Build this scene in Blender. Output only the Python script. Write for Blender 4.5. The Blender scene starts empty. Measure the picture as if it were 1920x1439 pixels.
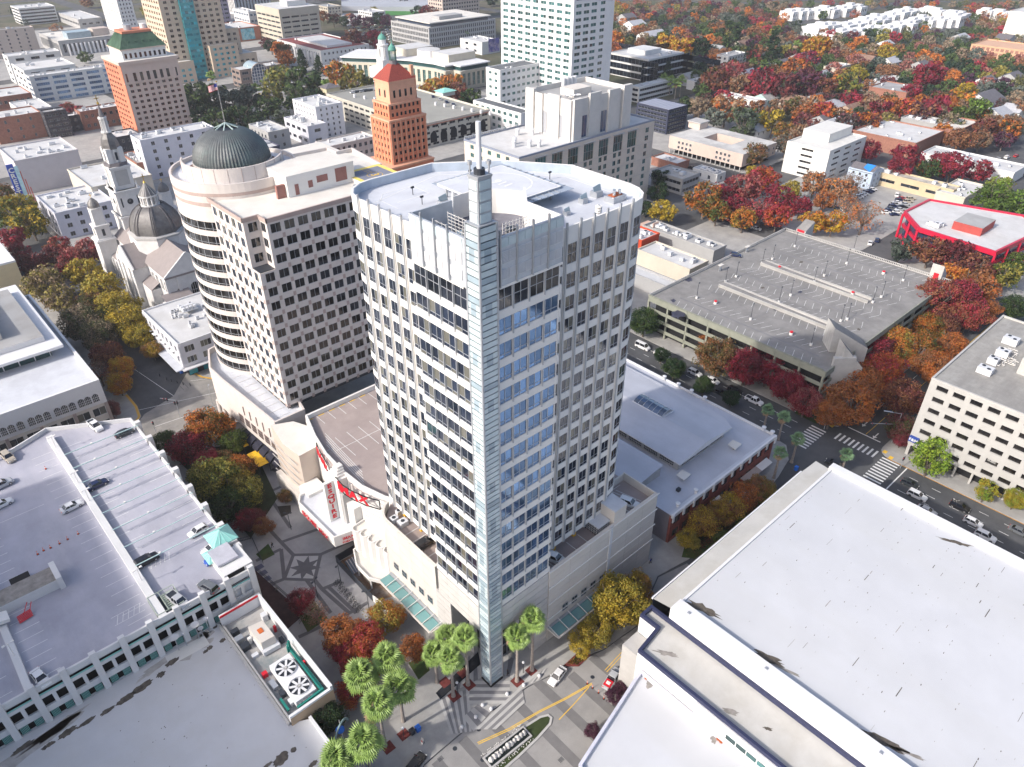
import bpy, math, random
import numpy as np
from mathutils import Vector
R_ = math.radians
random.seed(7)
SC = bpy.context.scene
COL = SC.collection
# ---------------------------------------------------------------- camera
HC = 128.0; FPX = 1390.0; PITCH = R_(34.0); HEAD = R_(-42.35)
cam_d = bpy.data.cameras.new('camera'); cam = bpy.data.objects.new('camera', cam_d); COL.objects.link(cam)
cam.location = (0, 0, HC); cam.rotation_euler = (math.pi/2-PITCH, 0, HEAD)
cam_d.sensor_width = 36; cam_d.lens = FPX/1920*36; cam_d.clip_start = 1; cam_d.clip_end = 6000
SC.camera = cam
# ---------------------------------------------------------------- sky, sun, exposure
SUN_EL = 33.0; SUN_AZ = 172.0      # direction towards the sun, in the world's xy plane
w = bpy.data.worlds.new('World'); SC.world = w; w.use_nodes = True
nt = w.node_tree; bg = nt.nodes['Background']
sky = nt.nodes.new('ShaderNodeTexSky'); sky.sky_type = 'NISHITA'; sky.sun_disc = False
sky.sun_elevation = R_(SUN_EL); sky.sun_rotation = R_(90-SUN_AZ); sky.air_density = 0.8; sky.dust_density = 3.0; sky.ozone_density = 0.8
nt.links.new(sky.outputs[0], bg.inputs[0]); bg.inputs[1].default_value = 0.15
sl = bpy.data.lights.new('sun', 'SUN'); sl.energy = 2.6; sl.angle = R_(1.2); sl.color = (1.0, 0.945, 0.87)
so = bpy.data.objects.new('sun', sl); COL.objects.link(so)
sd = Vector((math.cos(R_(SUN_EL))*math.cos(R_(SUN_AZ)), math.cos(R_(SUN_EL))*math.sin(R_(SUN_AZ)), math.sin(R_(SUN_EL))))
so.rotation_euler = sd.to_track_quat('Z', 'Y').to_euler(); so.location = (0, 0, 300)
SC.view_settings.view_transform = 'Standard'; SC.view_settings.look = 'None'
SC.view_settings.exposure = 0.75; SC.view_settings.gamma = 1.0
SC.view_settings.use_curve_mapping = False
SC.render.engine = 'CYCLES'
SC.cycles.max_bounces = 5; SC.cycles.diffuse_bounces = 2; SC.cycles.glossy_bounces = 3; SC.cycles.transmission_bounces = 3
SC.cycles.transparent_max_bounces = 4; SC.cycles.use_denoising = True
SC.cycles.use_adaptive_sampling = True; SC.cycles.adaptive_threshold = 0.02
# ---------------------------------------------------------------- survey: points read off the view and dropped on real planes
_f = np.array([math.sin(-HEAD)*math.cos(PITCH), math.cos(-HEAD)*math.cos(PITCH), -math.sin(PITCH)])
_r = np.array([math.cos(HEAD), math.sin(HEAD), 0.0]); _u = np.cross(_r, _f)
_C = np.array([0, 0, HC])
def ray(px, py): return _f*FPX + _r*(px-960) - _u*(py-719.5)
def P(px, py, z=0.0):
 d = ray(px, py); t = (z-HC)/d[2]; return _C+t*d
def depth(p): return float((np.array(p)-_C) @ _f)
def PXp(px, py, x): d = ray(px, py); return _C + (x/d[0])*d
def PYp(px, py, y): d = ray(px, py); return _C + (y/d[1])*d
def rectLR(L, R, z):      # axis aligned roof from its left and right corners
 a = P(*L, z); b = P(*R, z); return a[0], b[0], b[1], a[1]          # x0,x1,y0,y1
def rectBT(B, T, z):
 a = P(*B, z); b = P(*T, z); return a[0], b[0], a[1], b[1]
# ---------------------------------------------------------------- materials
MATS = {}
def nn(nt, t, **kw):
 n = nt.nodes.new(t)
 for k, v in kw.items():
  if k in n.inputs: n.inputs[k].default_value = v
  else: setattr(n, k, v)
 return n
def mat(name, col, rough=.8, var=.12, scale=.6, bump=0., metal=0., spec=.4, stain=None, stain_s=.12, stain_a=.5, objcol=False, ior=None, streak=0., scale2=None, lo=.45, hi=.62):
 if name in MATS: return MATS[name]
 m = bpy.data.materials.new(name); m.use_nodes = True; nt = m.node_tree; L = nt.links
 b = nt.nodes['Principled BSDF']
 b.inputs['Roughness'].default_value = rough; b.inputs['Metallic'].default_value = metal
 b.inputs['Specular IOR Level'].default_value = spec
 if ior: b.inputs['IOR'].default_value = ior
 tc = nn(nt, 'ShaderNodeNewGeometry')
 c = None
 if objcol:
  oi = nn(nt, 'ShaderNodeObjectInfo'); c = oi.outputs['Color']
 n1 = nn(nt, 'ShaderNodeTexNoise', Scale=scale, Detail=5.0, Roughness=.62); L.new(tc.outputs['Position'], n1.inputs['Vector'])
 mr = nn(nt, 'ShaderNodeMapRange'); mr.inputs[1].default_value = .3; mr.inputs[2].default_value = .7
 mr.inputs[3].default_value = 1-var; mr.inputs[4].default_value = 1+var; L.new(n1.outputs[0], mr.inputs[0])
 mul = nn(nt, 'ShaderNodeMix', data_type='RGBA', blend_type='MULTIPLY'); mul.inputs[0].default_value = 1
 if c is not None: L.new(c, mul.inputs[6])
 else: mul.inputs[6].default_value = (*col, 1)
 L.new(mr.outputs[0], mul.inputs[7]); out = mul.outputs[2]
 if stain:
  mp = nn(nt, 'ShaderNodeMapping'); L.new(tc.outputs['Position'], mp.inputs[0])
  if streak: mp.inputs['Scale'].default_value = (1, 1/streak, 1) if streak > 0 else (-1/streak, 1, 1)
  n2 = nn(nt, 'ShaderNodeTexNoise', Scale=stain_s, Detail=7.0, Roughness=.68); L.new(mp.outputs[0], n2.inputs['Vector'])
  r2 = nn(nt, 'ShaderNodeMapRange'); r2.inputs[1].default_value = lo; r2.inputs[2].default_value = hi; r2.inputs[4].default_value = stain_a
  L.new(n2.outputs[0], r2.inputs[0])
  mx = nn(nt, 'ShaderNodeMix', data_type='RGBA'); L.new(r2.outputs[0], mx.inputs[0]); L.new(out, mx.inputs[6]); mx.inputs[7].default_value = (*stain, 1)
  out = mx.outputs[2]
 L.new(out, b.inputs['Base Color'])
 if bump:
  n3 = nn(nt, 'ShaderNodeTexNoise', Scale=scale*6, Detail=4.0); L.new(tc.outputs['Position'], n3.inputs['Vector'])
  bp = nn(nt, 'ShaderNodeBump', Strength=bump, Distance=.05); L.new(n3.outputs[0], bp.inputs['Height']); L.new(bp.outputs[0], b.inputs['Normal'])
 MATS[name] = m; return m
def glass(name, col, metal=.0, rough=.06, var=.5, ior=1.8, blind=None, bl=.5):
 """window glass: dark room or a pulled blind behind a mirror-like pane, different for every pane"""
 if name in MATS: return MATS[name]
 m = bpy.data.materials.new(name); m.use_nodes = True; nt = m.node_tree; L = nt.links
 b = nt.nodes['Principled BSDF']; b.inputs['Roughness'].default_value = rough; b.inputs['Metallic'].default_value = metal; b.inputs['IOR'].default_value = ior
 b.inputs['Specular IOR Level'].default_value = .5
 g = nn(nt, 'ShaderNodeNewGeometry'); oi = nn(nt, 'ShaderNodeObjectInfo')
 ad = nn(nt, 'ShaderNodeMath', operation='ADD'); L.new(g.outputs['Random Per Island'], ad.inputs[0]); L.new(oi.outputs['Random'], ad.inputs[1])
 fr = nn(nt, 'ShaderNodeMath', operation='FRACT'); L.new(ad.outputs[0], fr.inputs[0])
 mr = nn(nt, 'ShaderNodeMapRange'); mr.inputs[3].default_value = 1-var; mr.inputs[4].default_value = 1+var; L.new(fr.outputs[0], mr.inputs[0])
 mul = nn(nt, 'ShaderNodeMix', data_type='RGBA', blend_type='MULTIPLY'); mul.inputs[0].default_value = 1; mul.inputs[6].default_value = (*col, 1); L.new(mr.outputs[0], mul.inputs[7])
 out = mul.outputs[2]
 if blind:
  gt = nn(nt, 'ShaderNodeMath', operation='GREATER_THAN'); L.new(fr.outputs[0], gt.inputs[0]); gt.inputs[1].default_value = 1-bl
  mx = nn(nt, 'ShaderNodeMix', data_type='RGBA'); L.new(gt.outputs[0], mx.inputs[0]); L.new(out, mx.inputs[6]); mx.inputs[7].default_value = (*blind, 1); out = mx.outputs[2]
 L.new(out, b.inputs['Base Color'])
 if metal == 0:
  n3 = nn(nt, 'ShaderNodeTexNoise', Scale=.35, Detail=1.0); L.new(g.outputs['Position'], n3.inputs['Vector'])
  bp = nn(nt, 'ShaderNodeBump', Strength=.05, Distance=.3); L.new(n3.outputs[0], bp.inputs['Height']); L.new(bp.outputs[0], b.inputs['Normal'])
 MATS[name] = m; return m
def foliage_mat(name='leaf_foliage', rough=.6):
 if name in MATS: return MATS[name]
 m = bpy.data.materials.new(name); m.use_nodes = True; nt = m.node_tree; L = nt.links
 b = nt.nodes['Principled BSDF']; b.inputs['Roughness'].default_value = rough; b.inputs['Specular IOR Level'].default_value = .25
 oi = nn(nt, 'ShaderNodeObjectInfo'); g = nn(nt, 'ShaderNodeNewGeometry'); a2 = nn(nt, 'ShaderNodeAttribute', attribute_type='OBJECT', attribute_name='c2')
 n1 = nn(nt, 'ShaderNodeTexNoise', Scale=.22, Detail=3.0); L.new(g.outputs['Position'], n1.inputs['Vector'])
 ad = nn(nt, 'ShaderNodeMath', operation='MULTIPLY_ADD'); L.new(g.outputs['Random Per Island'], ad.inputs[0]); ad.inputs[1].default_value = .35; L.new(n1.outputs[0], ad.inputs[2])
 mr = nn(nt, 'ShaderNodeMapRange'); mr.inputs[1].default_value = .52; mr.inputs[2].default_value = .82; L.new(ad.outputs[0], mr.inputs[0])
 mx = nn(nt, 'ShaderNodeMix', data_type='RGBA'); L.new(mr.outputs[0], mx.inputs[0]); L.new(oi.outputs['Color'], mx.inputs[6]); L.new(a2.outputs['Color'], mx.inputs[7])
 hs = nn(nt, 'ShaderNodeHueSaturation'); L.new(mx.outputs[2], hs.inputs['Color'])
 v = nn(nt, 'ShaderNodeMapRange'); v.inputs[3].default_value = .65; v.inputs[4].default_value = 1.4; L.new(g.outputs['Random Per Island'], v.inputs[0]); L.new(v.outputs[0], hs.inputs['Value'])
 h = nn(nt, 'ShaderNodeMath', operation='MULTIPLY_ADD'); L.new(g.outputs['Random Per Island'], h.inputs[0]); h.inputs[1].default_value = 9.7;
 fr = nn(nt, 'ShaderNodeMath', operation='FRACT'); L.new(h.outputs[0], fr.inputs[0])
 h2 = nn(nt, 'ShaderNodeMapRange'); h2.inputs[3].default_value = .484; h2.inputs[4].default_value = .512; L.new(fr.outputs[0], h2.inputs[0]); L.new(h2.outputs[0], hs.inputs['Hue'])
 L.new(hs.outputs[0], b.inputs['Base Color'])
 tr = nn(nt, 'ShaderNodeBsdfTranslucent'); L.new(hs.outputs[0], tr.inputs[0])
 ms = nn(nt, 'ShaderNodeMixShader'); ms.inputs[0].default_value = .25; L.new(b.outputs[0], ms.inputs[1]); L.new(tr.outputs[0], ms.inputs[2])
 L.new(ms.outputs[0], nt.nodes['Material Output'].inputs[0])
 MATS[name] = m; return m
# ---------------------------------------------------------------- mesh builder
class MB:
 def __init__(s): s.v = []; s.f = []; s.m = []; s.mats = []
 def mi(s, m):
  if m not in s.mats: s.mats.append(m)
  return s.mats.index(m)
 def add(s, vs, fs, m):
  n = len(s.v); s.v.extend(vs); k = s.mi(m)
  for f in fs: s.f.append(tuple(n+i for i in f)); s.m.append(k)
 def quad(s, a, b, c, d, m): s.add([a, b, c, d], [(0, 1, 2, 3)], m)
 def box(s, x0, x1, y0, y1, z0, z1, m, top=None):
  if x1 < x0: x0, x1 = x1, x0
  if y1 < y0: y0, y1 = y1, y0
  vs = [(x0,y0,z0),(x1,y0,z0),(x1,y1,z0),(x0,y1,z0),(x0,y0,z1),(x1,y0,z1),(x1,y1,z1),(x0,y1,z1)]
  s.add(vs, [(0,3,2,1),(0,1,5,4),(1,2,6,5),(2,3,7,6),(3,0,4,7)], m); s.add(vs[4:], [(0,1,2,3)], top or m)
 def obox(s, c, ax, L, W, z0, z1, m):     # oriented box: centre c, axis angle ax
  cx, cy = c; ca, sa = math.cos(ax), math.sin(ax); vs = []
  for z in (z0, z1):
   for dx, dy in ((-L/2,-W/2),(L/2,-W/2),(L/2,W/2),(-L/2,W/2)): vs.append((cx+dx*ca-dy*sa, cy+dx*sa+dy*ca, z))
  s.add(vs, [(0,3,2,1),(4,5,6,7),(0,1,5,4),(1,2,6,5),(2,3,7,6),(3,0,4,7)], m)
 def prism(s, poly, z0, z1, m, top=None, bottom=False):
  n = len(poly); vs = [(x, y, z0) for x, y in poly]+[(x, y, z1) for x, y in poly]
  fs = [(i, (i+1) % n, n+(i+1) % n, n+i) for i in range(n)]
  if bottom: fs.append(tuple(range(n-1, -1, -1)))
  s.add(vs, fs, m); s.add(vs[n:], [tuple(range(n))], top or m)
 def ring(s, poly, t, z0, z1, m):         # parapet of thickness t round a ccw polygon
  n = len(poly); inn = inset(poly, t); vs = []
  for q in (poly, inn):
   for z in (z0, z1): vs += [(x, y, z) for x, y in q]
  fs = []
  for i in range(n):
   j = (i+1) % n
   fs += [(i, j, n+j, n+i), (2*n+j, 2*n+i, 3*n+i, 3*n+j), (n+i, n+j, 3*n+j, 3*n+i)]
  s.add(vs, fs, m)
 def cyl(s, x, y, z0, z1, r0, m, r1=None, n=12, cap=True, top=None):
  r1 = r0 if r1 is None else r1
  vs = [(x+r0*math.cos(2*math.pi*i/n), y+r0*math.sin(2*math.pi*i/n), z0) for i in range(n)]
  vs += [(x+r1*math.cos(2*math.pi*i/n), y+r1*math.sin(2*math.pi*i/n), z1) for i in range(n)]
  s.add(vs, [(i, (i+1) % n, n+(i+1) % n, n+i) for i in range(n)], m)
  if cap and r1 > 0.001: s.add(vs[n:], [tuple(range(n))], top or m)
 def beam(s, p, q, w, h, m):
  p = Vector(p); q = Vector(q); d = (q-p);
  if d.length < 1e-6: return
  d.normalize(); up = Vector((0,0,1)) if abs(d.z) < .95 else Vector((1,0,0))
  sx = d.cross(up).normalized()*(w/2); sy = sx.cross(d).normalized()*(h/2)
  vs = [tuple(a+b) for a in (p, q) for b in (-sx-sy, sx-sy, sx+sy, -sx+sy)]
  s.add(vs, [(0,1,5,4),(1,2,6,5),(2,3,7,6),(3,0,4,7),(0,3,2,1),(4,5,6,7)], m)
 def lathe(s, x, y, prof, m, n=24, a0=0, a1=2*math.pi):
  full = abs(a1-a0-2*math.pi) < 1e-6; k = n if full else n+1; vs = []
  for r, z in prof:
   for i in range(k):
    a = a0+(a1-a0)*i/n; vs.append((x+r*math.cos(a), y+r*math.sin(a), z))
  fs = []
  for j in range(len(prof)-1):
   for i in range(n):
    i2 = (i+1) % k if full else i+1
    fs.append((j*k+i, j*k+i2, (j+1)*k+i2, (j+1)*k+i))
  s.add(vs, fs, m)
 def build(s, name, parent=None, loc=None, rot=0, smooth=False, stuff=False, label=None, raw=False):
  """links ONE mesh object; verts are in world metres unless raw (local)"""
  me = bpy.data.meshes.new(name)
  v = np.array(s.v, dtype=float) if s.v else np.zeros((0, 3))
  off = np.zeros(3)
  if not raw:
   if parent is not None: off = np.array(parent['_o'])
   elif len(v): off = np.array([v[:, 0].mean(), v[:, 1].mean(), v[:, 2].min()])
  me.from_pydata((v-off).tolist(), [], s.f)
  for m in s.mats: me.materials.append(m)
  if s.m: me.polygons.foreach_set('material_index', s.m)
  if smooth: me.polygons.foreach_set('use_smooth', [True]*len(s.f))
  me.update()
  o = bpy.data.objects.new(name, me); COL.objects.link(o)
  if parent is not None: o.parent = parent
  elif not raw: o.location = off
  if loc is not None: o.location = loc
  if rot: o.rotation_euler = (0, 0, rot)
  if stuff: o['kind'] = 'stuff'
  if label: o['label'] = label
  o['_o'] = [float(a) for a in off]
  return o
def inset(poly, t):
 n = len(poly); out = []
 for i in range(n):
  p0, p1, p2 = poly[i-1], poly[i], poly[(i+1) % n]
  d1 = (p1[0]-p0[0], p1[1]-p0[1]); d2 = (p2[0]-p1[0], p2[1]-p1[1])
  l1 = math.hypot(*d1) or 1; l2 = math.hypot(*d2) or 1
  n1 = (-d1[1]/l1, d1[0]/l1); n2 = (-d2[1]/l2, d2[0]/l2)
  k = 1+n1[0]*n2[0]+n1[1]*n2[1]; k = max(k, .3)
  out.append((p1[0]+t*(n1[0]+n2[0])/k, p1[1]+t*(n1[1]+n2[1])/k))
 return out
def arc(cx, cy, r, a0, a1, n): return [(cx+r*math.cos(R_(a0+(a1-a0)*i/n)), cy+r*math.sin(R_(a0+(a1-a0)*i/n))) for i in range(n+1)]
THINGS = []
def thing(name, label, cat, loc=(0,0,0), rot=0, group=None):
 o = bpy.data.objects.new(name, None); COL.objects.link(o); o.empty_display_size = .5
 o.location = loc; o.rotation_euler = (0, 0, rot); o['label'] = label; o['category'] = cat
 if group: o['group'] = group
 o['_o'] = [float(a) for a in loc]; THINGS.append(o); return o
def tag(o, label, cat, group=None):
 o['label'] = label; o['category'] = cat
 if group: o['group'] = group
 THINGS.append(o); return o
def struct(o): o['kind'] = 'structure'; return o
def inst(src, name, parent, loc, rot=0, scale=None, color=None):
 o = src.copy(); o.name = name; COL.objects.link(o); o.parent = parent; o.location = loc; o.rotation_euler = (0, 0, rot)
 if scale: o.scale = scale
 if color: o.color = (*color, 1)
 return o
def mesh_only(mb, name):      # mesh data to be shared by many alike pieces
 me = bpy.data.meshes.new(name); me.from_pydata(mb.v, [], mb.f)
 for m in mb.mats: me.materials.append(m)
 if mb.m: me.polygons.foreach_set('material_index', mb.m)
 me.update(); return me
def piece(me, name, parent, loc, rot=0, scale=None, color=None):
 o = bpy.data.objects.new(name, me); COL.objects.link(o); o.parent = parent; o.location = loc
 if rot: o.rotation_euler = (0, 0, rot)
 if scale: o.scale = scale
 if color: o.color = (*color, 1)
 return o
# ---------------------------------------------------------------- windows and facades
WIN = {}
def win_mesh(w, h, gl, fr, nx=2, nz=1, bar=.07, split=None):
 """local x along the wall, y outwards, z up; a pane set behind a frame with real depth"""
 key = (round(w, 2), round(h, 2), gl.name, fr.name, nx, nz, bar, split)
 if key in WIN: return WIN[key]
 mb = MB(); zs = [0, h] if nz == 1 and split is None else ([0, split*h, h] if split else [h*i/nz for i in range(nz+1)])
 for j in range(len(zs)-1):
  for i in range(nx):
   mb.quad((w*i/nx, .04, zs[j]), (w*(i+1)/nx, .04, zs[j]), (w*(i+1)/nx, .04, zs[j+1]), (w*i/nx, .04, zs[j+1]), gl)
 b = bar
 def fb(x0, x1, z0, z1, y=.10):
  vs = [(x0,.04,z0),(x1,.04,z0),(x1,.04,z1),(x0,.04,z1),(x0,y,z0),(x1,y,z0),(x1,y,z1),(x0,y,z1)]
  mb.add(vs, [(4,5,6,7),(0,1,5,4),(1,2,6,5),(2,3,7,6),(3,0,4,7)], fr)
 fb(0, w, 0, b); fb(0, w, h-b, h); fb(0, b, b, h-b); fb(w-b, w, b, h-b)
 for i in range(1, nx): fb(w*i/nx-b/2, w*i/nx+b/2, b, h-b)
 for z in zs[1:-1]: fb(b, w-b, z-b/2, z+b/2, .09)
 WIN[key] = (mesh_only(mb, 'window'), mb); return WIN[key]
def facade(T, wall, p, q, z0, fh, n, cols, m, sill=.9, wh=1.9, d=.25, gl=None, fr=None, nx=2, nz=1, sep=True, stuff_mb=None, top=0., split=None, bar=.07, ext=True, name='window', skip=None, bandm=None, first=None, base=True):
 """window wall from p to q (outside on the right of p->q), n storeys of fh; cols = list of (s0, width) along p->q"""
 px, py = p; qx, qy = q; L = math.hypot(qx-px, qy-py); ux, uy = (qx-px)/L, (qy-py)/L; nx_, ny_ = uy, -ux; ang = math.atan2(uy, ux)
 e = d if ext else 0
 def wb(s0, s1, za, zb, mm=None, dd=d):
  if s1-s0 < 1e-3 or zb-za < 1e-3: return
  vs = []
  for z in (za, zb):
   for s, o in ((s0, 0), (s1, 0), (s1, dd), (s0, dd)): vs.append((px+ux*s+nx_*o, py+uy*s+ny_*o, z))
  wall.add(vs, [(0,1,2,3)[::-1] if 0 else (0,1,2,3),(7,6,5,4),(3,2,6,7),(2,1,5,6),(0,3,7,4)], mm or m)
 prev = z0
 for k in range(n):
  zb = z0+k*fh+sill;
  if not (k == 0 and not base): wb(0, L+e, prev, zb, bandm)
  ct = [(a, b) for a, b in cols if not (skip and skip(k, a))]
  s = 0
  for a, wd in ct: wb(s, a, zb, zb+wh); s = a+wd
  wb(s, L+e, zb, zb+wh)
  for a, wd in ct:
   me, src = win_mesh(wd, wh, gl, fr, nx, nz, bar, split)
   X = px+ux*a; Y = py+uy*a
   # window local y must point outward: rotate so that +y = outward normal
   if sep:
    piece(me, name, T, (X+ux*wd-T['_o'][0], Y+uy*wd-T['_o'][1], zb-T['_o'][2]), ang+math.pi)
   else:
    n0 = len(stuff_mb.v)
    stuff_mb.v.extend([(X+ux*(wd-x)+nx_*y, Y+uy*(wd-x)+ny_*y, zb+z) for x, y, z in src.v])
    for f, mi in zip(src.f, src.m): stuff_mb.f.append(tuple(n0+i for i in f)); stuff_mb.m.append(stuff_mb.mi(src.mats[mi]))
  prev = zb+wh
 wb(0, L+e, prev, z0+n*fh+top, bandm)
def evenly(L, n, w, m0=None):
 if m0 is None: m0 = (L-n*w)/(n+1); step = w+m0
 else: step = (L-2*m0-w)/(n-1) if n > 1 else 0
 return [(m0+i*step, w) for i in range(n)]
# ---------------------------------------------------------------- shared materials
M = dict(
 white=mat('white_panel', (.74,.72,.69), .6, .05, .3, stain=(.58,.55,.5), stain_s=.3, stain_a=.25),
 stone=mat('beige_stone', (.62,.58,.53), .75, .07, .5, bump=.1, stain=(.5,.45,.4), stain_s=.25, stain_a=.35),
 stone_d=mat('grey_stone', (.42,.41,.4), .75, .08, .5, bump=.1),
 metal=mat('grey_metal', (.42,.44,.47), .45, .05, .5, metal=.5),
 dark=mat('dark_metal', (.03,.035,.045), .5, .1),
 black=mat('black_gap', (.012,.012,.014), .9, .1),
 blue_roof=mat('pale_roof', (.56,.58,.62), .8, .06, .2, stain=(.42,.43,.47), stain_s=.15, stain_a=.5),
 roof_w=mat('white_roof', (.56,.56,.56), .8, .07, .25, stain=(.42,.41,.39), stain_s=.11, stain_a=.45),
 roof_g=mat('grey_roof', (.36,.36,.36), .9, .15, .2, stain=(.22,.21,.2), stain_s=.1, stain_a=.6),
 roof_c=mat('cream_roof', (.66,.63,.58), .85, .06, .25, stain=(.5,.47,.42), stain_s=.1, stain_a=.4),
 roof_dk=mat('dark_roof', (.1,.11,.125), .8, .15, .3),
 louver=mat('pale_louver', (.6,.61,.63), .5, .05),
 frost=mat('frosted_glass', (.50,.58,.60), .25, .10, .5, spec=.6, stain=(.42,.52,.56), stain_s=.4, stain_a=.6),
 frost_b=mat('frosted_glass_blue', (.30,.38,.43), .2, .10, .5, spec=.7),
 asphalt=mat('asphalt', (.075,.077,.082), .9, .18, .15, bump=.1, stain=(.12,.12,.12), stain_s=.07, stain_a=.6),
 conc=mat('pavement_concrete', (.36,.35,.335), .9, .12, .25, bump=.08, stain=(.24,.235,.23), stain_s=.12, stain_a=.55),
 conc_l=mat('pale_concrete', (.47,.46,.44), .9, .10, .25, bump=.08, stain=(.33,.32,.31), stain_s=.15, stain_a=.45),
 conc_d=mat('dark_paving', (.21,.205,.21), .9, .12, .4),
 conc_m=mat('mid_paving', (.27,.265,.265), .9, .12, .3),
 paintw=mat('white_paint', (.72,.72,.7), .8, .12, 1.2), painty=mat('yellow_paint', (.75,.47,.05), .8, .12, 1.2),
 red=mat('red_paint', (.62,.015,.03), .5, .08), yellow=mat('yellow_sheet', (.8,.46,.02), .6, .06),
 brick=mat('red_brick', (.24,.07,.055), .85, .2, 1.2, bump=.1), brick2=mat('brown_brick', (.30,.14,.10), .85, .2, 1.),
 mulch=mat('red_mulch', (.16,.035,.03), .95, .3, 2.), grass=mat('lawn', (.045,.075,.02), .95, .35, .8, stain=(.07,.065,.02), stain_s=.3, stain_a=.6),
 trunk=mat('bark', (.16,.13,.11), .95, .25, 1.5), trunk_p=mat('palm_bark', (.30,.26,.23), .95, .2, 2.),
 rubber=mat('rubber', (.02,.02,.02), .8), chrome=mat('chrome', (.6,.6,.6), .25, metal=.8), deck=mat('tan_deck', (.36,.30,.28), .85, .08, .3, stain=(.27,.22,.21), stain_s=.1, stain_a=.5),
 deckp=mat('lilac_deck', (.36,.36,.42), .7, .14, .12, stain=(.52,.51,.55), stain_s=.06, stain_a=.6, streak=3.),
 lamp=mat('head_lamp', (.8,.8,.78), .2), tail=mat('tail_lamp', (.45,.01,.01), .3), skin=mat('skin', (.45,.28,.2), .6),
 gold=mat('gold', (.75,.5,.12), .3, metal=.9), copper=mat('weathered_copper', (.10,.11,.115), .55, .25, .5, metal=.3, stain=(.11,.17,.165), stain_s=.1, stain_a=.5),
 teal=mat('teal_roof', (.25,.55,.5), .6, .08), slate=mat('slate_roof', (.14,.13,.14), .7, .15, .6),
)
G = dict(
 dark=glass('dark_glass', (.012,.016,.024), ior=1.75),
 office=glass('office_glass', (.014,.022,.04), ior=1.9, blind=(.13,.128,.105), bl=.22),
 mirror=glass('blue_mirror_glass', (.13,.24,.42), metal=.72, rough=.08, var=.35),
 bronze=glass('bronze_glass', (.014,.012,.011), ior=1.7),
 green=glass('green_glass', (.03,.10,.10), ior=1.8, var=.6),
 cyan=glass('cyan_glass', (.03,.30,.36), ior=1.8, var=.7), sky=glass('skylight_glass', (.03,.06,.12), ior=2.2, rough=.12),
 canopy=glass('canopy_glass', (.15,.31,.31), ior=1.6, rough=.15, var=.1))
paint = mat('car_paint', (1,1,1), .28, .02, .5, spec=.6, objcol=True)
FOL = foliage_mat()
def text_mesh(body, size, m, name='letter', depth=.03, parent=None, loc=(0,0,0), rot=(0,0,0), sx=1., bold=0.02, label=None):
 cu = bpy.data.curves.new(name, 'FONT'); cu.body = body; cu.size = size; cu.extrude = depth; cu.offset = bold*size; cu.align_x = 'CENTER'; cu.align_y = 'CENTER'; cu.resolution_u = 2
 t = bpy.data.objects.new('t', cu); COL.objects.link(t); dg = bpy.context.evaluated_depsgraph_get()
 me = bpy.data.meshes.new_from_object(t.evaluated_get(dg)); bpy.data.objects.remove(t); me.materials.clear(); me.materials.append(m)
 o = bpy.data.objects.new(name, me); COL.objects.link(o); o.parent = parent; o.location = loc; o.rotation_euler = rot; o.scale = (sx, 1, 1)
 if label: o['label'] = label
 return o
def rel(T, x, y, z): a = T['_o']; return (x-a[0], y-a[1], z-a[2])
def plain_vents(T, mb_name, rect, z, n, seed, m, smin=.8, smax=2.2, hmin=.5, hmax=1.6):
 """roof plant boxes, each its own part"""
 rnd = random.Random(seed); x0, x1, y0, y1 = rect
 for i in range(n):
  a = rnd.uniform(smin, smax); b = rnd.uniform(smin, smax); h = rnd.uniform(hmin, hmax); x = rnd.uniform(x0+a, x1-a); y = rnd.uniform(y0+b, y1-b)
  mb = MB(); mb.box(x-a/2, x+a/2, y-b/2, y+b/2, z+.15, z+h, m); mb.box(x-a/2+.08, x+a/2-.08, y-b/2+.08, y+b/2-.08, z, z+.15, M['dark'])
  if i % 2: mb.cyl(x, y, z+h, z+h+.12, min(a, b)*.36, M['dark'], n=10)
  else: mb.box(x-a/2-.05, x+a/2+.05, y-b/2-.05, y-b/2+.12, z+h, z+h+.25, m)
  mb.build('roof_unit', T)
# ================================================================ ground, streets and pavements
def sheet(name, pts, z, m, px=False):
 mb = MB(); q = [tuple(P(*p, z)[:2]) if px else p for p in pts]; mb.add([(x, y, z) for x, y in q], [tuple(range(len(q)))], m); return mb
YARD = mat('yard_ground', (.10,.09,.06), .95, .35, .08, stain=(.05,.07,.03), stain_s=.03, stain_a=.8)
mb = MB(); mb.quad((-2500,-900,-.02), (5000,-900,-.02), (5000,6000,-.02), (-2500,6000,-.02), M['asphalt']); struct(mb.build('ground'))
def block(name, poly, m=None, h=.14): mb = MB(); mb.prism(poly, -.02, h, m or M['conc']); return struct(mb.build(name))
def rc(x0, x1, y0, y1, r=3.5):
 return arc(x1-r, y0+r, r, -90, 0, 4)+arc(x1-r, y1-r, r, 0, 90, 4)+arc(x0+r, y1-r, r, 90, 180, 4)+arc(x0+r, y0+r, r, 180, 270, 4)
PVT = .14
block('pavement', [(30.9,20),(31,60),(36,62.4),(47,62.6),(60,61.2),(68,59.3),(72.5,58.6),(77,57),(86,56.2),(92,58.6),(100,61.6),(109,60),(134,59.4),(150,61.5),(158,63.3),(163,67),(164,74),(164,178),(60,180),(33,183.5),(-60,183.5),(-60,20)])
block('pavement', [(62,203)]+[(163,203),(163,318),(58.5,318),(57,225)]+[(57.5,216),(59,208)])
block('pavement', [(-80,196.5),(34,196.5),(37,200),(38,206),(38,318),(-80,318)])
block('pavement', [(181.5,61.5)]+[(285.5,61.5),(285.5,178),(179.5,178),(179,66)])
block('pavement', rc(178.3,285.5,-60,48.8)); block('pavement', [(62,20),(69.8,48.6),(85,50.0),(140,54.5),(163,48),(164,-60),(62,-60)])
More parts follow.
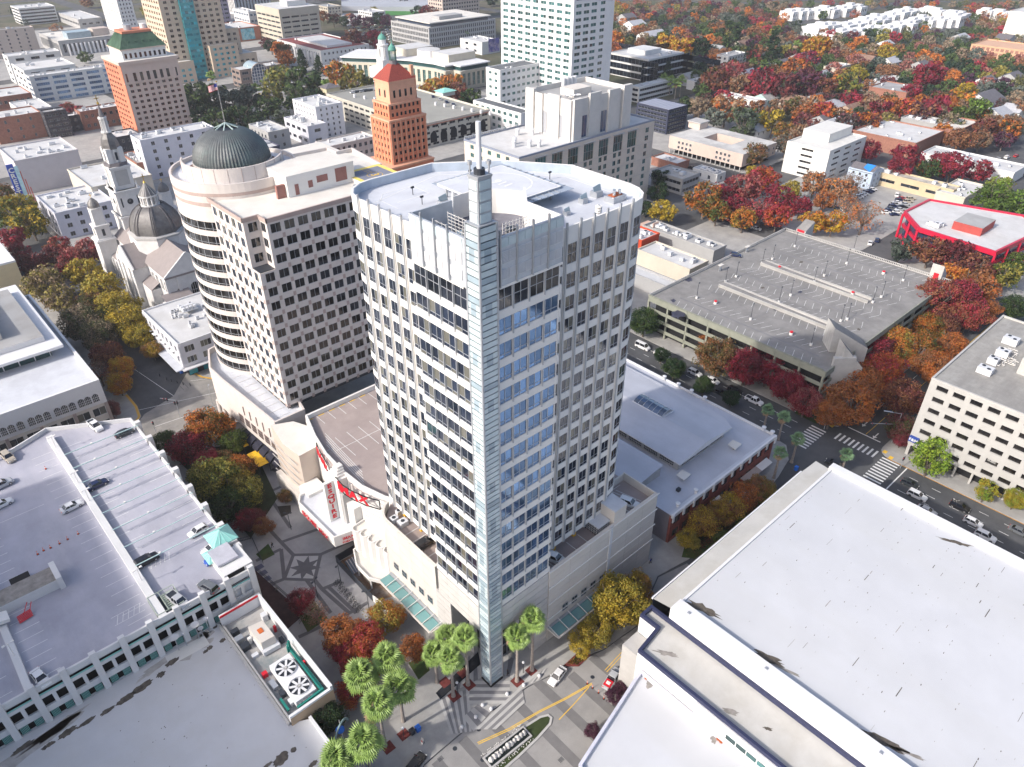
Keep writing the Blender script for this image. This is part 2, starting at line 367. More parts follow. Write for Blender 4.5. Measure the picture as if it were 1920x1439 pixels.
block('pavement', rc(301,400,115,182)); block('pavement', rc(301,400,-10,100)); block('pavement', rc(179.5,285,203,318)); block('pavement', rc(302,338,203,318)); block('pavement', rc(354,440,203,318))
for i in range(-1, 16):
 for j in range(0, 14):
  x0, y0 = 57+122*i, 332+130*j
  if x0 < 1700: block('city_block', [(x0, y0), (x0+105, y0), (x0+105, y0+113), (x0, y0+113)], YARD if x0 > 420 or y0 > 900 else M['conc'])
for i in range(3, 16):
 for j in range(-3, 3):
  x0, y0 = 57+122*i+(18 if i == 3 else 0), (203, 62, -72, -200, -330, -460)[j+3]
  if i == 3 and j > -3: continue
  block('city_block', [(x0, y0), (x0+(105 if i > 3 else 87), y0), (x0+(105 if i > 3 else 87), y0+113), (x0, y0+113)], YARD)
mb = MB(); mb.box(900, 2600, 1150, 1900, -.01, .2, mat('river_land', (.30,.30,.29), .9, .2, .01)); struct(mb.build('far_fields'))
mb = MB(); q = [P(720,30), P(787,28), P(780,16), P(722,18)]; mb.add([(p[0], p[1], .25) for p in q], [(0,1,2,3)], mat('sports_grass', (.05,.20,.04), .9, .1, .1)); struct(mb.build('playing_field'))
def decal(name, polys, z, m, kind=True):
 mb = MB()
 for p in polys: mb.add([(x, y, z) for x, y in p], [tuple(range(len(p)))], m)
 o = mb.build(name); return struct(o) if kind else o
G2 = lambda px, py, z=0: tuple(P(px, py, z)[:2])
# pale concrete carriageway by the tower, with its darker cross bands
ROADC = mat('pale_roadway', (.30,.29,.28), .9, .10, .25, bump=.06, stain=(.21,.205,.2), stain_s=.12, stain_a=.6)
decal('roadway', [[(31,44),(62,43),(69.8,48.3),(85,49.7),(108,52),(108,59.5),(100,61.3),(92,58.3),(86,56),(77,56.8),(68,59.1),(60,61),(47,62.4),(36,62.2),(31,60)]], .004, ROADC)
decal('road_band', [[(x, 40 if x < 60 else 44+.35*(x-60)*.5), (x+1.9, 40 if x < 60 else 44+.35*(x-60)*.5), (x+1.9, 61.5 if x < 62 else 57.5), (x, 61.5 if x < 62 else 57.5)] for x in (37, 43, 49, 55, 61, 67, 73, 79.5)], .008, mat('dark_road_band', (.17,.165,.165), .9, .12, .4))
decal('junction_roadway', [[(34,183.8),(60,180.4),(164,178.4),(164,202.6),(62,202.6),(58.6,207),(57,215),(48,204),(38,200.5),(34,196.3)]], .004, mat('pale_junction', (.27,.255,.235), .9, .15, .3, stain=(.17,.165,.16), stain_s=.12, stain_a=.7))
def tape(name, pts, w_, z, m, px=True):
 mb = MB(); q = [G2(*p) if px else p for p in pts]; line(mb, q, w_, z, m, 0); return struct(mb.build(name))
def line(mb, pts, w, z, m, h=.012):
 for a, b in zip(pts[:-1], pts[1:]):
  dx, dy = b[0]-a[0], b[1]-a[1]; l = math.hypot(dx, dy)
  if l < 1e-6: continue
  ox, oy = -dy/l*w/2, dx/l*w/2
  mb.add([(a[0]+ox, a[1]+oy, z+h), (a[0]-ox, a[1]-oy, z+h), (b[0]-ox, b[1]-oy, z+h), (b[0]+ox, b[1]+oy, z+h)], [(0,1,2,3)], m)
for off in (0, .45): tape('yellow_line', [(895+off*4,1393+off*6),(955+off*4,1366+off*6),(1010,1334+off*6),(1060,1309+off*6),(1110,1281+off*6)], .16, .012, M['painty'])
tape('yellow_line', [(1048,1350),(1075,1322),(1104,1289)], .16, .012, M['painty'])
for off in (0, .5): tape('yellow_line', [(73.5, 53.6-off), (108, 56.6-off)], .14, .012, M['painty'], px=False)
for off in (0, .5): tape('yellow_line', [(112, 56.3-off), (160, 56.3-off)], .14, .012, M['painty'], px=False)
for k in range(10): decal('crosswalk_stripe', [[(165.2+1.33*k, 42.2), (165.75+1.33*k, 42.2), (165.75+1.33*k, 46.9), (165.2+1.33*k, 46.9)]], .012, M['paintw'])
for k in range(9): decal('crosswalk_stripe', [[(175.6, 48.6+1.33*k), (179.2, 48.6+1.33*k), (179.2, 49.15+1.33*k), (175.6, 49.15+1.33*k)]], .165 if 0 else .012, M['paintw'])
for k in range(9): decal('crosswalk_stripe', [[(165.6+1.33*k, 62.6), (166.15+1.33*k, 62.6), (166.15+1.33*k, 67), (165.6+1.33*k, 67)]], .012, M['paintw'])
for x in (167.8, 171.3, 174.8):
 for k in range(34):
  y = -55+3.0*k*1.9
  if y < 39 or y > 70: tape('lane_dash', [(x, y), (x, y+2.2)], .14, .012, M['paintw'], px=False)
for k in range(9): tape('lane_dash', [(189+11*k, 58.0), (192+11*k, 58.0)], .14, .012, M['paintw'], px=False)
tape('stop_line', [(183.5,50.2),(183.5,59.6)], .4, .012, M['paintw'], px=False); tape('yellow_line', [(184,54.6),(280,54.6)], .14, .012, M['painty'], px=False)
tape('stop_line', [(166,40.4),(178,40.4)], .3, .012, M['paintw'], px=False)
def arrow(x, y, a, s=1.0):
 ca, sa = math.cos(a), math.sin(a); pts = [(0,-.12),(1.6,-.12),(1.6,-.5),(2.6,0),(1.6,.5),(1.6,.12),(0,.12)]
 decal('road_arrow', [[(x+s*(p*ca-q*sa), y+s*(p*sa+q*ca)) for p, q in pts]], .012, M['paintw'])
arrow(187, 52.4, math.pi, 1.3); arrow(190, 57, math.pi, 1.3)
# yellow kerb edges round the corners
for pts in ([(58.0,232),(56.8,222),(57.3,215.5),(58.8,208.2),(61.8,203.4)], [(37.9,214),(37.9,206),(36.8,200.2),(34,196.9)]):
 mb = MB(); line(mb, [(x-.3, y) for x, y in pts], .7, .15, mat('tactile_yellow', (.62,.36,.06), .8, .1, 1.5), .004); struct(mb.build('yellow_kerb'))
for (x, y) in ((180.5,62.9),(182.8,61.9),(180.2,47.4),(178.9,45.2)): decal('tactile_pad', [[(x-.7,y-.5),(x+.7,y-.5),(x+.7,y+.5),(x-.7,y+.5)]], .146, M['painty'])
tape('yellow_line', [(177.9,46),(177.9,-40)], .25, .15, mat('kerb_orange', (.55,.27,.05), .8, .1, 1.5), px=False)
for (a, b) in (((44.5,228),(48,204)), ((38,192.5),(58.8,190)), ((36.5,204),(60,196.5)), ((55,208.5),(66,203.2)), ((60,182),(60,202))): tape('lane_line', [a, b], .14, .012, M['paintw'], px=False)
for x in (43.5, 45.0, 51.5, 53.0): tape('tram_rail', [(x, 205), (x, 330)], .1, .012, M['dark'], px=False)
# ---- patterned paving: the star plaza and the zigzag pavement under the glass fin
zp = PVT
decal('plaza_paving', [[(32,96),(56.5,96),(57,125),(54,176),(33,182)]], zp+.003, mat('plaza_grey', (.33,.32,.315), .9, .1, .35, stain=(.26,.25,.25), stain_s=.2, stain_a=.5))
DKP = mat('plaza_dark_band', (.125,.12,.125), .9, .12, .6)
BO = [0]
def band(pts, w_=1.0):
 BO[0] += .0003; z = zp+.008+BO[0]; mb = MB(); line(mb, [G2(*p, .14) for p in pts], w_, z, DKP, 0); return struct(mb.build('paving_band'))
hexn = [(550,1041),(601,1040),(590,1088),(533,1086)]
for a, b in zip(hexn, hexn[1:]+hexn[:1]): band([a, b], .8)
for p in ([(550,1041),(527,1017)],[(527,1017),(470,955)],[(527,1017),(618,985)],[(601,1040),(662,1013)],[(662,1013),(640,985)],[(533,1086),(468,1112)],[(533,1086),(527,1030)],[(590,1088),(604,1105)],[(604,1105),(655,1150)],[(604,1105),(640,1090)],[(655,1150),(690,1130)],[(655,1150),(560,1195)],[(527,1030),(480,1052)],[(640,985),(560,905)],[(560,905),(510,880)],[(545,990),(500,925)],[(500,925),(545,905)],[(575,1088),(620,1150)],[(615,1100),(668,1150)]): band(p, .85)
star = []; sc_ = G2(572, 1065, .14)
for i in range(16): r = 3.6 if i % 2 == 0 else 1.75; a = R_(22.5*i+3); star.append((sc_[0]+r*math.cos(a), sc_[1]+r*math.sin(a)))
mb = MB(); mb.add([(x, y, zp+.02) for x, y in star]+[(sc_[0], sc_[1], zp+.02)], [(i, (i+1) % 16, 16) for i in range(16)], DKP); struct(mb.build('paving_star'))
decal('star_ground', [[G2(*p, .14) for p in hexn]], zp+.006, mat('plaza_light', (.42,.41,.40), .9, .08, .4))
ZO = [0]
def stripes(A, B, C, D, n, name='paving_stripe', z=.14, dark=None, light=None):
 ZO[0] += .0025
 for i in range(n):
  t0, t1 = i/n, (i+1)/n; L2 = lambda p, q, t: (p[0]+(q[0]-p[0])*t, p[1]+(q[1]-p[1])*t)
  q = [L2(A, B, t0), L2(A, B, t1), L2(D, C, t1), L2(D, C, t0)]; g = [G2(*p, z) for p in q]
  decal(name, [g], z+.006+ZO[0]+(.0004 if i % 2 else 0), (dark or M['conc_d']) if i % 2 else (light or M['conc_l']))
stripes((822,1312),(880,1291),(884,1372),(846,1377),9); stripes((880,1320),(880,1277),(956,1277),(955,1320),7); stripes((868,1345),(903,1315),(926,1328),(888,1372),5)
stripes((978,1286),(984,1318),(930,1368),(890,1368),5); stripes((944,1225),(1013,1262),(985,1283),(944,1265),7); stripes((862,1240),(898,1222),(905,1270),(845,1300),7)
stripes((1010,1262),(1028,1252),(1018,1285) if 0 else (1015,1273),(993,1283),4)
for k in range(4): decal('paving_stripe', [[G2(*p, .14) for p in ((473+7*k,1066+11*k),(490+7*k,1057+11*k),(496+7*k,1063+11*k),(478+7*k,1074+11*k))]], zp+.01, mat('blue_slate_paving', (.10,.10,.15), .8, .1, .5))
decal('pool_strip', [[G2(*p, .14) for p in ((817,1300),(897,1222),(901,1246),(826,1312))]], zp+.03, mat('dark_water_strip', (.01,.013,.02), .15, .1, .5))
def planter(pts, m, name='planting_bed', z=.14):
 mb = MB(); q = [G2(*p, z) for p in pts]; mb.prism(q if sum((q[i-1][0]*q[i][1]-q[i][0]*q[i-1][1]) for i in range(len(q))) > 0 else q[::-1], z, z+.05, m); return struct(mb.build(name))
for pts in ([(545,1128),(578,1112),(615,1160),(577,1186)], [(765,1243),(795,1232),(806,1257),(785,1275)], [(480,1040),(503,1020),(515,1040),(492,1052)], [(470,985),(530,950),(540,1000),(490,1040)] if 0 else [(560,895),(583,885),(595,905),(570,915)]): planter(pts, M['grass'])
planter([(595,935),(613,930),(617,945),(600,957)] if 0 else [(520,950),(545,948),(546,962),(528,970)], mat('soil', (.04,.035,.03), .95, .2))
planter([(1502,760),(1548,780),(1530,795),(1490,775)], M['grass']); planter([(1278,1045),(1302,1048),(1470,935),(1465,915),(1330,985),(1285,1020)], M['grass'])
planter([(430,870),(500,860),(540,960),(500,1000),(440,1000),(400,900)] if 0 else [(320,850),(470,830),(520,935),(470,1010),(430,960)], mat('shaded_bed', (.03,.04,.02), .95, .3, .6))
planter([(1055,1250),(1085,1222),(1108,1228),(1085,1250)], M['mulch'])
for (px, py, s) in ((834,1280,.95),(852,1306,1.),(868,1262,.9),(880,1285,.95),(970,1278,1.),(996,1258,.9),(728,1402,1.),(757,1378,.95)):
 x, y = G2(px, py, .14); decal('tree_pit', [[(x-s, y-s), (x+s, y-s), (x+s, y+s), (x-s, y+s)]], .18, M['mulch'])
ipts = [(912,1412),(985,1361),(1012,1344),(1028,1340),(1036,1347),(1033,1360),(1010,1386),(975,1420),(935,1455),(925,1450)]
q = [G2(*p) for p in ipts]; mb = MB(); mb.prism(q[::-1] if sum((q[i-1][0]*q[i][1]-q[i][0]*q[i-1][1]) for i in range(len(q))) < 0 else q, 0, .2, M['conc_l']); struct(mb.build('traffic_island'))
qi = inset(q[::-1] if sum((q[i-1][0]*q[i][1]-q[i][0]*q[i-1][1]) for i in range(len(q))) < 0 else q, .45); mb = MB(); mb.prism(qi, .2, .26, mat('dark_lawn', (.035,.05,.015), .95, .3, .8)); struct(mb.build('island_lawn'))
for (px, py) in ((898,1368),(1111,1270),(905,1425),(853,1404)): x, y = G2(px, py); mb = MB(); mb.cyl(x, y, .012, .016, .42, M['dark'], n=18); struct(mb.build('manhole_cover'))
for (px, py) in ((1052,1425),(826,1423),(847,1366)): x, y = G2(px, py); mb = MB(); [mb.box(x-.45+.2*k, x-.35+.2*k, y-.4, y+.4, .012, .02, M['dark']) for k in range(5)]; struct(mb.build('drain_grate'))
# ================================================================ the white office tower
S = 3.897
T = thing('office_tower', 'tall white office tower with rounded corners, glass corner fin and helipad roof', 'office tower', (54.6, 65.9, 0))
wall = MB(); st = MB(); W_ = M['white']
mx0, my0 = 58.75, 70.05
# footprint, counter-clockwise
aL = arc(65.15, 100.8, 6.4, 90, 180, 4); aR = arc(89.7, 76.35, 6.3, 270, 360, 4)
foot = [(mx0, my0), (89.7, my0)]+aR[1:]+[(96.0, 89.5), (88.5, 100.0), (78.2, 107.2)]+aL
zb = 20.6
core = MB(); core.prism(foot, zb, 84.9, M['dark']); core.build('core', T)
cf = MB(); cf.prism(inset(foot, 1.2), 0.1, zb, M['stone_d'], bottom=False); cf.build('base_core', T)
ZM = 21.95      # lowest row of the main walls
def rows_main(p, q, cols, sep, gl, mbS, ext=True):
 facade(T, wall, p, q, ZM-1.3, S, 15, cols, W_, sill=1.25, wh=2.6, d=.14, gl=gl, fr=M['metal'], nx=2, sep=sep, stuff_mb=mbS, split=.27, ext=ext)
 facade(T, wall, p, q, ZM-1.3+15*S, 5.9, 1, cols, W_, sill=1.45, wh=3.3, d=.14, gl=gl, fr=M['metal'], nx=2, nz=2, sep=sep, stuff_mb=mbS, ext=ext)
offc = G['office']; refl = G['mirror']
colsL = [(100.8-a, 2.0) for a in (99.85, 96.9, 93.95, 91.0, 88.05, 85.1)]
rows_main((mx0, 100.8), (mx0, 80.8), colsL, True, offc, None, ext=False)
colsR = [(a-69.5, 2.0) for a in (71.95, 74.9, 77.85, 80.8, 83.75, 86.7)]
rows_main((69.5, my0), (89.7, my0), colsR, True, G['office'], None, ext=False)
seg = aL[::-1]
for pts in (aL, aR):
 for i in range(4):
  p, q = pts[i], pts[i+1]; Ls = math.hypot(q[0]-p[0], q[1]-p[1])
  e0 = .35 if (pts is aR and i == 0) else 0; e1 = .35 if (pts is aL and i == 3) else 0
  facade(T, wall, p, q, ZM-1.3, S, 15, [(e0, Ls-e0-e1)], W_, sill=1.25, wh=2.6, d=.14, gl=offc, fr=M['metal'], nx=2, sep=False, stuff_mb=st, split=.27, ext=False)
  facade(T, wall, p, q, ZM-1.3+15*S, 5.9, 1, [(e0, Ls-e0-e1)], W_, sill=1.45, wh=3.3, d=.14, gl=offc, fr=M['metal'], nx=2, nz=2, sep=False, stuff_mb=st, ext=False)
for p, q in (((96, 76.35), (96.0, 89.5)), ((96.0, 89.5), (88.5, 100.0)), ((88.5, 100.0), (78.2, 107.2)), ((78.2, 107.2), (65.15, 107.2))):
 Ls = math.hypot(q[0]-p[0], q[1]-p[1])
 facade(T, wall, p, q, ZM-1.3, S, 16, evenly(Ls, max(2, int(Ls/2.9)), 1.8), W_, sill=1.25, wh=2.6, d=.14, gl=offc, fr=M['metal'], nx=2, sep=False, stuff_mb=st, split=.27, ext=False, top=2.)
pf = [(x, y) for x, y in foot]
outr = inset(foot, -.15)
pr = MB(); pr.ring(outr, .35, 84.9, 86.6, W_); pr.build('parapet', T)
inn = inset(foot, .205); pi_ = MB(); pi_.ring(inn, .1, 85.05, 86.55, mat('parapet_lining', (.40,.46,.54), .6, .1, .5)); pi_.build('parapet_lining', T)
# the vertical fins between the window columns
FM = mat('fin_concrete', (.64,.62,.59), .7, .06)
def fin(x, y, nx, ny, z0=20.6, z1=87.4):
 mb = MB(); t = .13;
 for k in (-1, 1):
  if nx: mb.box(x-.2, x, y+k*.24-t/2, y+k*.24+t/2, z0, z1-.9, FM)
  else: mb.box(x+k*.24-t/2, x+k*.24+t/2, y-.2, y, z0, z1-.9, FM)
 if nx: mb.box(x-.3, x-.02, y-.14, y+.14, z0, z1, M['metal'])
 else: mb.box(x-.14, x+.14, y-.3, y-.02, z0, z1, M['metal'])
 mb.build('fin', T)
for y in (100.35, 97.4, 94.45, 91.5, 88.55, 85.6, 82.6): fin(mx0-.14, y, 1, 0)
for x in (71.45, 74.4, 77.35, 80.3, 83.25, 86.2, 89.15): fin(x, my0-.14, 0, 1)
wall.build('wall', T); st.build('curved_corner_windows', T, stuff=True)
# projecting glass bays beside the corner
bay = MB(); by = MB(); bx0, by0 = 54.8, 66.2
bayfoot = [(bx0+.1, by0+.1), (69.5, by0+.1), (69.5, my0+.05), (mx0+.05, my0+.05), (mx0+.05, 80.8), (bx0+.1, 80.8)]
by.box(69.5, 69.52, by0+.3, my0, 20.6, 84, W_); by.box(bx0+.3, mx0, 80.8, 80.82, 20.6, 84, W_)
by.prism(bayfoot, 13.9, 84.95, M['dark']); by.build('bay_core', T)
ZB = 21.95
cb = [(.05+3.0*i, 2.82) for i in range(4)]
def bayrow(p, q, cols, gl1, gl2):
 facade(T, bay, p, q, ZB-1.35, S, 15, cols, W_, sill=1.3, wh=2.62, d=.15, gl=gl1, fr=M['metal'], nx=2, sep=True, split=.25, ext=False, bar=.09)
 facade(T, bay, p, q, ZB-1.35+15*S, 4.95, 1, cols, W_, sill=1.3, wh=3.45, d=.15, gl=gl2, fr=M['metal'], nx=2, nz=2, sep=True, ext=False, bar=.09)
bayrow((bx0+.1, 80.8), (bx0+.1, 68.75), cb, offc, G['dark'])
bayrow((57.5, by0+.1), (69.5, by0+.1), cb, G['mirror'], G['dark'])
for z in range(16):   # spandrel ends that curl past the bay
 zz = ZB-1.35+z*S
 bay.box(bx0-.06, mx0-.2, 80.83, 81.15, zz, zz+1.35, W_); bay.box(69.53, 69.9, by0-.06, my0-.2, zz, zz+1.35, W_)
 for i in range(1, 4):
  y = 80.8-3.0*i; bay.box(bx0-.22, bx0-.06, y-.08, y+.08, zz+.9, zz+S if z < 15 else zz+4.9, M['metal'])
  x = 57.5+3.0*i; bay.box(x-.08, x+.08, by0-.22, by0-.06, zz+.9, zz+S if z < 15 else zz+4.9, M['metal'])
bay.build('bay_wall', T)
# stone base of the bays with its grooves
bs = MB(); sm = M['stone_d'];
def courses(mb, p, q, z0, z1, n, m, gap=.1, depth=.32, grooves=True, panel=3.0):
 L = math.hypot(q[0]-p[0], q[1]-p[1]); ux, uy = (q[0]-p[0])/L, (q[1]-p[1])/L; ox, oy = uy, -ux; h = (z1-z0)/n; k = max(1, round(L/panel))
 for i in range(n):
  for j in range(k):
   a, b = L*j/k+.02, L*(j+1)/k-.02
   vs = []
   for z in (z0+i*h, z0+(i+1)*h-gap):
    for s, o in ((a, 0), (b, 0), (b, depth), (a, depth)): vs.append((p[0]+ux*s+ox*o, p[1]+uy*s+oy*o, z))
   mb.add(vs, [(0,1,2,3),(7,6,5,4),(3,2,6,7),(2,1,5,6),(0,3,7,4)], m)
sb = mat('bay_stone', (.52,.50,.48), .75, .07, .5)
courses(bs, (bx0+.1, 80.8), (bx0+.1, 68.75), 14.0, 20.55, 4, sb); courses(bs, (57.5, by0+.1), (69.5, by0+.1), 14.0, 20.55, 4, sb)
courses(bs, (bx0+.1, 81.9), (bx0+.1, 77.3), .3, 13.9, 9, sb); courses(bs, (66.0, by0+.1), (69.5, by0+.1), .3, 13.9, 9, sb)
bs.box(bx0+.1, bx0+4, 77.3, 81.9, 0, 13.95, M['stone_d']); bs.box(66.0, 69.5, by0+.1, by0+4, 0, 13.95, M['stone_d'])
bs.box(bx0-.25, 69.5, by0-.25, 69.5, 0, .0, sb) if 0 else None
bs.build('stone_base', T)
lb = MB()   # recessed lobby glazing under the bays
lb.box(58.6, 59.0, 69.6, 77.3, .1, 13.9, G['dark']); lb.box(59.0, 66.0, 69.6, 70.0, .1, 13.9, G['dark'])
for i in range(5): lb.box(58.4, 58.6, 69.6+1.9*i, 69.75+1.9*i, .1, 13.9, M['metal'])
for i in range(4): lb.box(60+1.9*i, 60.15+1.9*i, 69.4, 69.6, .1, 13.9, M['metal'])
for z in (3.2, 7, 10.5): lb.box(58.38, 58.6, 69.6, 77.3, z, z+.15, M['metal']); lb.box(59, 66, 69.38, 69.6, z, z+.15, M['metal'])
lb.build('lobby_glazing', T)
pb = MB()
for x, y in ((57.2, 78.6), (57.4, 74.2), (63.4, 68.6)): pb.box(x-.5, x+.5, y-.5, y+.5, 0, 13.9, sb)
pb.build('lobby_pier', T)
# louvred plant screen on the bays
sc = MB(); PLM = mat('screen_panel', (.50,.53,.57), .5, .08, .6, metal=.3)
sc.box(bx0-.22, bx0+.12, 68.3, 80.8, 84.0, 90.9, PLM); sc.box(57.9, 69.6, by0-.22, by0+.12, 84.0, 90.9, PLM)
sc.box(bx0-.32, bx0-.22, 69.3, 80.85, 83.7, 84.05, W_); sc.box(57.9, 69.7, by0-.32, by0-.22, 83.7, 84.05, W_)
sc.box(bx0, 62.0, 80.55, 80.8, 83.9, 90.9, PLM); sc.box(69.35, 69.6, by0, 73.0, 83.9, 90.9, W_)
sc.build('plant_screen', T)
FG = M['frost']
for i in range(4):
 ya = 80.6-2.85*i
 for (s0, s1) in ((.15, 1.35), (1.45, 2.65)):
  lv = MB()
  for (z0, z1) in ((84.9, 86.4), (87.2, 89.0)):
   for k in range(9):
    z = z0+(z1-z0)*k/9; lv.box(bx0-.36, bx0-.22, ya-s1, ya-s0, z, z+.1, M['louver'])
  lv.build('louver', T)
  lv = MB(); xa = 58.1+2.9*i
  for (z0, z1) in ((84.9, 86.4), (87.2, 89.0)):
   for k in range(9):
    z = z0+(z1-z0)*k/9; lv.box(xa+s0, xa+s1, by0-.36, by0-.22, z, z+.1, M['louver'])
  lv.build('louver', T)
 g = MB(); g.box(bx0-.30, bx0-.22, ya-1.38, ya-.05, 89.5, 90.7, FG); g.box(bx0-.30, bx0-.22, ya-2.75, ya-1.45, 89.5, 90.7, FG); g.build('screen_glass', T)
 g = MB(); g.box(58.1+2.9*i, 59.45+2.9*i, by0-.30, by0-.22, 89.5, 90.7, FG); g.box(59.52+2.9*i, 60.9+2.9*i, by0-.30, by0-.22, 89.5, 90.7, FG); g.build('screen_glass', T)
 if i:
  g = MB(); g.box(bx0-.55, bx0-.22, ya-.08, ya+.1, 84, 91.9, M['metal']); g.build('mullion', T)
 g = MB(); g.box(58.0+2.9*i-.1, 58.0+2.9*i+.08, by0-.55, by0-.22, 84, 91.9, M['metal']); g.build('mullion', T)
# roof
rf = MB(); rf.prism(inset(foot, .2), 84.9, 85.05, M['blue_roof']); rf.build('roof', T)
wm = MB()
def line(mb, pts, w, z, m, h=.012):
 for a, b in zip(pts[:-1], pts[1:]):
  dx, dy = b[0]-a[0], b[1]-a[1]; l = math.hypot(dx, dy)
  if l < 1e-6: continue
  ox, oy = -dy/l*w/2, dx/l*w/2
  mb.add([(a[0]+ox, a[1]+oy, z+h), (a[0]-ox, a[1]-oy, z+h), (b[0]-ox, b[1]-oy, z+h), (b[0]+ox, b[1]+oy, z+h)], [(0,1,2,3)], m)
# walkway lines on the roof
line(wm, [tuple(p) for p in inset(foot, 2.2)[3:9]]+[inset(foot, 2.2)[-1]], .16, 85.06, M['paintw'])
line(wm, [(63, 96), (63, 101), (65, 103.4), (71, 103.4), (71, 98.4), (64.5, 98.4)], .14, 85.06, M['paintw']); wm.build('roof_marking', T)
hp = MB(); KX = 1.0436; pad = [(x*KX, y*KX) for x, y in ((72.8, 78.2), (81.5, 78.2), (81.5, 92.1), (68.0, 92.1), (68.0, 83.6))]
hp.prism(pad, 87.0, 87.3, M['blue_roof'], bottom=True)
line(hp, pad+[pad[0]], .25, 87.305, M['paintw'])
cpt = arc(78.9, 89.2, 5.1, 0, 360, 40); line(hp, cpt, .25, 87.308, M['paintw'])
for x, y in ((69, 84.5), (69, 91), (80.5, 91), (80.5, 79.2), (74, 79.5), (74.5, 91)): hp.box(x*KX-.15, x*KX+.15, y*KX-.15, y*KX+.15, 85, 87.0, M['metal'])
for i in range(10):
 hp.box(85.05, 86.6, 82+1.5*i, 82.15+1.5*i, 86.96, 87.06, M['metal']); hp.box(71.6+1.4*i, 71.75+1.4*i, 96.1, 97.6, 86.96, 87.06, M['metal'])
 if i < 6: hp.box(76.4+1.4*i, 76.55+1.4*i, 80.1, 81.6, 86.96, 87.06, M['metal'])
NET = mat('safety_net', (.30,.35,.42), .8, .1); hp.box(85.05, 86.6, 80.1, 97.6, 86.88, 86.95, NET); hp.box(71, 85.05, 96.1, 97.6, 86.88, 86.95, NET); hp.box(76, 85.05, 80.1, 81.6, 86.88, 86.95, NET)
hpo = hp.build('helipad', T)
text_mesh('911', 2.6, M['paintw'], 'number', .005, hpo, (78.9-T['_o'][0], 89-T['_o'][1], 87.32), (0, 0, R_(-85)))
# curved wall and plant well
cw = MB(); carc = arc(68.2, 78.6, 7.6, 12, 105, 8)
cw.prism([(mx0, my0), (69.3, my0), (75.4, 76)]+carc[:]+[(62, 82.5), (mx0, 80.8)], 85.06, 85.09, mat('plant_floor', (.16,.16,.19), .8, .2))
for i in range(8): cw.beam((*carc[i], 87.0), (*carc[i+1], 87.0), .3, 3.8, W_)
cw.beam((69.5, 73, 87.5), (*carc[0], 87.5), .3, 4.5, W_); cw.beam((62, 80.7, 87.5), (*carc[-1], 87.5), .3, 4.5, W_)
cw.build('plant_well', T)
rail = MB()
for a, b in (((57.2, 79), (57.2, 70.5)), ((60.3, 79.5), (60.3, 73)), ((60, 68), (67.6, 68)), ((63, 71), (68, 71))):
 for z in (87.3, 87.8, 88.3, 88.8, 89.3, 89.8): rail.beam((*a, z), (*b, z), .06, .06, W_)
 n = 8
 for k in range(n+1): x, y = a[0]+(b[0]-a[0])*k/n, a[1]+(b[1]-a[1])*k/n; rail.beam((x, y, 85.1), (x, y, 90), .06, .06, W_)
rail.build('catwalk_railing', T)
for (x, y, a, b, h, m) in ((61.5, 76.5, 2.6, 3.4, 2.2, M['frost_b']), (65.8, 72.5, 3.6, 2.2, 1.5, M['frost_b']), (64.3, 78.6, 2, 1.5, 1.6, M['metal']), (66.8, 69.6, 2.2, 1.6, 1.2, M['louver']), (62.8, 70.2, 1.8, 2.2, 1.8, M['metal'])):
 mb = MB(); mb.box(x-a/2, x+a/2, y-b/2, y+b/2, 85.1, 85.1+h, m); mb.cyl(x, y, 85.1+h, 86.75+h, min(a,b)*.35, M['dark'], n=12); mb.build('plant_unit', T)
for (x, y, a, b, h) in ((69, 92.1, 1.4, 1.4, 1.2), (66.9, 88.7, 2.4, 2.0, .4), (86.7, 78, 1.2, 1.1, 1.), (90.5, 78.6, 1.5, 1.5, 1.2), (80.9, 76.1, .9, .9, .8)):
 mb = MB(); mb.box(x-a/2, x+a/2, y-b/2, y+b/2, 85.05, 85.05+h*.8, M['metal']); mb.beam((x-a/2, y, 85.1+h*.8), (x+a/2, y-.2, 85.1+h*1.15), .1, b, M['frost_b']); mb.build('roof_hood', T)
mb = MB(); mb.box(89.8, 92.9, 74.2, 76.3, 85.05, 86, M['metal']); mb.box(90.2, 92.4, 74.6, 75.9, 86, 86.12, mat('rust', (.35,.09,.03), .9))
for x, y in ((90.7, 75), (91.3, 75.5), (91.9, 74.9)): mb.cyl(x, y, 86.1, 86.9, .25, M['chrome'])
mb.build('exhaust_unit', T)
mb = MB(); mb.cyl(83.2, 71.6, 85, 87.4, .12, M['chrome'])
for k in range(5): mb.cyl(83.2, 71.6, 85.4+k*.4, 85.65+k*.4, .55, M['white'], n=10)
mb.build('vent_stack', T)
mb = MB(); mb.cyl(62, 87.7, 85.05, 86.2, .07, M['metal']); mb.lathe(61.9, 87.9, [(0.01, 86.2), (.5, 86.3), (.85, 86.6)], M['white'], 14); mb.box(61.2, 62.8, 87.2, 88.3, 85.05, 85.2, M['dark']); mb.build('satellite_dish', T)
for x, y in ((68.5, 99.6), (81, 99.8), (90.8, 89.8), (87.2, 93.4), (67, 95)):
 mb = MB(); mb.cyl(x, y, 85, 86.3, .07, M['dark'], n=6); mb.box(x-.3, x+.3, y-.1, y+.1, 86.2, 86.5, M['dark']); mb.build('flood_light', T)
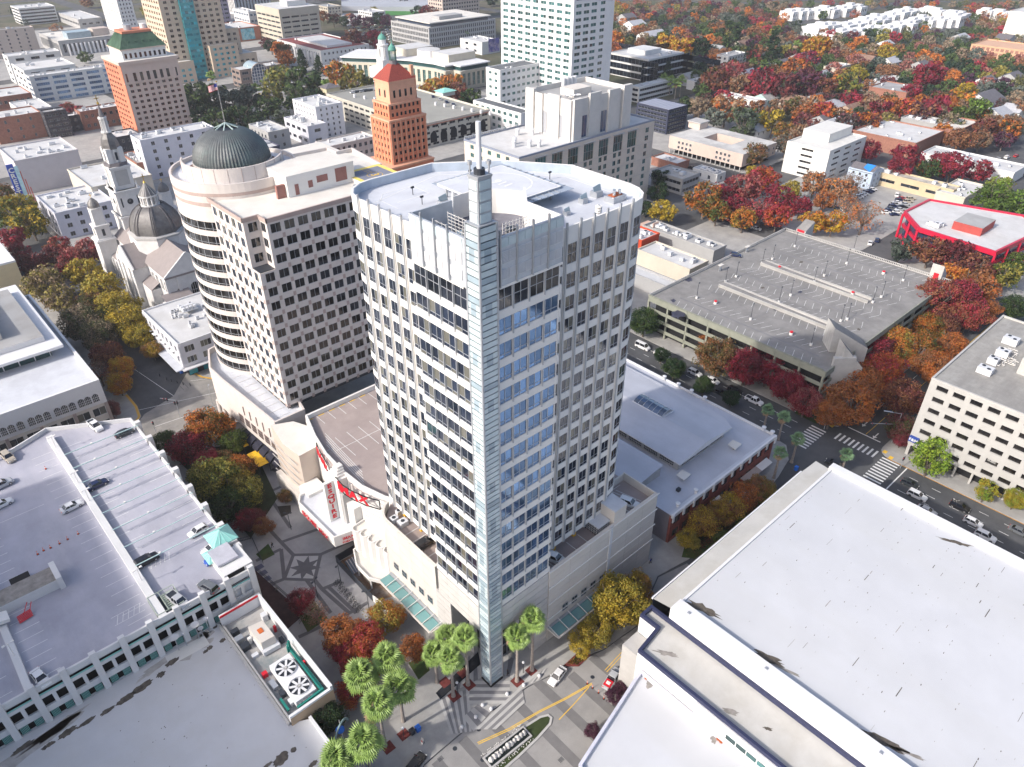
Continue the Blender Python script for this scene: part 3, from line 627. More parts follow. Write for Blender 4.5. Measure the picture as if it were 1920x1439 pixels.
# glass corner fin (the lantern) with mast
sp = MB(); c0, c1, d0, d1 = 54.5, 57.4, 65.8, 68.4
sp.box(c0+.15, c1-.15, d0+.15, d1-.15, .9, 93.2, mat('fin_groove', (.16,.18,.20), .6, .05)); sp.box(c0+.4, c1-.4, d0+.4, d1-.4, 93.2, 99.0, M['metal'])
sp.box(c0-.1, c1+.1, d0-.1, d1+.1, 0, .9, M['black'])
for (x, y) in ((c0, d0), (c1, d0), (c0, d1)): sp.box(x-.14, x+.14, y-.14, y+.14, .9, 93.3, M['metal'])
for (x, y) in ((c0+.5, d0+.5), (c1-.5, d0+.5), (c0+.5, d1-.5)): sp.box(x-.12, x+.12, y-.12, y+.12, 93.2, 99.2, M['metal'])
sp.box(c0+.3, c1-.3, d0+.3, d1-.3, 99.0, 99.3, M['metal']); sp.box(c0-.05, c1+.05, d0-.05, d1+.05, 93.2, 93.35, M['metal'])
sp.box(c0+.3, c0+.6, d1, 68.8, 14, 84, M['metal']); sp.build('fin_frame', T)
rnd = random.Random(3)
pan_a = MB(); pan_a.box(0, .12, 0, 3.2, 0, .74, M['frost']); pan_b = MB(); pan_b.box(0, .12, 0, 3.2, 0, .74, M['frost_b'])
pan_c = MB(); pan_c.box(0, .12, 0, 1.0, 0, .74, M['frost']); pan_c.box(0.02, .12, 1.0, 2.5, 0.02, .72, M['frost_b']); pan_c.box(0, .12, 2.5, 3.2, 0, .74, M['frost'])
ms = [mesh_only(k, 'pane') for k in (pan_a, pan_b, pan_c)]
N = 95
for k in range(N):
 z = 1.0+k*(92.2/N); band = ((z-1) % 7.8)/7.8
 me = ms[2] if .1 < band < .42 and z > 20 else (ms[1] if rnd.random() < (.6 if z < 45 else .2) else ms[0])
 o = piece(me, 'glass_pane', T, rel(T, c0-.08, d0+.15, z), 0); o.scale = (1, .72, .92*(92.2/N)/.84)
 o = piece(me, 'glass_pane', T, rel(T, c1-.15, d0-.08, z), math.pi/2); o.scale = (1, .81, .92*(92.2/N)/.84)
for k in range(4):
 z = 93.5+k*1.38
 for (l, r, q) in (((c0+.32, d0+.6, z), 0, .45), ((c1-.6, d0+.32, z), math.pi/2, .53)):
  o = piece(ms[0], 'glass_pane', T, rel(T, *l), r); o.scale = (1, q, 1.5)
mb = MB(); mb.cyl(55.9, 67.1, 99.2, 105.4, .32, mat('mast', (.55,.56,.58), .4), n=12); mb.cyl(55.9, 67.1, 99.3, 100, .7, M['dark'], n=12); mb.build('mast', T)
for x, y in ((55.1, 67.9), (56.9, 66.5)):
 mb = MB(); mb.cyl(x, y, 99.3, 100.4, .1, M['metal'], n=8); mb.cyl(x, y, 100.4, 100.9, .28, M['metal'], n=8); mb.build('beacon', T)
# ---------------------------------------------------------------- the podium car park around the tower's foot
PD = thing('podium_car_park', 'beige stone podium with rooftop parking round the foot of the white tower', 'building', (54.8, 66, 0))
DZ = 18.6
mb = MB(); pod = [(69.6, 66.2), (102.0, 66.2), (102.0, 75.3), (98, 104.6), (60.5, 104.6), (55.1, 99.5), (55.1, 81.9), (59.5, 81.9), (59.5, 77.3), (66, 70), (69.6, 70)]
mb.prism(pod, 0, DZ, M['stone'], top=M['deck']); mb.build('deck', PD)
w1 = MB(); ST = M['stone']
courses(w1, (55.1, 98.2), (55.1, 81.9), .3, 20.2, 8, ST, gap=.06, panel=4)
for (p, q) in (((69.6, 66.2), (86.8, 66.2)), ((87.6, 66.2), (102.0, 66.2))): courses(w1, p, q, .3, 20.7, 9, ST, gap=.07, panel=5.5)
w1.box(86.8, 87.6, 65.75, 66.2, 0, 20.7, M['louver'])
for z in (20.7-2.27*k for k in range(0, 8, 2)): w1.box(69.5, 102.4, 65.72, 65.86, z-.25, z, W_)
w1.box(55.1, 55.4, 81.9, 98.2, DZ, 20.2, ST); w1.box(69.6, 102, 66.2, 66.5, DZ, 20.7, ST); w1.box(101.7, 102.0, 66.5, 75.3, DZ, 20.7, ST); w1.box(98, 101.7, 75, 75.3, DZ, 20.5, ST)
for p, q in zip(arc(60.2, 98.2, 5.1, 110, 180, 6)[:-1], arc(60.2, 98.2, 5.1, 110, 180, 6)[1:]): w1.beam((*p, 10.1), (*q, 10.1), .5, 20.2, ST)
w1.build('wall', PD)
def add_win(T_, x, y, z, w, h, face, gl=G['dark'], fr=M['metal'], nx=2, nz=2, name='window', sub=None):
 me, _ = win_mesh(w, h, gl, fr, nx, nz); ang = 0 if face == '-y' else -math.pi/2
 o = piece(me, name, T_, rel(T_, x if face != '-y' else x, y, z), ang+math.pi)
 return o
for k in range(5): add_win(PD, 54.74, 96.9-2.95*k-1.5, 7.9, 1.6, 1.7, '-x')
for k in range(5): add_win(PD, 73.6+2.75*k+1.6, 65.82, 6.3, 1.6, 1.9, '-y')
for (x, y) in ((59.6, 98.4), (59.6, 92.7), (59.6, 87), (75.6, 70.9), (81.4, 70.9)):
 mb = MB(); mb.box(x-.35, x+.35, y-.35, y+.35, DZ, 20.6, W_); mb.box(x-.37, x+.37, y-.37, y+.37, DZ, DZ+1.3, M['yellow']); mb.build('column', PD)
pk = MB()
for k in range(6): line(pk, [(55.3, 96.4-2.6*k), (59.6, 96.4-2.6*k)], .12, DZ, M['paintw'])
for k in range(9): line(pk, [(72.6+3.2*k, 66.6), (72.6+3.2*k, 70.5)], .12, DZ, M['paintw'])
for k in range(5): line(pk, [(55.5, 94.5-2.6*k), (55.5, 93.2-2.6*k)], .3, DZ, M['painty'])
for k in range(6): line(pk, [(72.8+3.2*k, 66.8), (74.4+3.2*k, 66.8)], .3, DZ, M['painty'])
for k in range(7): line(pk, [(94+.9*k, 68), (92.6+.9*k, 74)], .12, DZ, M['paintw'])
line(pk, [(92, 74.5), (100, 74.5)], .12, DZ, M['paintw']); pk.build('parking_lines', PD)
mb = MB(); mb.box(88.3, 91.9, 66.3, 71.6, DZ, 23.7, M['stone']); mb.box(88.2, 92.0, 66.2, 71.7, 23.7, 24.0, M['blue_roof']); mb.build('stair_tower', PD)
mb = MB(); mb.box(84.6, 88.2, 67.2, 71.4, 20.9, 21.1, M['louver'])
for k in range(7): mb.box(84.7, 84.8, 67.3+.65*k, 67.45+.65*k, DZ, 20.9, M['dark']); mb.box(84.8+.5*k, 84.9+.5*k, 67.3, 67.4, DZ, 20.9, M['dark'])
for z in (19.1, 19.6, 20.1, 20.6): mb.box(84.66, 84.76, 67.3, 71.3, z, z+.06, M['louver']); mb.box(84.7, 88.2, 67.24, 67.34, z, z+.06, M['louver'])
mb.build('bike_cage', PD)
mb = MB(); mb.box(93.6, 96.6, 74, 75, DZ, 20.4, M['frost_b']); mb.build('plant_unit', PD)
for (x, y, a, b) in ((56.9, 98.6, 1.5, 1.3), (57.7, 96.6, 1.9, 1.6), (58.9, 99.7, 1.2, 1.)):
 mb = MB(); mb.box(x-a/2, x+a/2, y-b/2, y+b/2, DZ, DZ+1.1, M['louver']); mb.cyl(x, y, DZ+1.1, DZ+1.2, .4, M['dark'], n=10); mb.build('plant_unit', PD)
def canopy(pts_y=None, pts_x=None):
 o = thing('glass_canopy', *( ('teal glass canopy over the pavement on the plaza side of the tower', ) if pts_y else ('teal glass canopy over the pavement on the street side of the tower', )), 'canopy', ((51.2, 80.5, 4.9) if pts_y else (69.3, 62.3, 4.9)))
 if pts_y:
  for k in range(7):
   mb = MB(); y = 80.6+2.55*k; mb.box(51.6, 54.0, y+.06, y+2.5, 5.0, 5.06, G['canopy']); mb.build('pane', o)
   mb = MB(); mb.beam((51.3, y, 5.15), (54.7, y, 5.7), .1, .14, W_); mb.build('rafter', o)
  mb = MB(); mb.box(51.2, 51.5, 80.4, 98.6, 4.85, 5.1, ST); mb.box(51.5, 54.7, 80.2, 80.45, 4.85, 5.1, ST); mb.box(54.1, 54.7, 80.45, 98.6, 4.85, 5.1, M['metal']); mb.build('edge_beam', o)
 else:
  for k in range(7):
   mb = MB(); x = 69.5+2.75*k; mb.box(x+.06, x+2.7, 62.8, 65.2, 5.0, 5.06, G['canopy']); mb.build('pane', o)
   mb = MB(); mb.beam((x, 62.4, 5.15), (x, 65.6, 5.7), .1, .14, W_); mb.build('rafter', o)
  mb = MB(); mb.box(69.3, 88.9, 62.3, 62.6, 4.85, 5.1, ST); mb.box(69.2, 69.45, 62.6, 65.7, 4.85, 5.1, ST); mb.box(69.45, 88.9, 65.25, 65.7, 4.85, 5.1, M['metal']); mb.build('edge_beam', o)
canopy(pts_y=1); canopy(pts_x=1)
# ================================================================ theatre beside the tower
TH = thing('movie_theatre', 'white art deco movie theatre with red vertical ESQUIRE sign and scalloped marquee', 'theatre', (55, 118, 0))
TZ = 18.8; ST = M['stone']
mb = MB(); tpoly = [(60.2, 104.8), (98, 104.8), (96, 142.0), (61.2, 142.0), (57.0, 126), (57.0, 112), (58.9, 104.8)]
mb.prism(tpoly, 0, TZ, ST, top=M['deck']); mb.build('deck', TH)
mb = MB(); front = [(61.2, 142.0), (58.7, 133.5), (57.2, 126), (56.8, 118), (57.2, 111), (58.9, 104.8), (60.3, 102)]
for a, b in zip(front[:-1], front[1:]): mb.beam((*a, 10), (*b, 10), .5, 20.2, M['white'])
mb.beam((61.2, 142, 19.3), (96, 142, 19.3), .6, 1.4, M['white']); mb.build('front_wall', TH)
for k in range(7):
 m2 = MB(); z = 17.6-1.5*k
 for a, b in zip(front[4:6], front[5:7]): m2.beam((a[0]-.3, a[1], z), (b[0]-.3, b[1], z), .12, .12, M['stone_d'])
 m2.build('ledge', TH)
pk = MB()
for k in range(11): line(pk, [(60.6+3.0*k, 137.5), (60.6+3.0*k, 141.6)], .12, TZ, M['paintw']);
for k in range(9): line(pk, [(62.5+3.2*k, 122), (62.5+3.2*k, 131)], .12, TZ, M['paintw'])
line(pk, [(60, 126.5), (92, 126.5)], .12, TZ, M['paintw'])
for k in range(5): line(pk, [(58.4+.5*k, 112+k), (59.6+.5*k, 130+k)], .12, TZ, M['paintw'])
for k in range(6): line(pk, [(61+3*k, 141.3), (62.6+3*k, 141.3)], .3, TZ, M['painty'])
pk.build('parking_lines', TH)
mb = MB(); mb.prism([(49.6, 113.0), (55.8, 111.6), (57.3, 112), (57, 130.6), (50.9, 130.6), (49.4, 128.5)], 5.0, 7.4, M['white'], top=M['blue_roof'], bottom=True)
mb.ring([(49.6, 113.0), (55.8, 111.6), (57.3, 112), (57, 130.6), (50.9, 130.6), (49.4, 128.5)], .3, 7.4, 8.0, M['white']); mb.build('marquee', TH)
text_mesh('ESQUIRE  IMAX', 1.7, M['red'], 'lettering', .04, TH, rel(TH, 49.2, 121, 6.2), (math.pi/2, 0, -math.pi/2), 1.0)
text_mesh('IMAX', 1.1, M['red'], 'lettering', .04, TH, rel(TH, 52.6, 112.0, 6.8), (math.pi/2, 0, R_(-13)))
text_mesh('THEATRE', .7, M['red'], 'lettering', .04, TH, rel(TH, 52.6, 112.0, 5.7), (math.pi/2, 0, R_(-13)))
mb = MB(); mb.box(55.5, 58.5, 103, 112, 0, 6.2, M['red']); mb.box(55.2, 58.2, 104, 112, 6.2, 6.5, M['blue_roof']); mb.build('side_marquee', TH)
# vertical sign
bl = MB(); bl.box(51.9, 54.3, 118.2, 119.0, 7.4, 18.6, M['white']); bl.box(54.3, 56.8, 116.3, 120.8, 7.4, 19.5, M['white'])
for k in range(4): bl.box(54.6+.3*k, 56.9, 117.0+.3*k, 120.2-.3*k, 19.5+k*.55, 20.05+k*.55, M['white'])
bl.box(54.4, 56.9, 115.2, 116.3, 3, 16, M['stone_d']); bl.box(55, 57.4, 112.2, 115.2, 3, 13.5, M['white']); bl.box(52.1, 56.8, 119.0, 122.5, 7.4, 12, M['white'])
bs = bl.build('sign_blade', TH)
for k, ch in enumerate('ESQUIRE'):
 text_mesh(ch, 1.5, M['red'], 'letter', .05, bs, rel(TH, 53.1, 118.13, 17.6-k*1.5), (math.pi/2, 0, 0), 1.45, .03)
# IMAX sign boards on struts
def imax(T_, pts, z, h, txtx, ang):
 mb = MB()
 for a, b in zip(pts[:-1], pts[1:]):
  for zz in (z, z+h): mb.beam((*a, zz), (*b, zz), .18, .18, M['black'])
 for a in (pts[0], pts[-1]): mb.beam((*a, z), (*a, z+h), .18, .18, M['black'])
 for a in pts[1:-1:2]: mb.beam((a[0], a[1], z+h*.6), (a[0]+3.2, a[1]+.5, z+h*.6), .12, .12, M['metal'])
 s = mb.build('sign_frame', T_)
 for i, (x, y, ch) in enumerate(txtx): text_mesh(ch, h*1.15, M['red'], 'letter', .08, s, rel(T_, x-.1, y, z+h*.5), (math.pi/2, 0, ang), 1.25, .045)
imax(TH, [(54.6, 117.5), (54.3, 114), (54.8, 111), (55.8, 107.8), (57.4, 104.6)], 17.4, 2.5, [(54.35, 115.8, 'I'), (54.4, 113.7, 'M'), (54.9, 110.9, 'A'), (55.8, 108.3, 'X')], R_(-78))
imax(TH, [(57.6, 131), (56.6, 127.5), (55.8, 124), (55.3, 121.5)], 17.4, 2.5, [(57.0, 129.6, 'I'), (56.5, 127.6, 'M'), (55.9, 125.2, 'A'), (55.4, 123, 'X')], R_(-104))
# scalloped corner hall
sc = MB(); sp_ = []
for i in range(5):
 cx, cy = 54.6+.35*i, 110.3-2.5*i
 sp_ += [(cx+1.25*math.cos(R_(a))-.3, cy+1.25*math.sin(R_(a))) for a in (75, 110, 145, 180, 215, 250, 285)]
spoly = [(59.5, 112)]+sp_+[(57.5, 98.4), (59.5, 98.4)]
sc.prism(spoly, 3.4, 9.4, M['white'], top=M['roof_c']); sc.ring(spoly, .25, 9.4, 9.9, M['white']); sc.build('scalloped_hall', TH)
sc = MB(); low = [(57, 112), (52.6, 110.8), (50.6, 106.5), (50.6, 101.5), (53, 97.4), (57.5, 97.2)]
sc.prism(low, 3.0, 3.4, M['white'], top=M['roof_c'], bottom=True); sc.ring(low, .3, 3.4, 3.9, M['white']);
for p in low[1:5]: sc.cyl(p[0]+.5, p[1], 0, 3.0, .2, M['white'])
sc.build('porch_roof', TH)
mb = MB(); cc = [(61.2, 142.2), (59.2, 143), (57.2, 142.2), (55.6, 139.8), (54.6, 136.6)]
cst = [(61.2, 142.0)]+[(60.4, 144.5), (57.8, 146.2), (55.5, 149)]+[(53.9, 148.6), (53.2, 140), (53.6, 134), (56, 131.5), (58.4, 133)]
mb.prism([(58.6, 133.6), (61.3, 142.2), (59.5, 146.4), (54.6, 148.8), (53.2, 140), (53.8, 133.2)][::-1], 0, 16.6, mat('tan_stone', (.56,.47,.40), .8, .06, .5, stain=(.5,.42,.36), stain_s=.5, stain_a=.4), top=M['roof_c'])
for k in range(6): mb.box(53.1, 53.3, 134, 148, 2.4*k+1.5, 2.4*k+1.62, M['stone_d'])
mb.build('curved_wall', TH)
mb = MB(); mb.box(52.2, 57, 128.6, 133.2, 0, 8.2, M['white']); mb.box(52.2, 53.6, 133.2, 146, 0, 4.6, ST); mb.build('entrance_block', TH)
# ================================================================ beige office complex with the domed drum
BC = thing('beige_office_complex', 'beige and mauve office tower with a banded round drum and dark ribbed dome', 'office tower', (61.6, 153, 0))
BW = mat('beige_panel', (.60,.545,.51), .7, .05, .6); BP = mat('mauve_panel', (.40,.31,.28), .7, .06, .6)
core = MB(); ZR = 65.2
foot2 = [(65.4, 153.0), (106, 153.0), (106, 200), (75, 200), (61.6, 173.5), (61.6, 156.8), (65.4, 156.8)]
footL = [(61.6, 153.0), (106, 153.0), (106, 200), (75, 200), (61.6, 173.5)]
core.prism(inset(footL, .05), 15.9, 54.2, M['dark']); core.prism(inset(foot2, .05), 54.2, ZR, M['dark']); core.build('core', BC)
w = MB(); F2 = 3.72; NF = 13; z0 = ZR-NF*F2
stB = MB();
# right face (towards -y): 14 bays
cols = [(1.0, 2.3)]+[(4.4+3.42*i, 2.55) for i in range(11)]
facade(BC, w, (61.6, 153.0), (106, 153.0), z0, F2, 10, cols, BW, sill=1.05, wh=2.2, d=.16, gl=G['bronze'], fr=M['metal'], nx=2, ext=False, bandm=BW)
facade(BC, w, (65.4, 153.0), (106, 153.0), z0+10*F2, F2, 3, [(a-3.8, b) for a, b in cols[1:]], BW, sill=1.05, wh=2.2, d=.16, gl=G['bronze'], fr=M['metal'], nx=2, ext=False)
facade(BC, w, (61.6, 156.8), (65.4, 156.8), z0+10*F2, F2, 3, [(.9, 2.2)], BW, sill=1.05, wh=2.2, d=.16, gl=G['bronze'], fr=M['metal'], nx=2, ext=False)
facade(BC, w, (65.4, 156.8), (65.4, 153.0), z0+10*F2, F2, 3, [(.8, 2.2)], BW, sill=1.05, wh=2.2, d=.16, gl=G['bronze'], fr=M['metal'], nx=2, ext=True)
cl = [(1.3+3.0*i, 1.5) for i in range(4)]; cl = [(.7, 1.9), (4.0, 1.9), (7.3, 1.9), (10.6, 1.9), (13.9, 1.9), (17.4, 1.9)]
facade(BC, w, (61.6, 173.5), (61.6, 153.0), z0, F2, 10, cl, BW, sill=1.05, wh=2.2, d=.16, gl=G['office'], fr=M['metal'], nx=2, ext=True)
facade(BC, w, (61.6, 173.5), (61.6, 156.8), z0+10*F2, F2, 3, cl[:5], BW, sill=1.05, wh=2.2, d=.16, gl=G['office'], fr=M['metal'], nx=2, ext=True)
for k in range(NF+1):     # mauve stone tiles at the crossings and the coping
 z = z0+k*F2
 if k < NF:
  for a, b in [(0, 0)]+cols:
   x = 61.6+a+b+.38 if b else 61.9
   if k >= 10 and x < 65.6: continue
   w.box(x-.36, x+.36, 152.8, 152.83, z-.5, z+.6, BP)
  for a, b in cl:
   y = 173.5-a-b-.7
   if k < 10 or y > 157.2: w.box(61.4, 61.43, y-.4, y+.4, z-.5, z+.6, BP)
w.box(65.1, 106, 152.7, 153.1, ZR, ZR+1, BP); w.box(65.0, 65.4, 152.7, 156.8, ZR, ZR+1, BP); w.box(61.25, 65.2, 156.45, 156.85, ZR, ZR+1, BP); w.box(61.25, 61.6, 156.5, 175, ZR, ZR+1, BP)
w.build('wall', BC)
rr = MB(); rr.prism(foot2, ZR, ZR+.25, M['roof_c']); rr.build('roof', BC)
b1 = MB(); b1.box(76.5, 95, 163.2, 175, ZR+.25, ZR+5.4, M['white'], top=M['roof_c']);
for x0, x1, z0_, z1_ in ((75.6, 76.5, 0, 0), (78.4, 79.4, .3, 2.9), (82, 83.2, 1.3, 3.0), (84.4, 87.4, 2.0, 3.6), (89.6, 92.8, 1.0, 4.3)):
 if z1_: b1.box(x0, x1, 163.12, 163.2, ZR+.25+z0_, ZR+.25+z1_, mat('brown_door', (.28,.13,.11), .7))
b1.build('roof_house', BC)
b1 = MB(); b1.box(74.2, 76.4, 164.2, 165, ZR+.25, ZR+3.4, mat('brown_door', (.28,.13,.11), .7)); b1.build('door', BC)
# round drum
DC = (73.5, 185.0); RD = 15.3
dr = MB(); dr.cyl(DC[0], DC[1], 12, 61, RD-.15, G['bronze'], n=64, cap=False)
for k in range(12):
 z = 16.5+k*F2; dr.lathe(DC[0], DC[1], [(RD-.15, z+2.3), (RD, z+2.3), (RD, z+F2), (RD-.15, z+F2)], BW, 64)
 dr.lathe(DC[0], DC[1], [(RD-.14, z+.5), (RD-.07, z+.5), (RD-.07, z+.58), (RD-.14, z+.58)], M['metal'], 64)
dr.lathe(DC[0], DC[1], [(RD-.4, 12), (RD+.05, 12), (RD+.05, 16.5), (RD-.4, 16.5)], BW, 64)
zt = 16.5+12*F2
dr.lathe(DC[0], DC[1], [(RD, zt), (RD, zt+2.2), (RD-.12, zt+2.2), (RD-.12, zt+2.5)], BW, 64); dr.lathe(DC[0], DC[1], [(RD, zt+2.5), (RD, zt+3.4)], BP, 64)
dr.lathe(DC[0], DC[1], [(RD, zt+3.4), (RD+.1, zt+5)], BW, 64); dr.lathe(DC[0], DC[1], [(RD+.05, zt+5), (RD+.05, zt+5.8)], BP, 64); dr.lathe(DC[0], DC[1], [(RD+.1, zt+5.8), (RD+.1, zt+8), (RD-.4, zt+8), (RD-.4, zt+7)], BW, 64)
dr.cyl(DC[0], DC[1], zt+6.8, zt+7, RD-.4, M['blue_roof'], n=64)
dr.build('drum', BC)
for k in range(12):
 for j in range(14):
  a = R_(150+j*8.6); mb = MB() if 0 else None
mm = MB(); mm.box(-.06, .06, -.06, .06, 0, 2.28, M['metal']); mme = mesh_only(mm, 'mullion')
for k in range(12):
 for j in range(15):
  a = R_(152+j*8.2); z = 16.5+k*F2
  piece(mme, 'mullion', BC, rel(BC, DC[0]+(RD-.12)*math.cos(a), DC[1]+(RD-.12)*math.sin(a), z), a)
rg = MB(); z = zt+7; rg.lathe(DC[0], DC[1], [(12.2, z), (12.2, z+3.6), (11.8, z+3.6), (11.8, z+.2)], BW, 64, R_(150), R_(330)); rg.cyl(DC[0], DC[1], z, z+.3, 11.8, mat('brown_floor', (.12,.06,.05), .8), n=48)
for a in range(150, 331, 15): rg.box(*sorted((DC[0]+12.2*math.cos(R_(a))-.05, DC[0]+12.25*math.cos(R_(a))+.05)), *sorted((DC[1]+12.2*math.sin(R_(a))-.05, DC[1]+12.25*math.sin(R_(a))+.05)), z, z+3.6, BP)
rg.build('dome_parapet', BC)
dm = MB(); zd = zt+9.6; RDm = 9.4
dm.cyl(DC[0], DC[1], zt+7, zd, RDm+.2, BW, n=48)
prof = [(RDm*math.cos(R_(t)), zd+RDm*.84*math.sin(R_(t))) for t in range(0, 78, 6)]
nr = 72; vs = [];
for r, z in prof:
 for i in range(nr*2):
  a = math.pi*i/nr; rr_ = r*(1.0 if i % 2 else .982); vs.append((DC[0]+rr_*math.cos(a), DC[1]+rr_*math.sin(a), z))
k = nr*2; fs = [(j*k+i, j*k+(i+1) % k, (j+1)*k+(i+1) % k, (j+1)*k+i) for j in range(len(prof)-1) for i in range(k)]
dm.add(vs, fs, M['copper']); rt, ztp = prof[-1]
dm.cyl(DC[0], DC[1], ztp-.6, ztp-.5, rt-.05, M['dark'], n=32)
dm.build('dome', BC)
for i in range(8):
 mb = MB(); a = R_(45*i+10); mb.beam((DC[0]+rt*math.cos(a), DC[1]+rt*math.sin(a), ztp), (DC[0], DC[1], ztp+1.2), .25, .25, mat('copper_light', (.36,.45,.44), .5)); mb.build('dome_rib', BC)
FLW = mat('flag_white', (.7,.7,.7), .8); FLR = mat('flag_red', (.5,.02,.03), .8); FLB = mat('flag_blue', (.02,.03,.2), .8)
def flagpole(x, y, z0, h, label, fl=2.6, name='flagpole', d=(-.75, .3)):
 T_ = thing(name, label, 'flagpole', (x, y, z0)); mb = MB(); mb.cyl(x, y, z0, z0+h, .13, M['chrome'], .07, 8); mb.cyl(x, y, z0+h, z0+h+.25, .2, M['gold'], n=8); mb.build('pole', T_)
 f = MB(); n = 13; hh = fl*.55; ux, uy = d
 for i in range(n):
  m = FLR if i % 2 == 0 else FLW; za, zb_ = z0+h-.3-hh*(i+1)/n, z0+h-.3-hh*i/n
  segs = 6
  for s in range(segs):
   a, b = s/segs, (s+1)/segs; wv = lambda t: .12*math.sin(t*7)
   if i < 7 and b <= .42: m2 = FLB
   else: m2 = m
   f.quad((x+ux*fl*a+wv(a)*uy, y+uy*fl*a+wv(a), za-.5*a), (x+ux*fl*b+wv(b)*uy, y+uy*fl*b+wv(b), za-.5*b), (x+ux*fl*b+wv(b)*uy, y+uy*fl*b+wv(b), zb_-.5*b), (x+ux*fl*a+wv(a)*uy, y+uy*fl*a+wv(a), zb_-.5*a), m2)
 f.build('flag', T_); return T_
flagpole(DC[0], DC[1], ztp+1.1, 9.5, 'tall flagpole with an American flag on top of the ribbed dome', 2.6)
# helipad 3 on the roof behind
hp = MB(); hx0, hx1, hy0, hy1 = 94.0, 105.4, 154.4, 168.0
hp.box(hx0, hx1, hy0, hy1, ZR+.25, ZR+1.3, M['white'], top=mat('helipad_yellow', (.80,.63,.16), .8, .06, .5)); hp.box(hx0+1.3, hx1-1.3, hy0+1.3, hy1-1.3, ZR+1.304, ZR+1.306, mat('helipad_grey', (.20,.21,.26), .8, .08, .5))
line(hp, arc((hx0+hx1)/2, (hy0+hy1)/2, 2.0, 0, 360, 28), .14, ZR+1.31, M['painty'])
for k in range(2): line(hp, [((hx0+hx1)/2-.45+.9*k, (hy0+hy1)/2+2.1), ((hx0+hx1)/2-.45+.9*k, hy1-1.3)], .1, ZR+1.31, M['painty'])
ho = hp.build('helipad', BC)
text_mesh('3', 3.1, M['painty'], 'number', .004, ho, rel(BC, (hx0+hx1)/2, (hy0+hy1)/2, ZR+1.33), (0, 0, R_(-95)))
for (x, y) in ((91.6, 157.3), (92.7, 155.5)):
 mb = MB(); mb.box(x-.9, x+.9, y-.5, y+.5, ZR+.25, ZR+1.1, M['metal']); mb.box(x-.7, x+.3, y-.4, y+.4, ZR+1.1, ZR+1.6, M['metal']); mb.build('roof_unit', BC)
# the block behind (upper roofs seen beside the orange tower)
mb = MB(); rw = [(84, 168.2), (106.5, 168.2), (108.5, 186), (103.5, 186), (103.5, 191), (84, 193)]; mb.prism(rw, 20, ZR, BW, top=M['roof_c']); mb.ring(rw, .5, ZR, ZR+1.1, BW); mb.build('rear_wing', BC)
# podium of the complex
pw = MB(); pp = [(55.6, 149), (61.6, 149), (61.6, 160), (68, 176), (62, 190), (56.6, 190.5), (54.2, 176)]
pw.prism([(55.6, 148.6), (64, 148.6), (70, 176), (66, 196), (58.0, 193.5), (54.2, 184), (54.2, 176)], 5.0, 15.4, BW, top=M['blue_roof'], bottom=True)
pw.ring([(55.6, 148.6), (64, 148.6), (70, 176), (66, 196), (58.0, 193.5), (54.2, 184), (54.2, 176)], .5, 15.4, 17.0, BW)
pw.box(58.3, 66, 149, 187, 0, 5.0, M['stone_d']); pw.build('podium', BC)
for k in range(9): mb = MB(); mb.beam((57.5, 152+3.1*k, 15.46), (61.4, 152+3.1*k, 15.46), .12, .05, M['white']); mb.build('roof_batten', BC)
def onwall(t): return (55.6-1.4*t, 148.6+27.4*t)
angw = math.atan2(148.6-176, 55.6-54.2)
for k in range(6):
 t = (k+.6)/8.2; x, y = onwall(t); me, _ = win_mesh(2.4, 2.6, G['dark'], BP, 5, 3)
 piece(me, 'window', BC, rel(BC, x-.02, y, 6.6), angw+math.pi)
 mb = MB(); mb.beam((x-.08, y-1.6, 10.4), (x-.08, y-1.6, 13.2), .12, .25, BP); mb.build('trim', BC)
 aw = MB(); ws = 1.35; vs = []
 for s in (-1, 1):
  for a in (0, 30, 60, 85): vs.append((x-2.2*math.sin(R_(a)), y-1.2+s*ws, 3.0+1.9*math.cos(R_(a))))
 aw.add(vs, [(i, i+1, 5+i, 4+i) for i in range(3)]+[(0,1,2,3),(4,5,6,7)], mat('navy_cloth', (.02,.02,.035), .8)); aw.build('awning', BC)
for t in (.02, .18, .35): mb = MB(); mb.cyl(54.8+.6*t, 186-22*t, 0, 5.0, .7, BW, n=14); mb.build('column', BC)
# ================================================================ orange tower (Elks)
OT = thing('orange_terracotta_tower', 'orange terracotta tower with a red tiled pyramid roof and green copper lantern', 'tower', (178, 244, 0))
OR = mat('orange_stone', (.62,.20,.10), .8, .10, .5, stain=(.55,.26,.16), stain_s=.4, stain_a=.5); ORL = mat('pale_orange_stone', (.66,.34,.22), .8, .1, .5); RT = mat('red_tiles', (.27,.05,.035), .8, .22, 1.5, bump=.2)
ex0, ex1, ey0, ey1 = 192.0, 212.5, 293.5, 308.5
mb = MB(); mb.box(ex0-3, ex1+1, ey0-3, ey1+3, 0, 18, OR, top=M['roof_c']); mb.box(ex0, ex1, ey0, ey1, 18, 38, OR); mb.box(ex0+1.2, ex1-1.6, ey0+1.2, ey1-1.2, 38, 44.8, OR)
mb.box(ex0+2.6, ex1-3.6, ey0+1.8, ey1-1.8, 44.8, 54.2, ORL); mb.box(ex1-3.6, ex1-1.4, ey0+4, ey1-3, 44.8, 55, OR)
for (a, b, c, d, z) in ((ex0, ex1, ey0, ey1, 37.6), (ex0+1.2, ex1-1.6, ey0+1.2, ey1-1.2, 44.4), (ex0+2.6, ex1-3.6, ey0+1.8, ey1-1.8, 53.8), (ex0-3, ex1+1, ey0-3, ey1+3, 17.4)): mb.box(a-.3, b+.3, c-.3, d+.3, z, z+.8, ORL)
for i in range(8): mb.box(ex0+.1+i*2.85, ex0+.5+i*2.85, ey0-.35, ey0-.02, 18, 37.6, ORL)
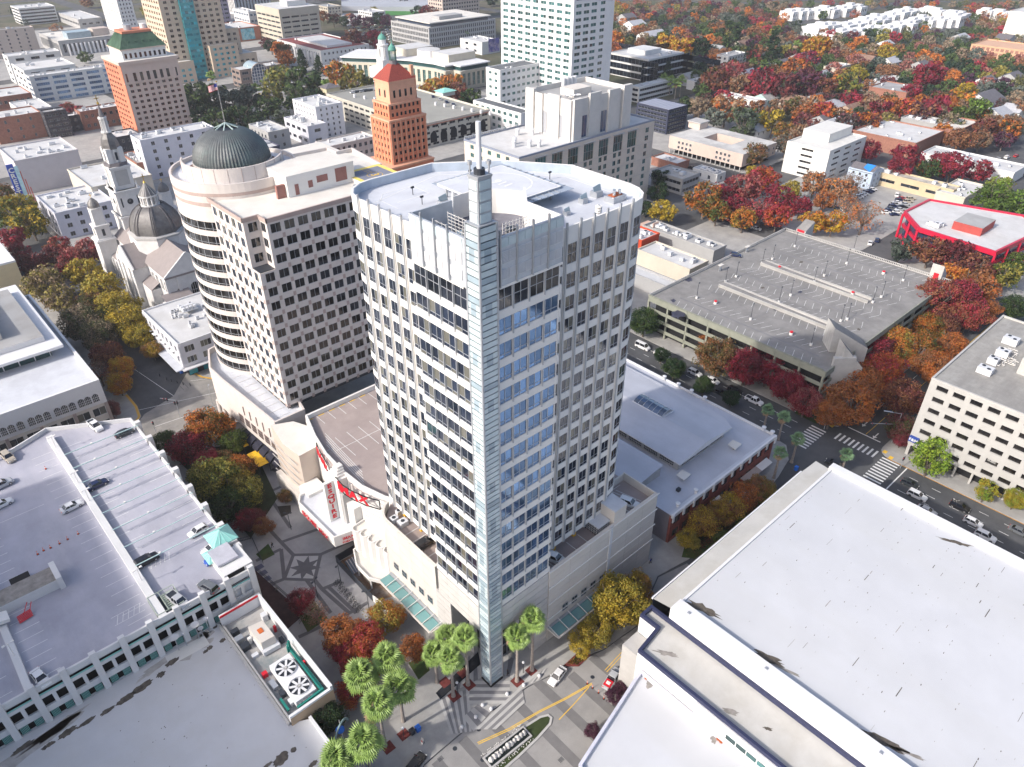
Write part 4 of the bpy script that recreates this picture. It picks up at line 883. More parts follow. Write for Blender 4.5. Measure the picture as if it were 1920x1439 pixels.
for i in range(6): mb.box(ex0-.35, ex0-.02, ey0+.1+i*2.9, ey0+.5+i*2.9, 18, 37.6, ORL)
mb.build('shaft', OT)
stO = MB(); wO = MB()
for (x0, x1, y0, y1, z0_, n) in ((ex0, ex1, ey0, ey1, 18.2, 6), (ex0+1.2, ex1-1.6, ey0+1.2, ey1-1.2, 38.6, 2)):
 facade(OT, wO, (x0, y1), (x0, y0), z0_, 3.2, n, evenly(y1-y0, 5, .9), OR, sill=.9, wh=1.6, d=.12, gl=G['bronze'], fr=M['black'], nx=2, sep=False, stuff_mb=stO)
 facade(OT, wO, (x0, y0), (x1, y0), z0_, 3.2, n, evenly(x1-x0, 7, 1.1), OR, sill=.9, wh=1.6, d=.12, gl=G['bronze'], fr=M['black'], nx=2, sep=False, stuff_mb=stO)
facade(OT, wO, (ex0+2.6, ey0+1.8), (ex1-3.6, ey0+1.8), 46.5, 5, 1, evenly(14.3, 4, 1.2), ORL, sill=.9, wh=3.2, d=.12, gl=G['bronze'], fr=M['black'], nx=1, sep=False, stuff_mb=stO)
facade(OT, wO, (ex0+2.6, ey1-1.8), (ex0+2.6, ey0+1.8), 46.5, 5, 1, evenly(11.4, 2, 1.2), ORL, sill=.9, wh=3.2, d=.12, gl=G['bronze'], fr=M['black'], nx=1, sep=False, stuff_mb=stO)
wO.build('wall', OT); stO.build('windows', OT, stuff=True)
mb = MB(); x0, x1, y0, y1 = ex0+2.2, ex1-3.2, ey0+1.4, ey1-1.4; ax, ay = (x0+x1)/2, (y0+y1)/2
vs = [(x0,y0,54.6),(x1,y0,54.6),(x1,y1,54.6),(x0,y1,54.6),(ax-2,ay-1.6,60.6),(ax+2,ay-1.6,60.6),(ax+2,ay+1.6,60.6),(ax-2,ay+1.6,60.6)]
mb.add(vs, [(0,1,5,4),(1,2,6,5),(2,3,7,6),(3,0,4,7),(4,5,6,7)], RT); mb.box(ax+5.5, ax+7, y0+.6, y0+2, 54.6, 60, ORL); mb.build('roof', OT)
mb = MB(); mb.cyl(ax, ay, 59.5, 62, 1.9, M['slate'], n=8)
for k in range(8): a = R_(45*k+22); mb.cyl(ax+1.5*math.cos(a), ay+1.5*math.sin(a), 62, 66, .2, mat('verdigris', (.07,.15,.12), .7), n=6)
mb.cyl(ax, ay, 66, 66.4, 2.0, mat('verdigris', (.07,.15,.12), .7), n=12); mb.lathe(ax, ay, [(1.8, 66.4), (1.5, 67.6), (.7, 68.4), (.15, 69), (.1, 71)], mat('verdigris2', (.10,.30,.24), .7), 12); mb.build('lantern', OT)
# ================================================================ arena (white roofs lower right)
AR = thing('arena', 'huge white-roofed arena with a parapet band and stained lower roofs', 'arena', (82.7, 20, 0))
RW = mat('membrane_roof', (.53,.54,.565), .75, .05, .12, stain=(.5,.5,.49), stain_s=.05, stain_a=.35, streak=8.)
RWC = mat('membrane_roof_cream', (.50,.49,.465), .8, .08, .2, stain=(.42,.40,.36), stain_s=.12, stain_a=.6)
WB = mat('white_parapet', (.68,.68,.69), .6, .03, .3); NV = mat('navy_trim', (.03,.035,.08), .5, .05)
mb = MB(); Y1, Y0_ = 45.2, -60
mb.box(82.9, 137.6, Y0_, Y1, 0, 19.5, M['stone_d'], top=RW); mb.build('main_roof', AR)
mb = MB(); mb.box(80.0, 82.9, Y0_, 45.6, 0, 20.6, WB); mb.build('parapet', AR)
mb = MB(); mb.box(137.6, 139.6, Y0_, 46.0, 0, 20.2, WB); mb.box(139.6, 140.0, Y0_, 46.0, 0, 19.4, NV)
for k in range(20): mb.box(140, 140.6, Y0_+5*k, Y0_+5*k+4.7, 0, 17.6, mat('clad_panel', (.5,.52,.55), .5, .05))
mb.build('east_wall', AR)
mb = MB(); mb.add([(82.9, 45.2, 19.6), (137.6, 45.2, 19.6), (139.6, 49.8, 18.3), (134, 50.1, 18.2), (81, 50.0, 18.2), (81, 45.6, 19.2)], [(0, 1, 2, 3, 4, 5)], RWC); mb.add([(81, 50.0, 18.2), (134, 50.1, 18.2), (134, 50.1, 0), (81, 50.0, 0)], [(0,1,2,3)], G['sky'])
mb.add([(134, 50.1, 18.2), (140, 46.6, 18.3), (140, 46.6, 0), (134, 50.1, 0)], [(0,1,2,3)], NV); mb.box(81, 134, 50.1, 50.4, 17.9, 18.3, WB)
for k in range(9): mb.beam((82+6.2*k, 50.4, 12), (84+6.2*k, 52.2, 0), 2.8, .15, NV)
mb.build('north_rim', AR)
mb = MB(); mb.beam((83, 45.4, 19.7), (137.8, 45.4, 19.7), .5, .3, WB); mb.build('ridge', AR)
mb = MB(); lowA = [(70.6, Y0_), (80.0, Y0_), (80.0, 49.6), (76.8, 49.6), (76.8, 45.8), (70.6, 45.0)]; mb.prism(lowA, 0, 17.0, WB, top=RWC); mb.ring(lowA, .55, 17.0, 17.8, NV); mb.build('side_roof', AR)
mb = MB(); mb.box(72.5, 76.6, 45.9, 49.6, 0, 13, M['stone_d']); mb.box(73, 76.2, 49.6, 49.7, 3, 12, G['green']); mb.build('corner_bay', AR)
mb = MB(); lowB = [(44.0, 30), (69.5, Y0_), (70.4, Y0_), (70.4, 43.6), (68.6, 43.4), (50, 39.4)]; mb.prism(lowB, 0, 13.2, M['stone_d'], top=RW); mb.ring(lowB, .5, 13.2, 13.9, mat('lilac_trim', (.55,.55,.62), .6)); mb.build('front_roof', AR)
mb = MB(); mb.box(70.3, 70.5, 24, 32.5, 13.2, 17, WB)
for k in range(5): mb.box(70.2, 70.3, 17+1.9*k, 18.7+1.9*k, 14.4, 15.4, G['green'])
mb.box(70.3, 70.5, Y0_, 24, 13.2, 17, WB); mb.build('window_band', AR)
rnd = random.Random(11)
DIRT = mat('roof_dirt', (.10,.085,.07), .95, .5, 1.2); DIRT2 = mat('roof_grime', (.26,.24,.22), .95, .3, .8)
def blot(T_, cx, cy, z, a, b, ang, m=None, name='stain', jag=.35, n=22, dz=.01):
 mb = MB(); pts = []; ca, sa = math.cos(ang), math.sin(ang)
 for i in range(n):
  t = 2*math.pi*i/n; r = 1+rnd.uniform(-jag, jag); x, y = a*r*math.cos(t), b*r*math.sin(t); pts.append((cx+x*ca-y*sa, cy+x*sa+y*ca, z+dz))
 mb.add(pts+[(cx, cy, z+dz)], [(i, (i+1) % n, n) for i in range(n)], m or DIRT); return mb
mb = MB()
def seams(mb, n, x0, x1, ylist, z):
 for y in ylist:
  x = x0+rnd.uniform(0, 6)
  while x < x1:
   l = rnd.uniform(.12, .5) if rnd.random() < .8 else rnd.uniform(.8, 2.4)
   if rnd.random() < .45: w_ = rnd.uniform(.02, .09); mb.add([(x, y-w_, z), (x+l, y-w_*.6, z), (x+l, y+w_, z), (x, y+w_*.7, z)], [(0,1,2,3)], DIRT2 if rnd.random() < .6 else DIRT)
   x += rnd.uniform(.6, 2.6)
for y in [44-1.85*k for k in range(40)]:      # grit gathered along the membrane seams
 seams_y = y
 if rnd.random() < .75:
  xx = 84+rnd.uniform(0, 12)
  while xx < 137:
   l = rnd.uniform(.12, .45) if rnd.random() < .85 else rnd.uniform(.8, 2.6); w_ = rnd.uniform(.02, .09)
   if rnd.random() < .5: mb.add([(xx, y-w_, 19.512), (xx+l, y-w_*.5, 19.512), (xx+l, y+w_, 19.512), (xx, y+w_*.6, 19.512)], [(0,1,2,3)], DIRT2 if rnd.random() < .6 else DIRT)
   xx += rnd.uniform(.8, 4.5)
mb.build('seam_grit', AR, stuff=True)
for (px, py, z, a, b, an, m) in ((1318,1142,19.5,3.2,.9,-1.35,DIRT),(1440,1235,19.5,2.6,.8,-1.3,DIRT),(1470,1255,19.5,2.6,.3,-1.3,DIRT2),(1655,1390,19.5,3.0,.8,-1.3,DIRT),(1700,1412,19.5,3.0,.3,-1.2,DIRT2),(1795,1018,19.5,3.0,.5,-1.2,DIRT),(1370,1335,17,1.3,.45,-1.1,DIRT2),(1440,1367,17,.7,.3,-1,DIRT),(1250,1225,17,2.0,.5,-1.0,DIRT2),(1219,1280,13.2,1.2,.7,.4,DIRT2),(1340,1385,13.2,1.1,.5,.2,DIRT2)):
 c = P(px, py, z); blot(AR, c[0], c[1], z, a, b, an, m).build('stain', AR)
for (px, py) in ((1347, 1386), (1352, 1391), (1212, 1272), (1218, 1274)):
 c = P(px, py, 13.2); mb = MB(); mb.cyl(c[0], c[1], 13.2, 13.5, .35, mat('rust', (.35,.09,.03), .9), n=10); mb.build('roof_drain', AR)
for (px, py) in ((1292,1150),(1437,1254),(1652,1412)):
 c = P(px, py, 20.6); mb = MB(); mb.box(c[0]-.25, c[0]+.25, c[1]-.25, c[1]+.25, 20.6, 20.75, M['metal']); mb.build('roof_unit', AR)
# ================================================================ brick building with pale metal roofs
BK = thing('brick_market_hall', 'long red brick hall with pale metal roofs and white urns along the eaves', 'building', (109.5, 66.5, 0))
MR = mat('seamed_metal_roof', (.50,.51,.56), .6, .07, .2, stain=(.38,.39,.43), stain_s=.1, stain_a=.5, streak=4.)
bx0_, bx1_, byy0, byy1 = 109.6, 152.8, 66.6, 140
mb = MB(); mb.box(bx0_, bx1_, byy0, byy1, 0, 8.8, M['brick'], top=MR)
mb.box(bx0_-.1, bx0_, byy0+.3, byy1, 0, 8.8, mat('mauve_render', (.22,.19,.20), .85, .08, .5)); mb.build('wall', BK)
stK = MB(); wK = MB()
facade(BK, wK, (bx0_, byy0), (bx1_, byy0), .2, 4.1, 2, evenly(bx1_-bx0_, 11, 2.6), M['brick'], sill=.8, wh=2.4, d=.3, gl=G['office'], fr=M['dark'], nx=3, sep=True, ext=False)
wK.build('front_wall', BK)
mb = MB(); mb.box(bx0_-.3, bx1_+.3, byy0-.75, byy0-.3, 8.4, 9.4, WB); mb.box(bx0_-.3, bx1_+.3, byy0-.3, byy0+.4, 9.0, 9.4, M['blue_roof']); mb.box(bx1_, bx1_+.3, byy0, byy1, 8.6, 9.4, WB)
for k in range(12): mb.box(bx0_+3.9*k-.35, bx0_+3.9*k+.35, byy0-.95, byy0-.75, 7.2, 9.2, WB)
mb.build('cornice', BK)
def urn(x, y, z, T_):
 mb = MB(); mb.lathe(x, y, [(.35, z), (.35, z+.3), (.2, z+.4), (.55, z+.9), (.6, z+1.2), (.35, z+1.25), (0.01, z+1.4)], WB, 12); mb.build('urn', T_)
for (x, y) in ((112.5, 67), (119.4, 67), (152.4, 67), (152.4, 69.5), (152.4, 88), (152.4, 92.5), (152.4, 97), (152.4, 102)): urn(x, y, 9.3, BK)
mb = MB(); up = [(122.4, 74.2), (143.5, 74.2), (146, 78), (146, 119), (122.4, 119)]
mb.prism(inset(up, 1.0), 8.8, 11.9, M['stone_d']);
mb.build('clerestory_wall', BK)
mb = MB(); mb.add([(122.2, 74, 12.0), (133, 74, 13.3), (144, 74, 12.0), (146.6, 78, 12.0), (146.6, 119, 12), (133, 119, 13.3), (122.2, 119, 12.0)], [(0, 1, 5, 6), (1, 2, 3, 4, 5)], MR)
mb.add([(122.2, 74, 11.7), (122.2, 74, 12.0), (122.2, 119, 12), (122.2, 119, 11.7)], [(0,1,2,3)], WB); mb.add([(122.2, 74, 11.7), (144, 74, 11.7), (144, 74, 12), (133, 74, 13.3), (122.2, 74, 12)], [(0,1,2,3,4)], WB); mb.build('upper_roof', BK)
for k in range(8): me, _ = win_mesh(4.4, 2.0, G['dark'], M['stone_d'], 8, 3, .1); piece(me, 'window', BK, rel(BK, 123.4, 76.5+5*k, 9.3), -math.pi/2+math.pi)
for k in range(3): me, _ = win_mesh(5.2, 2.0, G['dark'], M['stone_d'], 8, 3, .1); piece(me, 'window', BK, rel(BK, 130.0+6.0*k, 75.2, 9.3), math.pi)
sk = MB(); sx0, sx1, sy0, sy1 = 132.8, 137.2, 88, 97.6; sk.box(sx0-.2, sx1+.2, sy0-.2, sy1+.2, 12.2, 13.4, WB); sk.build('skylight_kerb', BK)
for k in range(6):
 y = sy0+1.6*k; mb = MB(); pr_ = [(sx0, 13.4), (sx0+1, 14.0), ((sx0+sx1)/2, 14.3), (sx1-1, 14.0), (sx1, 13.4)]
 for a, b in zip(pr_[:-1], pr_[1:]): mb.quad((a[0], y+.06, a[1]), (b[0], y+.06, b[1]), (b[0], y+1.54, b[1]), (a[0], y+1.54, a[1]), G['sky'])
 mb.build('skylight_pane', BK); mb = MB()
 for a, b in zip(pr_[:-1], pr_[1:]): mb.beam((a[0], y, a[1]), (b[0], y, b[1]), .12, .12, M['metal'])
 mb.build('skylight_bar', BK)
mb = MB(); mb.add([(108.8, 76.5, 11.2), (108.8, 100, 11.2), (119, 100, 12.2), (119, 76.5, 12.2)], [(0,1,2,3)], MR); mb.box(109, 118.6, 76.9, 99.8, 8.8, 11.1, M['stone_d']); mb.build('lower_roof', BK)
for (x, y) in ((121.5, 72.2), (140.5, 70.6)):
 mb = MB(); mb.prism([(x-1.5, y-1.3), (x+1.6, y-1.1), (x+1.4, y+1.4), (x-1.2, y+1.2)], 10.2, 10.35, M['roof_c'], bottom=True); mb.box(x-.2, x+.2, y-.2, y+.2, 8.8, 10.2, M['stone_d']); mb.build('roof_hood', BK)
for (x, y) in ((117.5, 70.5), (148, 100), (147.8, 94), (116, 88)): mb = MB(); mb.box(x-.5, x+.5, y-.4, y+.4, 8.85, 9.6, M['dark']); mb.build('roof_unit', BK)
for (x, a) in ((127, 3.5), (141.5, 7), (147.5, 5)):
 mb = MB(); mb.beam((x, 65.9, 3.6), (x, 64.0, 3.2), a, .12, M['deck'] if a > 6 else WB); mb.build('awning', BK)
# ================================================================ concrete parking garage
CG = thing('concrete_parking_garage', 'empty grey concrete parking garage with rooftop lamp posts and stained deck', 'parking garage', (183.5, 70, 0))
CGR = mat('stained_concrete_deck', (.25,.24,.23), .9, .16, .35, bump=.05, stain=(.17,.165,.16), stain_s=.09, stain_a=.8, lo=.42, hi=.66)
GRN = mat('olive_concrete', (.26,.27,.22), .85, .1, .5)
gx0, gx1, gy0, gy1, gz = 183.6, 269.5, 69.8, 133.4, 13.0
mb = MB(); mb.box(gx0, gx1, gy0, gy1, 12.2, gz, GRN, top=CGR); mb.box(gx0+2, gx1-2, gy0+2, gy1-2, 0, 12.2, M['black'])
mb.build('deck', CG)
for k in range(4):
 z = .2+3.2*k+1.9;
 for s in range(8): mb = MB(); y0 = gy0+s*7.95; mb.box(gx0-.1, gx0+.2, y0+.05, y0+7.9, z, z+1.1+(.9 if k == 3 else 0), GRN); mb.build('spandrel_panel', CG)
 for s in range(10): mb = MB(); x0 = gx0+s*8.59; mb.box(x0+.25, x0+8.5, gy0-.1, gy0+.2, z, z+1.1+(.9 if k == 3 else 0), GRN); mb.build('spandrel_panel', CG)
for s in range(9): mb = MB(); mb.box(gx0+.2, gx0+.9, gy0+s*7.95-.3 if s else gy0+.3, gy0+s*7.95+.3 if s else gy0+.9, 0, 12.2, GRN); mb.build('column', CG)
for s in range(1, 11): mb = MB(); mb.box(gx0+s*8.55-.3, gx0+s*8.55+.3, gy0+.2, gy0+.9, 0, 12.2, GRN); mb.build('column', CG)
# louvred parapets and the sunken ramps between the parking trays
def lparapet(p, q, z, T_, h=1.0, n=None, m=M['conc_l']):
 L = math.hypot(q[0]-p[0], q[1]-p[1]); n = n or int(L/1.9); mb = MB()
 mb.beam((*p, z+h), (*q, z+h), .3, .15, m); mb.beam((*p, z+.1), (*q, z+.1), .3, .2, m)
 for i in range(n*3+1):
  x, y = p[0]+(q[0]-p[0])*i/(n*3), p[1]+(q[1]-p[1])*i/(n*3); mb.box(x-.1, x+.1, y-.1, y+.1, z+.15, z+h, m)
 mb.build('parapet', T_)
lparapet((gx0+.3, gy1), (gx1, gy1), gz, CG); lparapet((gx1, gy1), (gx1, gy0), gz, CG); lparapet((gx0+.1, gy0+1), (gx0+.1, gy1), gz, CG, m=GRN)
for (xc, ya, yb) in ((209, 78, 122), (235, 82, 122)):
 mb = MB(); mb.box(xc-1.2, xc+1.2, ya, yb, gz+.005, gz+.02, M['black']); mb.box(xc-1.35, xc-1.2, ya, yb, gz, gz+.9, M['conc_l']); mb.box(xc+1.2, xc+1.35, ya, yb, gz, gz+.9, M['conc_l'])
 mb.beam((xc, ya, gz+.1), (xc, yb, gz+.9), 2.0, .2, CGR); mb.build('ramp', CG); lparapet((xc-1.6, ya), (xc-1.6, yb), gz, CG); lparapet((xc+1.6, ya), (xc+1.6, yb), gz, CG)
ln = MB()
for xc in (191, 209, 222.5, 235, 249, 262):
 ln.box(xc-.35, xc+.35, 76, 126, gz+.002, gz+.012, M['conc_d']) if xc not in (209, 235) else None
 for s in (-1, 1):
  for k in range(18): line(ln, [(xc+s*2.0, 77+2.8*k), (xc+s*6.0, 75.5+2.8*k)], .1, gz, M['paintw'])
ln.build('parking_lines', CG)
for (px, py, r) in ((1291,524,1.8),(1263,564,1.2),(1500,548,1.1),(1455,580,1.0),(1430,540,.8),(1502,492,.9),(1610,618,.7),(1270,590,2.6),(1455,575,.8)):
 c = P(px, py, gz); blot(CG, c[0], c[1], gz, r, r*.7, .3, DIRT if r < 1 else mat('tar_patch', (.05,.05,.075), .6), dz=.013).build('oil_stain', CG)
def lamppost(x, y, z, h, T_name, label, group, arm=1.2, ang=0, base=True, m=None, heads=1):
 T_ = thing(T_name, label, 'lamp post', (x, y, z), 0, group); m = m or M['dark']
 if base: mb = MB(); mb.cyl(x, y, z, z+.7, .4, M['white'], n=10); mb.build('base', T_)
 mb = MB(); mb.cyl(x, y, z+(.7 if base else 0), z+h, .09, m, .06, 8); mb.build('pole', T_)
 for s in range(heads):
  a = ang+math.pi*s; mb = MB(); mb.beam((x, y, z+h-.1), (x+arm*math.cos(a), y+arm*math.sin(a), z+h-.05), .08, .08, m); mb.beam((x+arm*math.cos(a)*.7, y+arm*math.sin(a)*.7, z+h-.02), (x+arm*math.cos(a)*1.4, y+arm*math.sin(a)*1.4, z+h-.02), .4, .14, m); mb.build('lamp_head', T_)
 return T_
GL = [((1306,560),(1309,531)),((1360,530),(1363,503)),((1380,520),(1386,493)),((1407,600),(1412,570)),((1460,568),(1466,540)),((1482,555),(1488,528)),((1520,648),(1528,615)),((1588,600),(1598,568)),((1576,603),(1578,582)),((1636,568),(1644,538)),((1652,558),(1661,527)),((1693,527),(1702,499)),((1429,495),(1432,480)),((1448,487),(1452,467)),((1587,495),(1589,473)),((1526,530),(1532,503)),((1545,518),(1551,490)),((1600,470),(1603,452)),((1490,463),(1495,440))]
lo_ = ['nearest the stair tower', 'second']
for i, (b, t) in enumerate(GL):
 c = P(*b, gz); lamppost(c[0], c[1], gz, 5.2, 'roof_lamp_post', '', 'lamp posts on the concrete garage roof', ang=.4)['auto'] = 'lamp post on the concrete garage roof'
for i, (px, py) in enumerate(((1341,570),(1461,505),(1483,628),(1598,553),(1656,514))):
 c = P(px, py, gz); T_ = thing('barrel_barrier', '', 'barrier', (c[0], c[1], gz)); mb = MB(); mb.cyl(c[0], c[1], gz, gz+.8, .55, M['white'], n=12); mb.cyl(c[0], c[1], gz+.8, gz+1.2, .5, M['red'], n=12); mb.build('body', T_); T_['auto'] = 'red and white barrier on the concrete garage roof'
# stair tower with sloping roofs
c = P(1590, 655, gz); sx, sy = c[0], c[1]
mb = MB()
def wedge(mb, cx, cy, L, W, z0, za, zb, ang, m, mt):
 ca, sa = math.cos(ang), math.sin(ang); q = [(-L/2,-W/2),(L/2,-W/2),(L/2,W/2),(-L/2,W/2)]; v = [(cx+a*ca-b*sa, cy+a*sa+b*ca) for a, b in q]
 vs = [(*v[0], z0),(*v[1], z0),(*v[2], z0),(*v[3], z0),(*v[0], za),(*v[1], zb),(*v[2], zb),(*v[3], za)]
 mb.add(vs, [(0,1,5,4),(1,2,6,5),(2,3,7,6),(3,0,4,7)], m); mb.add(vs[4:], [(0,1,2,3)], mt)
wedge(mb, sx+.5, sy+1.5, 11, 6.5, 0, 21, 14.5, R_(-45), M['conc_l'], CGR); wedge(mb, sx-6.5, sy-3.5, 6.5, 5, 0, 19.5, 12.5, R_(-45), M['conc_l'], CGR)
for k in range(4): mb.cyl(sx-4.6+1.0*k, sy+3.8+1.0*k, 13, 19, .3, M['conc'], n=8)
mb.build('stair_tower', CG)
mb = MB(); mb.prism([(sx-13, sy-2), (sx-8, sy-6), (sx-7, sy-5), (sx-12, sy-1)], 0, 16, M['conc_l']); mb.build('wing_wall', CG)
mb = MB(); c = P(1757, 520, gz); wedge(mb, c[0], c[1], 5, 4, 0, 18.5, 14, R_(0), M['conc_l'], CGR); mb.box(c[0]-2.7, c[0]-2.5, c[1]-1, c[1]+.6, gz, gz+2.4, M['red']); mb.build('stair_hut', CG)
mb = MB(); c = P(1508, 435, gz); wedge(mb, c[0], c[1], 6, 4, 0, 14.5, 17, R_(0), M['conc_l'], CGR); mb.box(c[0]-3.2, c[0]-3, c[1]-1.5, c[1]+1.5, gz+.4, gz+1.6, M['red']); mb.build('stair_hut', CG)
for (px, py) in ((1350, 508), (1400, 473)):
 c = P(px, py, gz); mb = MB()
 for dx in (-.8, .8): mb.box(c[0]+dx-.07, c[0]+dx+.07, c[1]-.07, c[1]+.07, gz, gz+2.2, M['metal'])
 mb.box(c[0]-1.1, c[0]+1.1, c[1]-.6, c[1]+.6, gz+2.2, gz+2.35, M['roof_c']); mb.box(c[0]-.4, c[0]+.4, c[1]-.3, c[1]+.3, gz, gz+1.1, M['metal']); mb.build('pay_station', CG)
# ================================================================ right-hand office block
OB = thing('corner_office_block', 'square grey stone office block with deep dark windows at the crosswalk corner', 'office building', (183.6, 43.6, 0))
OW = mat('pale_grey_stone', (.44,.43,.41), .75, .06, .5); oz = 24.2
mb = MB(); mb.box(183.6, 232, -30, 43.6, 3.6, oz, M['black'], top=mat('gravel_roof', (.32,.31,.29), .95, .15, .6, stain=(.2,.19,.18), stain_s=.09, stain_a=.6, streak=-5.)); mb.box(185.5, 232, -28, 42, 0, 3.6, M['black'])
mb.ring([(183.3, -30.3), (232, -30.3), (232, 43.9), (183.3, 43.9)], .5, oz-.2, oz+.5, OW); mb.build('core', OB)
w = MB(); colo = [(1.6+4.05*i, 2.75) for i in range(18)]
facade(OB, w, (183.6, 43.6), (183.6, -30), 3.6, 3.43, 6, colo, OW, sill=1.15, wh=1.45, d=.5, gl=G['bronze'], fr=M['black'], nx=3, ext=False)
facade(OB, w, (232, 43.6), (183.6, 43.6), 3.6, 3.43, 6, [(1.4+4.05*i, 2.75) for i in range(11)], OW, sill=1.15, wh=1.45, d=.3, gl=G['bronze'], fr=M['black'], nx=3, ext=False, sep=False, stuff_mb=(stw := MB()))
stw.build('rear_windows', OB, stuff=True); w.build('wall', OB)
for k in range(18): mb = MB(); y = 43.4-4.05*k; mb.box(183.3, 184.1, y-.35 if k else y-.6, y+.15, 0, 3.6, OW); mb.build('column', OB)
for (px, py, a, b, h) in ((1845,700,2.4,3.4,1.8),(1860,682,2.2,2.4,1.8),(1878,668,2.2,3,1.9),(1893,645,2.6,3.6,2.)):
 c = P(px, py, oz); mb = MB(); mb.box(c[0]-a/2, c[0]+a/2, c[1]-b/2, c[1]+b/2, oz+.1, oz+h, M['louver']); mb.cyl(c[0]-a*.2, c[1]-b*.22, oz+h, oz+h+.12, .45, M['dark'], n=12); mb.cyl(c[0]+a*.2, c[1]+b*.22, oz+h, oz+h+.12, .45, M['dark'], n=12); mb.build('roof_unit', OB)
pp_ = MB()
for k in range(70):
 px, py = rnd.uniform(1868, 1905), rnd.uniform(655, 688); c = P(px, py, oz); L = rnd.uniform(.4, 1.6)
 if rnd.random() < .5: pp_.beam((c[0]-L/2, c[1], oz+.35), (c[0]+L/2, c[1], oz+.35), .14, .14, M['white'])
 else: pp_.beam((c[0], c[1]-L/2, oz+.35), (c[0], c[1]+L/2, oz+.35), .14, .14, M['white'])
pp_.build('pipework', OB, stuff=True)
mb = MB(); c = P(1905, 700, oz); mb.box(c[0], c[0]+14, c[1]-8, c[1], oz, oz+4.5, OW, top=M['roof_w']); mb.build('roof_house', OB)
mb = MB(); mb.box(182.4, 183.3, 34.5, 39, 3.0, 3.5, M['white']); mb.build('entrance_canopy', OB)
mb = MB(); mb.box(182.2, 183.2, 41.2, 43.6, 5.2, 6.7, mat('sign_blue', (.02,.06,.3), .4)); sg = mb.build('sign', OB); text_mesh('F&M', 1.2, M['paintw'], 'lettering', .02, sg, rel(OB, 182.15, 42.4, 5.95), (math.pi/2, 0, -math.pi/2))
# ================================================================ white parking garage lower left
LG = thing('white_parking_garage', 'white parking garage with cars on its open lilac deck and teal roof trusses', 'parking garage', (30, 109, 0))
LW = mat('white_concrete', (.66,.655,.65), .7, .06, .4, stain=(.5,.49,.48), stain_s=.2, stain_a=.4); DP = M['deckp']; gd = 15.0
YF, YB, XL, XM, XR = 109.4, 181.5, -34.0, 12.0, 30.2
mb = MB(); mb.prism([(XL, YF), (XM, YF), (XR, YF), (XR, 176), (13, 186), (XL, 178)], 14.3, gd, LW, top=DP, bottom=True); mb.box(XL+1, XR-1.2, YF+1.2, 178, 0, 14.3, M['black']); mb.build('deck', LG)
mb = MB(); mb.box(12.0, 13.4, YF, 182, gd, gd+1.1, LW); mb.box(-10.4, -9.2, YF, 132, gd, gd+1.1, LW); mb.build('dividing_wall', LG)
mb = MB()
for p, q in (((13, 186), (XR, 176)), ((XL, 178), (1.5, 181.5)), ((3.0, 181.8), (13, 186))): mb.beam((*p, gd+.5), (*q, gd+.5), .35, 1.1, LW)
mb.beam((XR-.2, YF, gd+.5), (XR-.2, 176, gd+.5), .4, 1.1, LW); mb.build('parapet', LG)
for k in range(8):
 mb = MB(); y = 116+8.0*k; mb.box(XR-.4, XR+.9, y-.6, y+.6, 0, gd+2.0, LW); mb.build('pilaster', LG)
for k in range(8):      # teal roof trusses over the right tray
 y = 124.2+6.6*k; T3 = mat('truss_paint', (.50,.66,.64), .6, .05); mb = MB()
 mb.beam((13.2, y, gd+1.9), (XR, y, gd+1.9), .14, .14, T3); mb.beam((13.2, y+.5, gd+1.5), (XR, y+.5, gd+1.5), .12, .12, T3)
 for j in range(12): mb.beam((13.2+1.42*j, y+(.5 if j % 2 else 0), gd+(1.5 if j % 2 else 1.9)), (14.62+1.42*j, y+(0 if j % 2 else .5), gd+(1.9 if j % 2 else 1.5)), .07, .07, T3)
 mb.cyl(18+1.3*(k % 3), y+.2, gd+1.9, gd+2.1, .25, M['white'], n=8); mb.build('truss', LG)
# front wall above the flat roof
fb = MB(); Z0, pos = 6.8, []
xs = [XL+4.9*i for i in range(14)]
fb.box(XL, XR, YF-.4, YF, 15.0, 16.2, LW); fb.box(XL, XR, YF-.4, YF, 12.9, 13.7, LW); fb.box(XL, XR, YF-.4, YF, 9.2, 10.6, LW); fb.box(XL, XR, YF-.4, YF, Z0, 7.3, LW)
fb.box(19.8, XR+.3, YF-.38, YF-.02, Z0, 16.2, LW) if 0 else None
fb.build('front_spandrels', LG)
for i, x in enumerate(xs):
 mb = MB(); mb.box(x-.55, x+.55, YF-.8, YF-.02, Z0, 17.0, LW); mb.build('pier', LG)
 if i < 13:
  mb = MB(); mb.box(x+.55, x+4.35, YF-.36, YF-.3, 13.75, 14.05, M['teal']); mb.build('sill', LG)
  mb = MB(); mb.box(x+2.15, x+2.75, YF-.39, YF-.02, 10.6, 12.9, LW); mb.build('mullion', LG)
  for a in (.75, 2.95):
   mb = MB(); mb.box(x+a, x+a+1.3, YF-.3, YF-.2, 7.35, 9.1, mat('green_grille', (.03,.09,.08), .6))
   for j in range(7): mb.box(x+a+.1+.18*j, x+a+.16+.18*j, YF-.35, YF-.3, 7.4, 9.05, M['teal'])
   mb.build('grille', LG)
pl = MB()
for k in range(22): line(pl, [(7.2, 112.5+3.05*k), (11.4, 112.5+3.05*k)], .11, gd, M['paintw'])
for k in range(20): line(pl, [(-8.8, 134+2.7*k), (-4.6, 134+2.7*k)], .11, gd, M['paintw']) if k < 17 else None
for k in range(9): line(pl, [(-8.8, 111.5+2.6*k), (-4.6, 111.5+2.6*k)], .11, gd, M['paintw'])
for k in range(20): line(pl, [(24.8, 112.5+3.1*k), (29.6, 112.5+3.1*k)], .11, gd, M['paintw']); line(pl, [(13.8, 128+3.0*k), (17.9, 128+3.0*k)], .11, gd, M['paintw']) if k < 17 else None
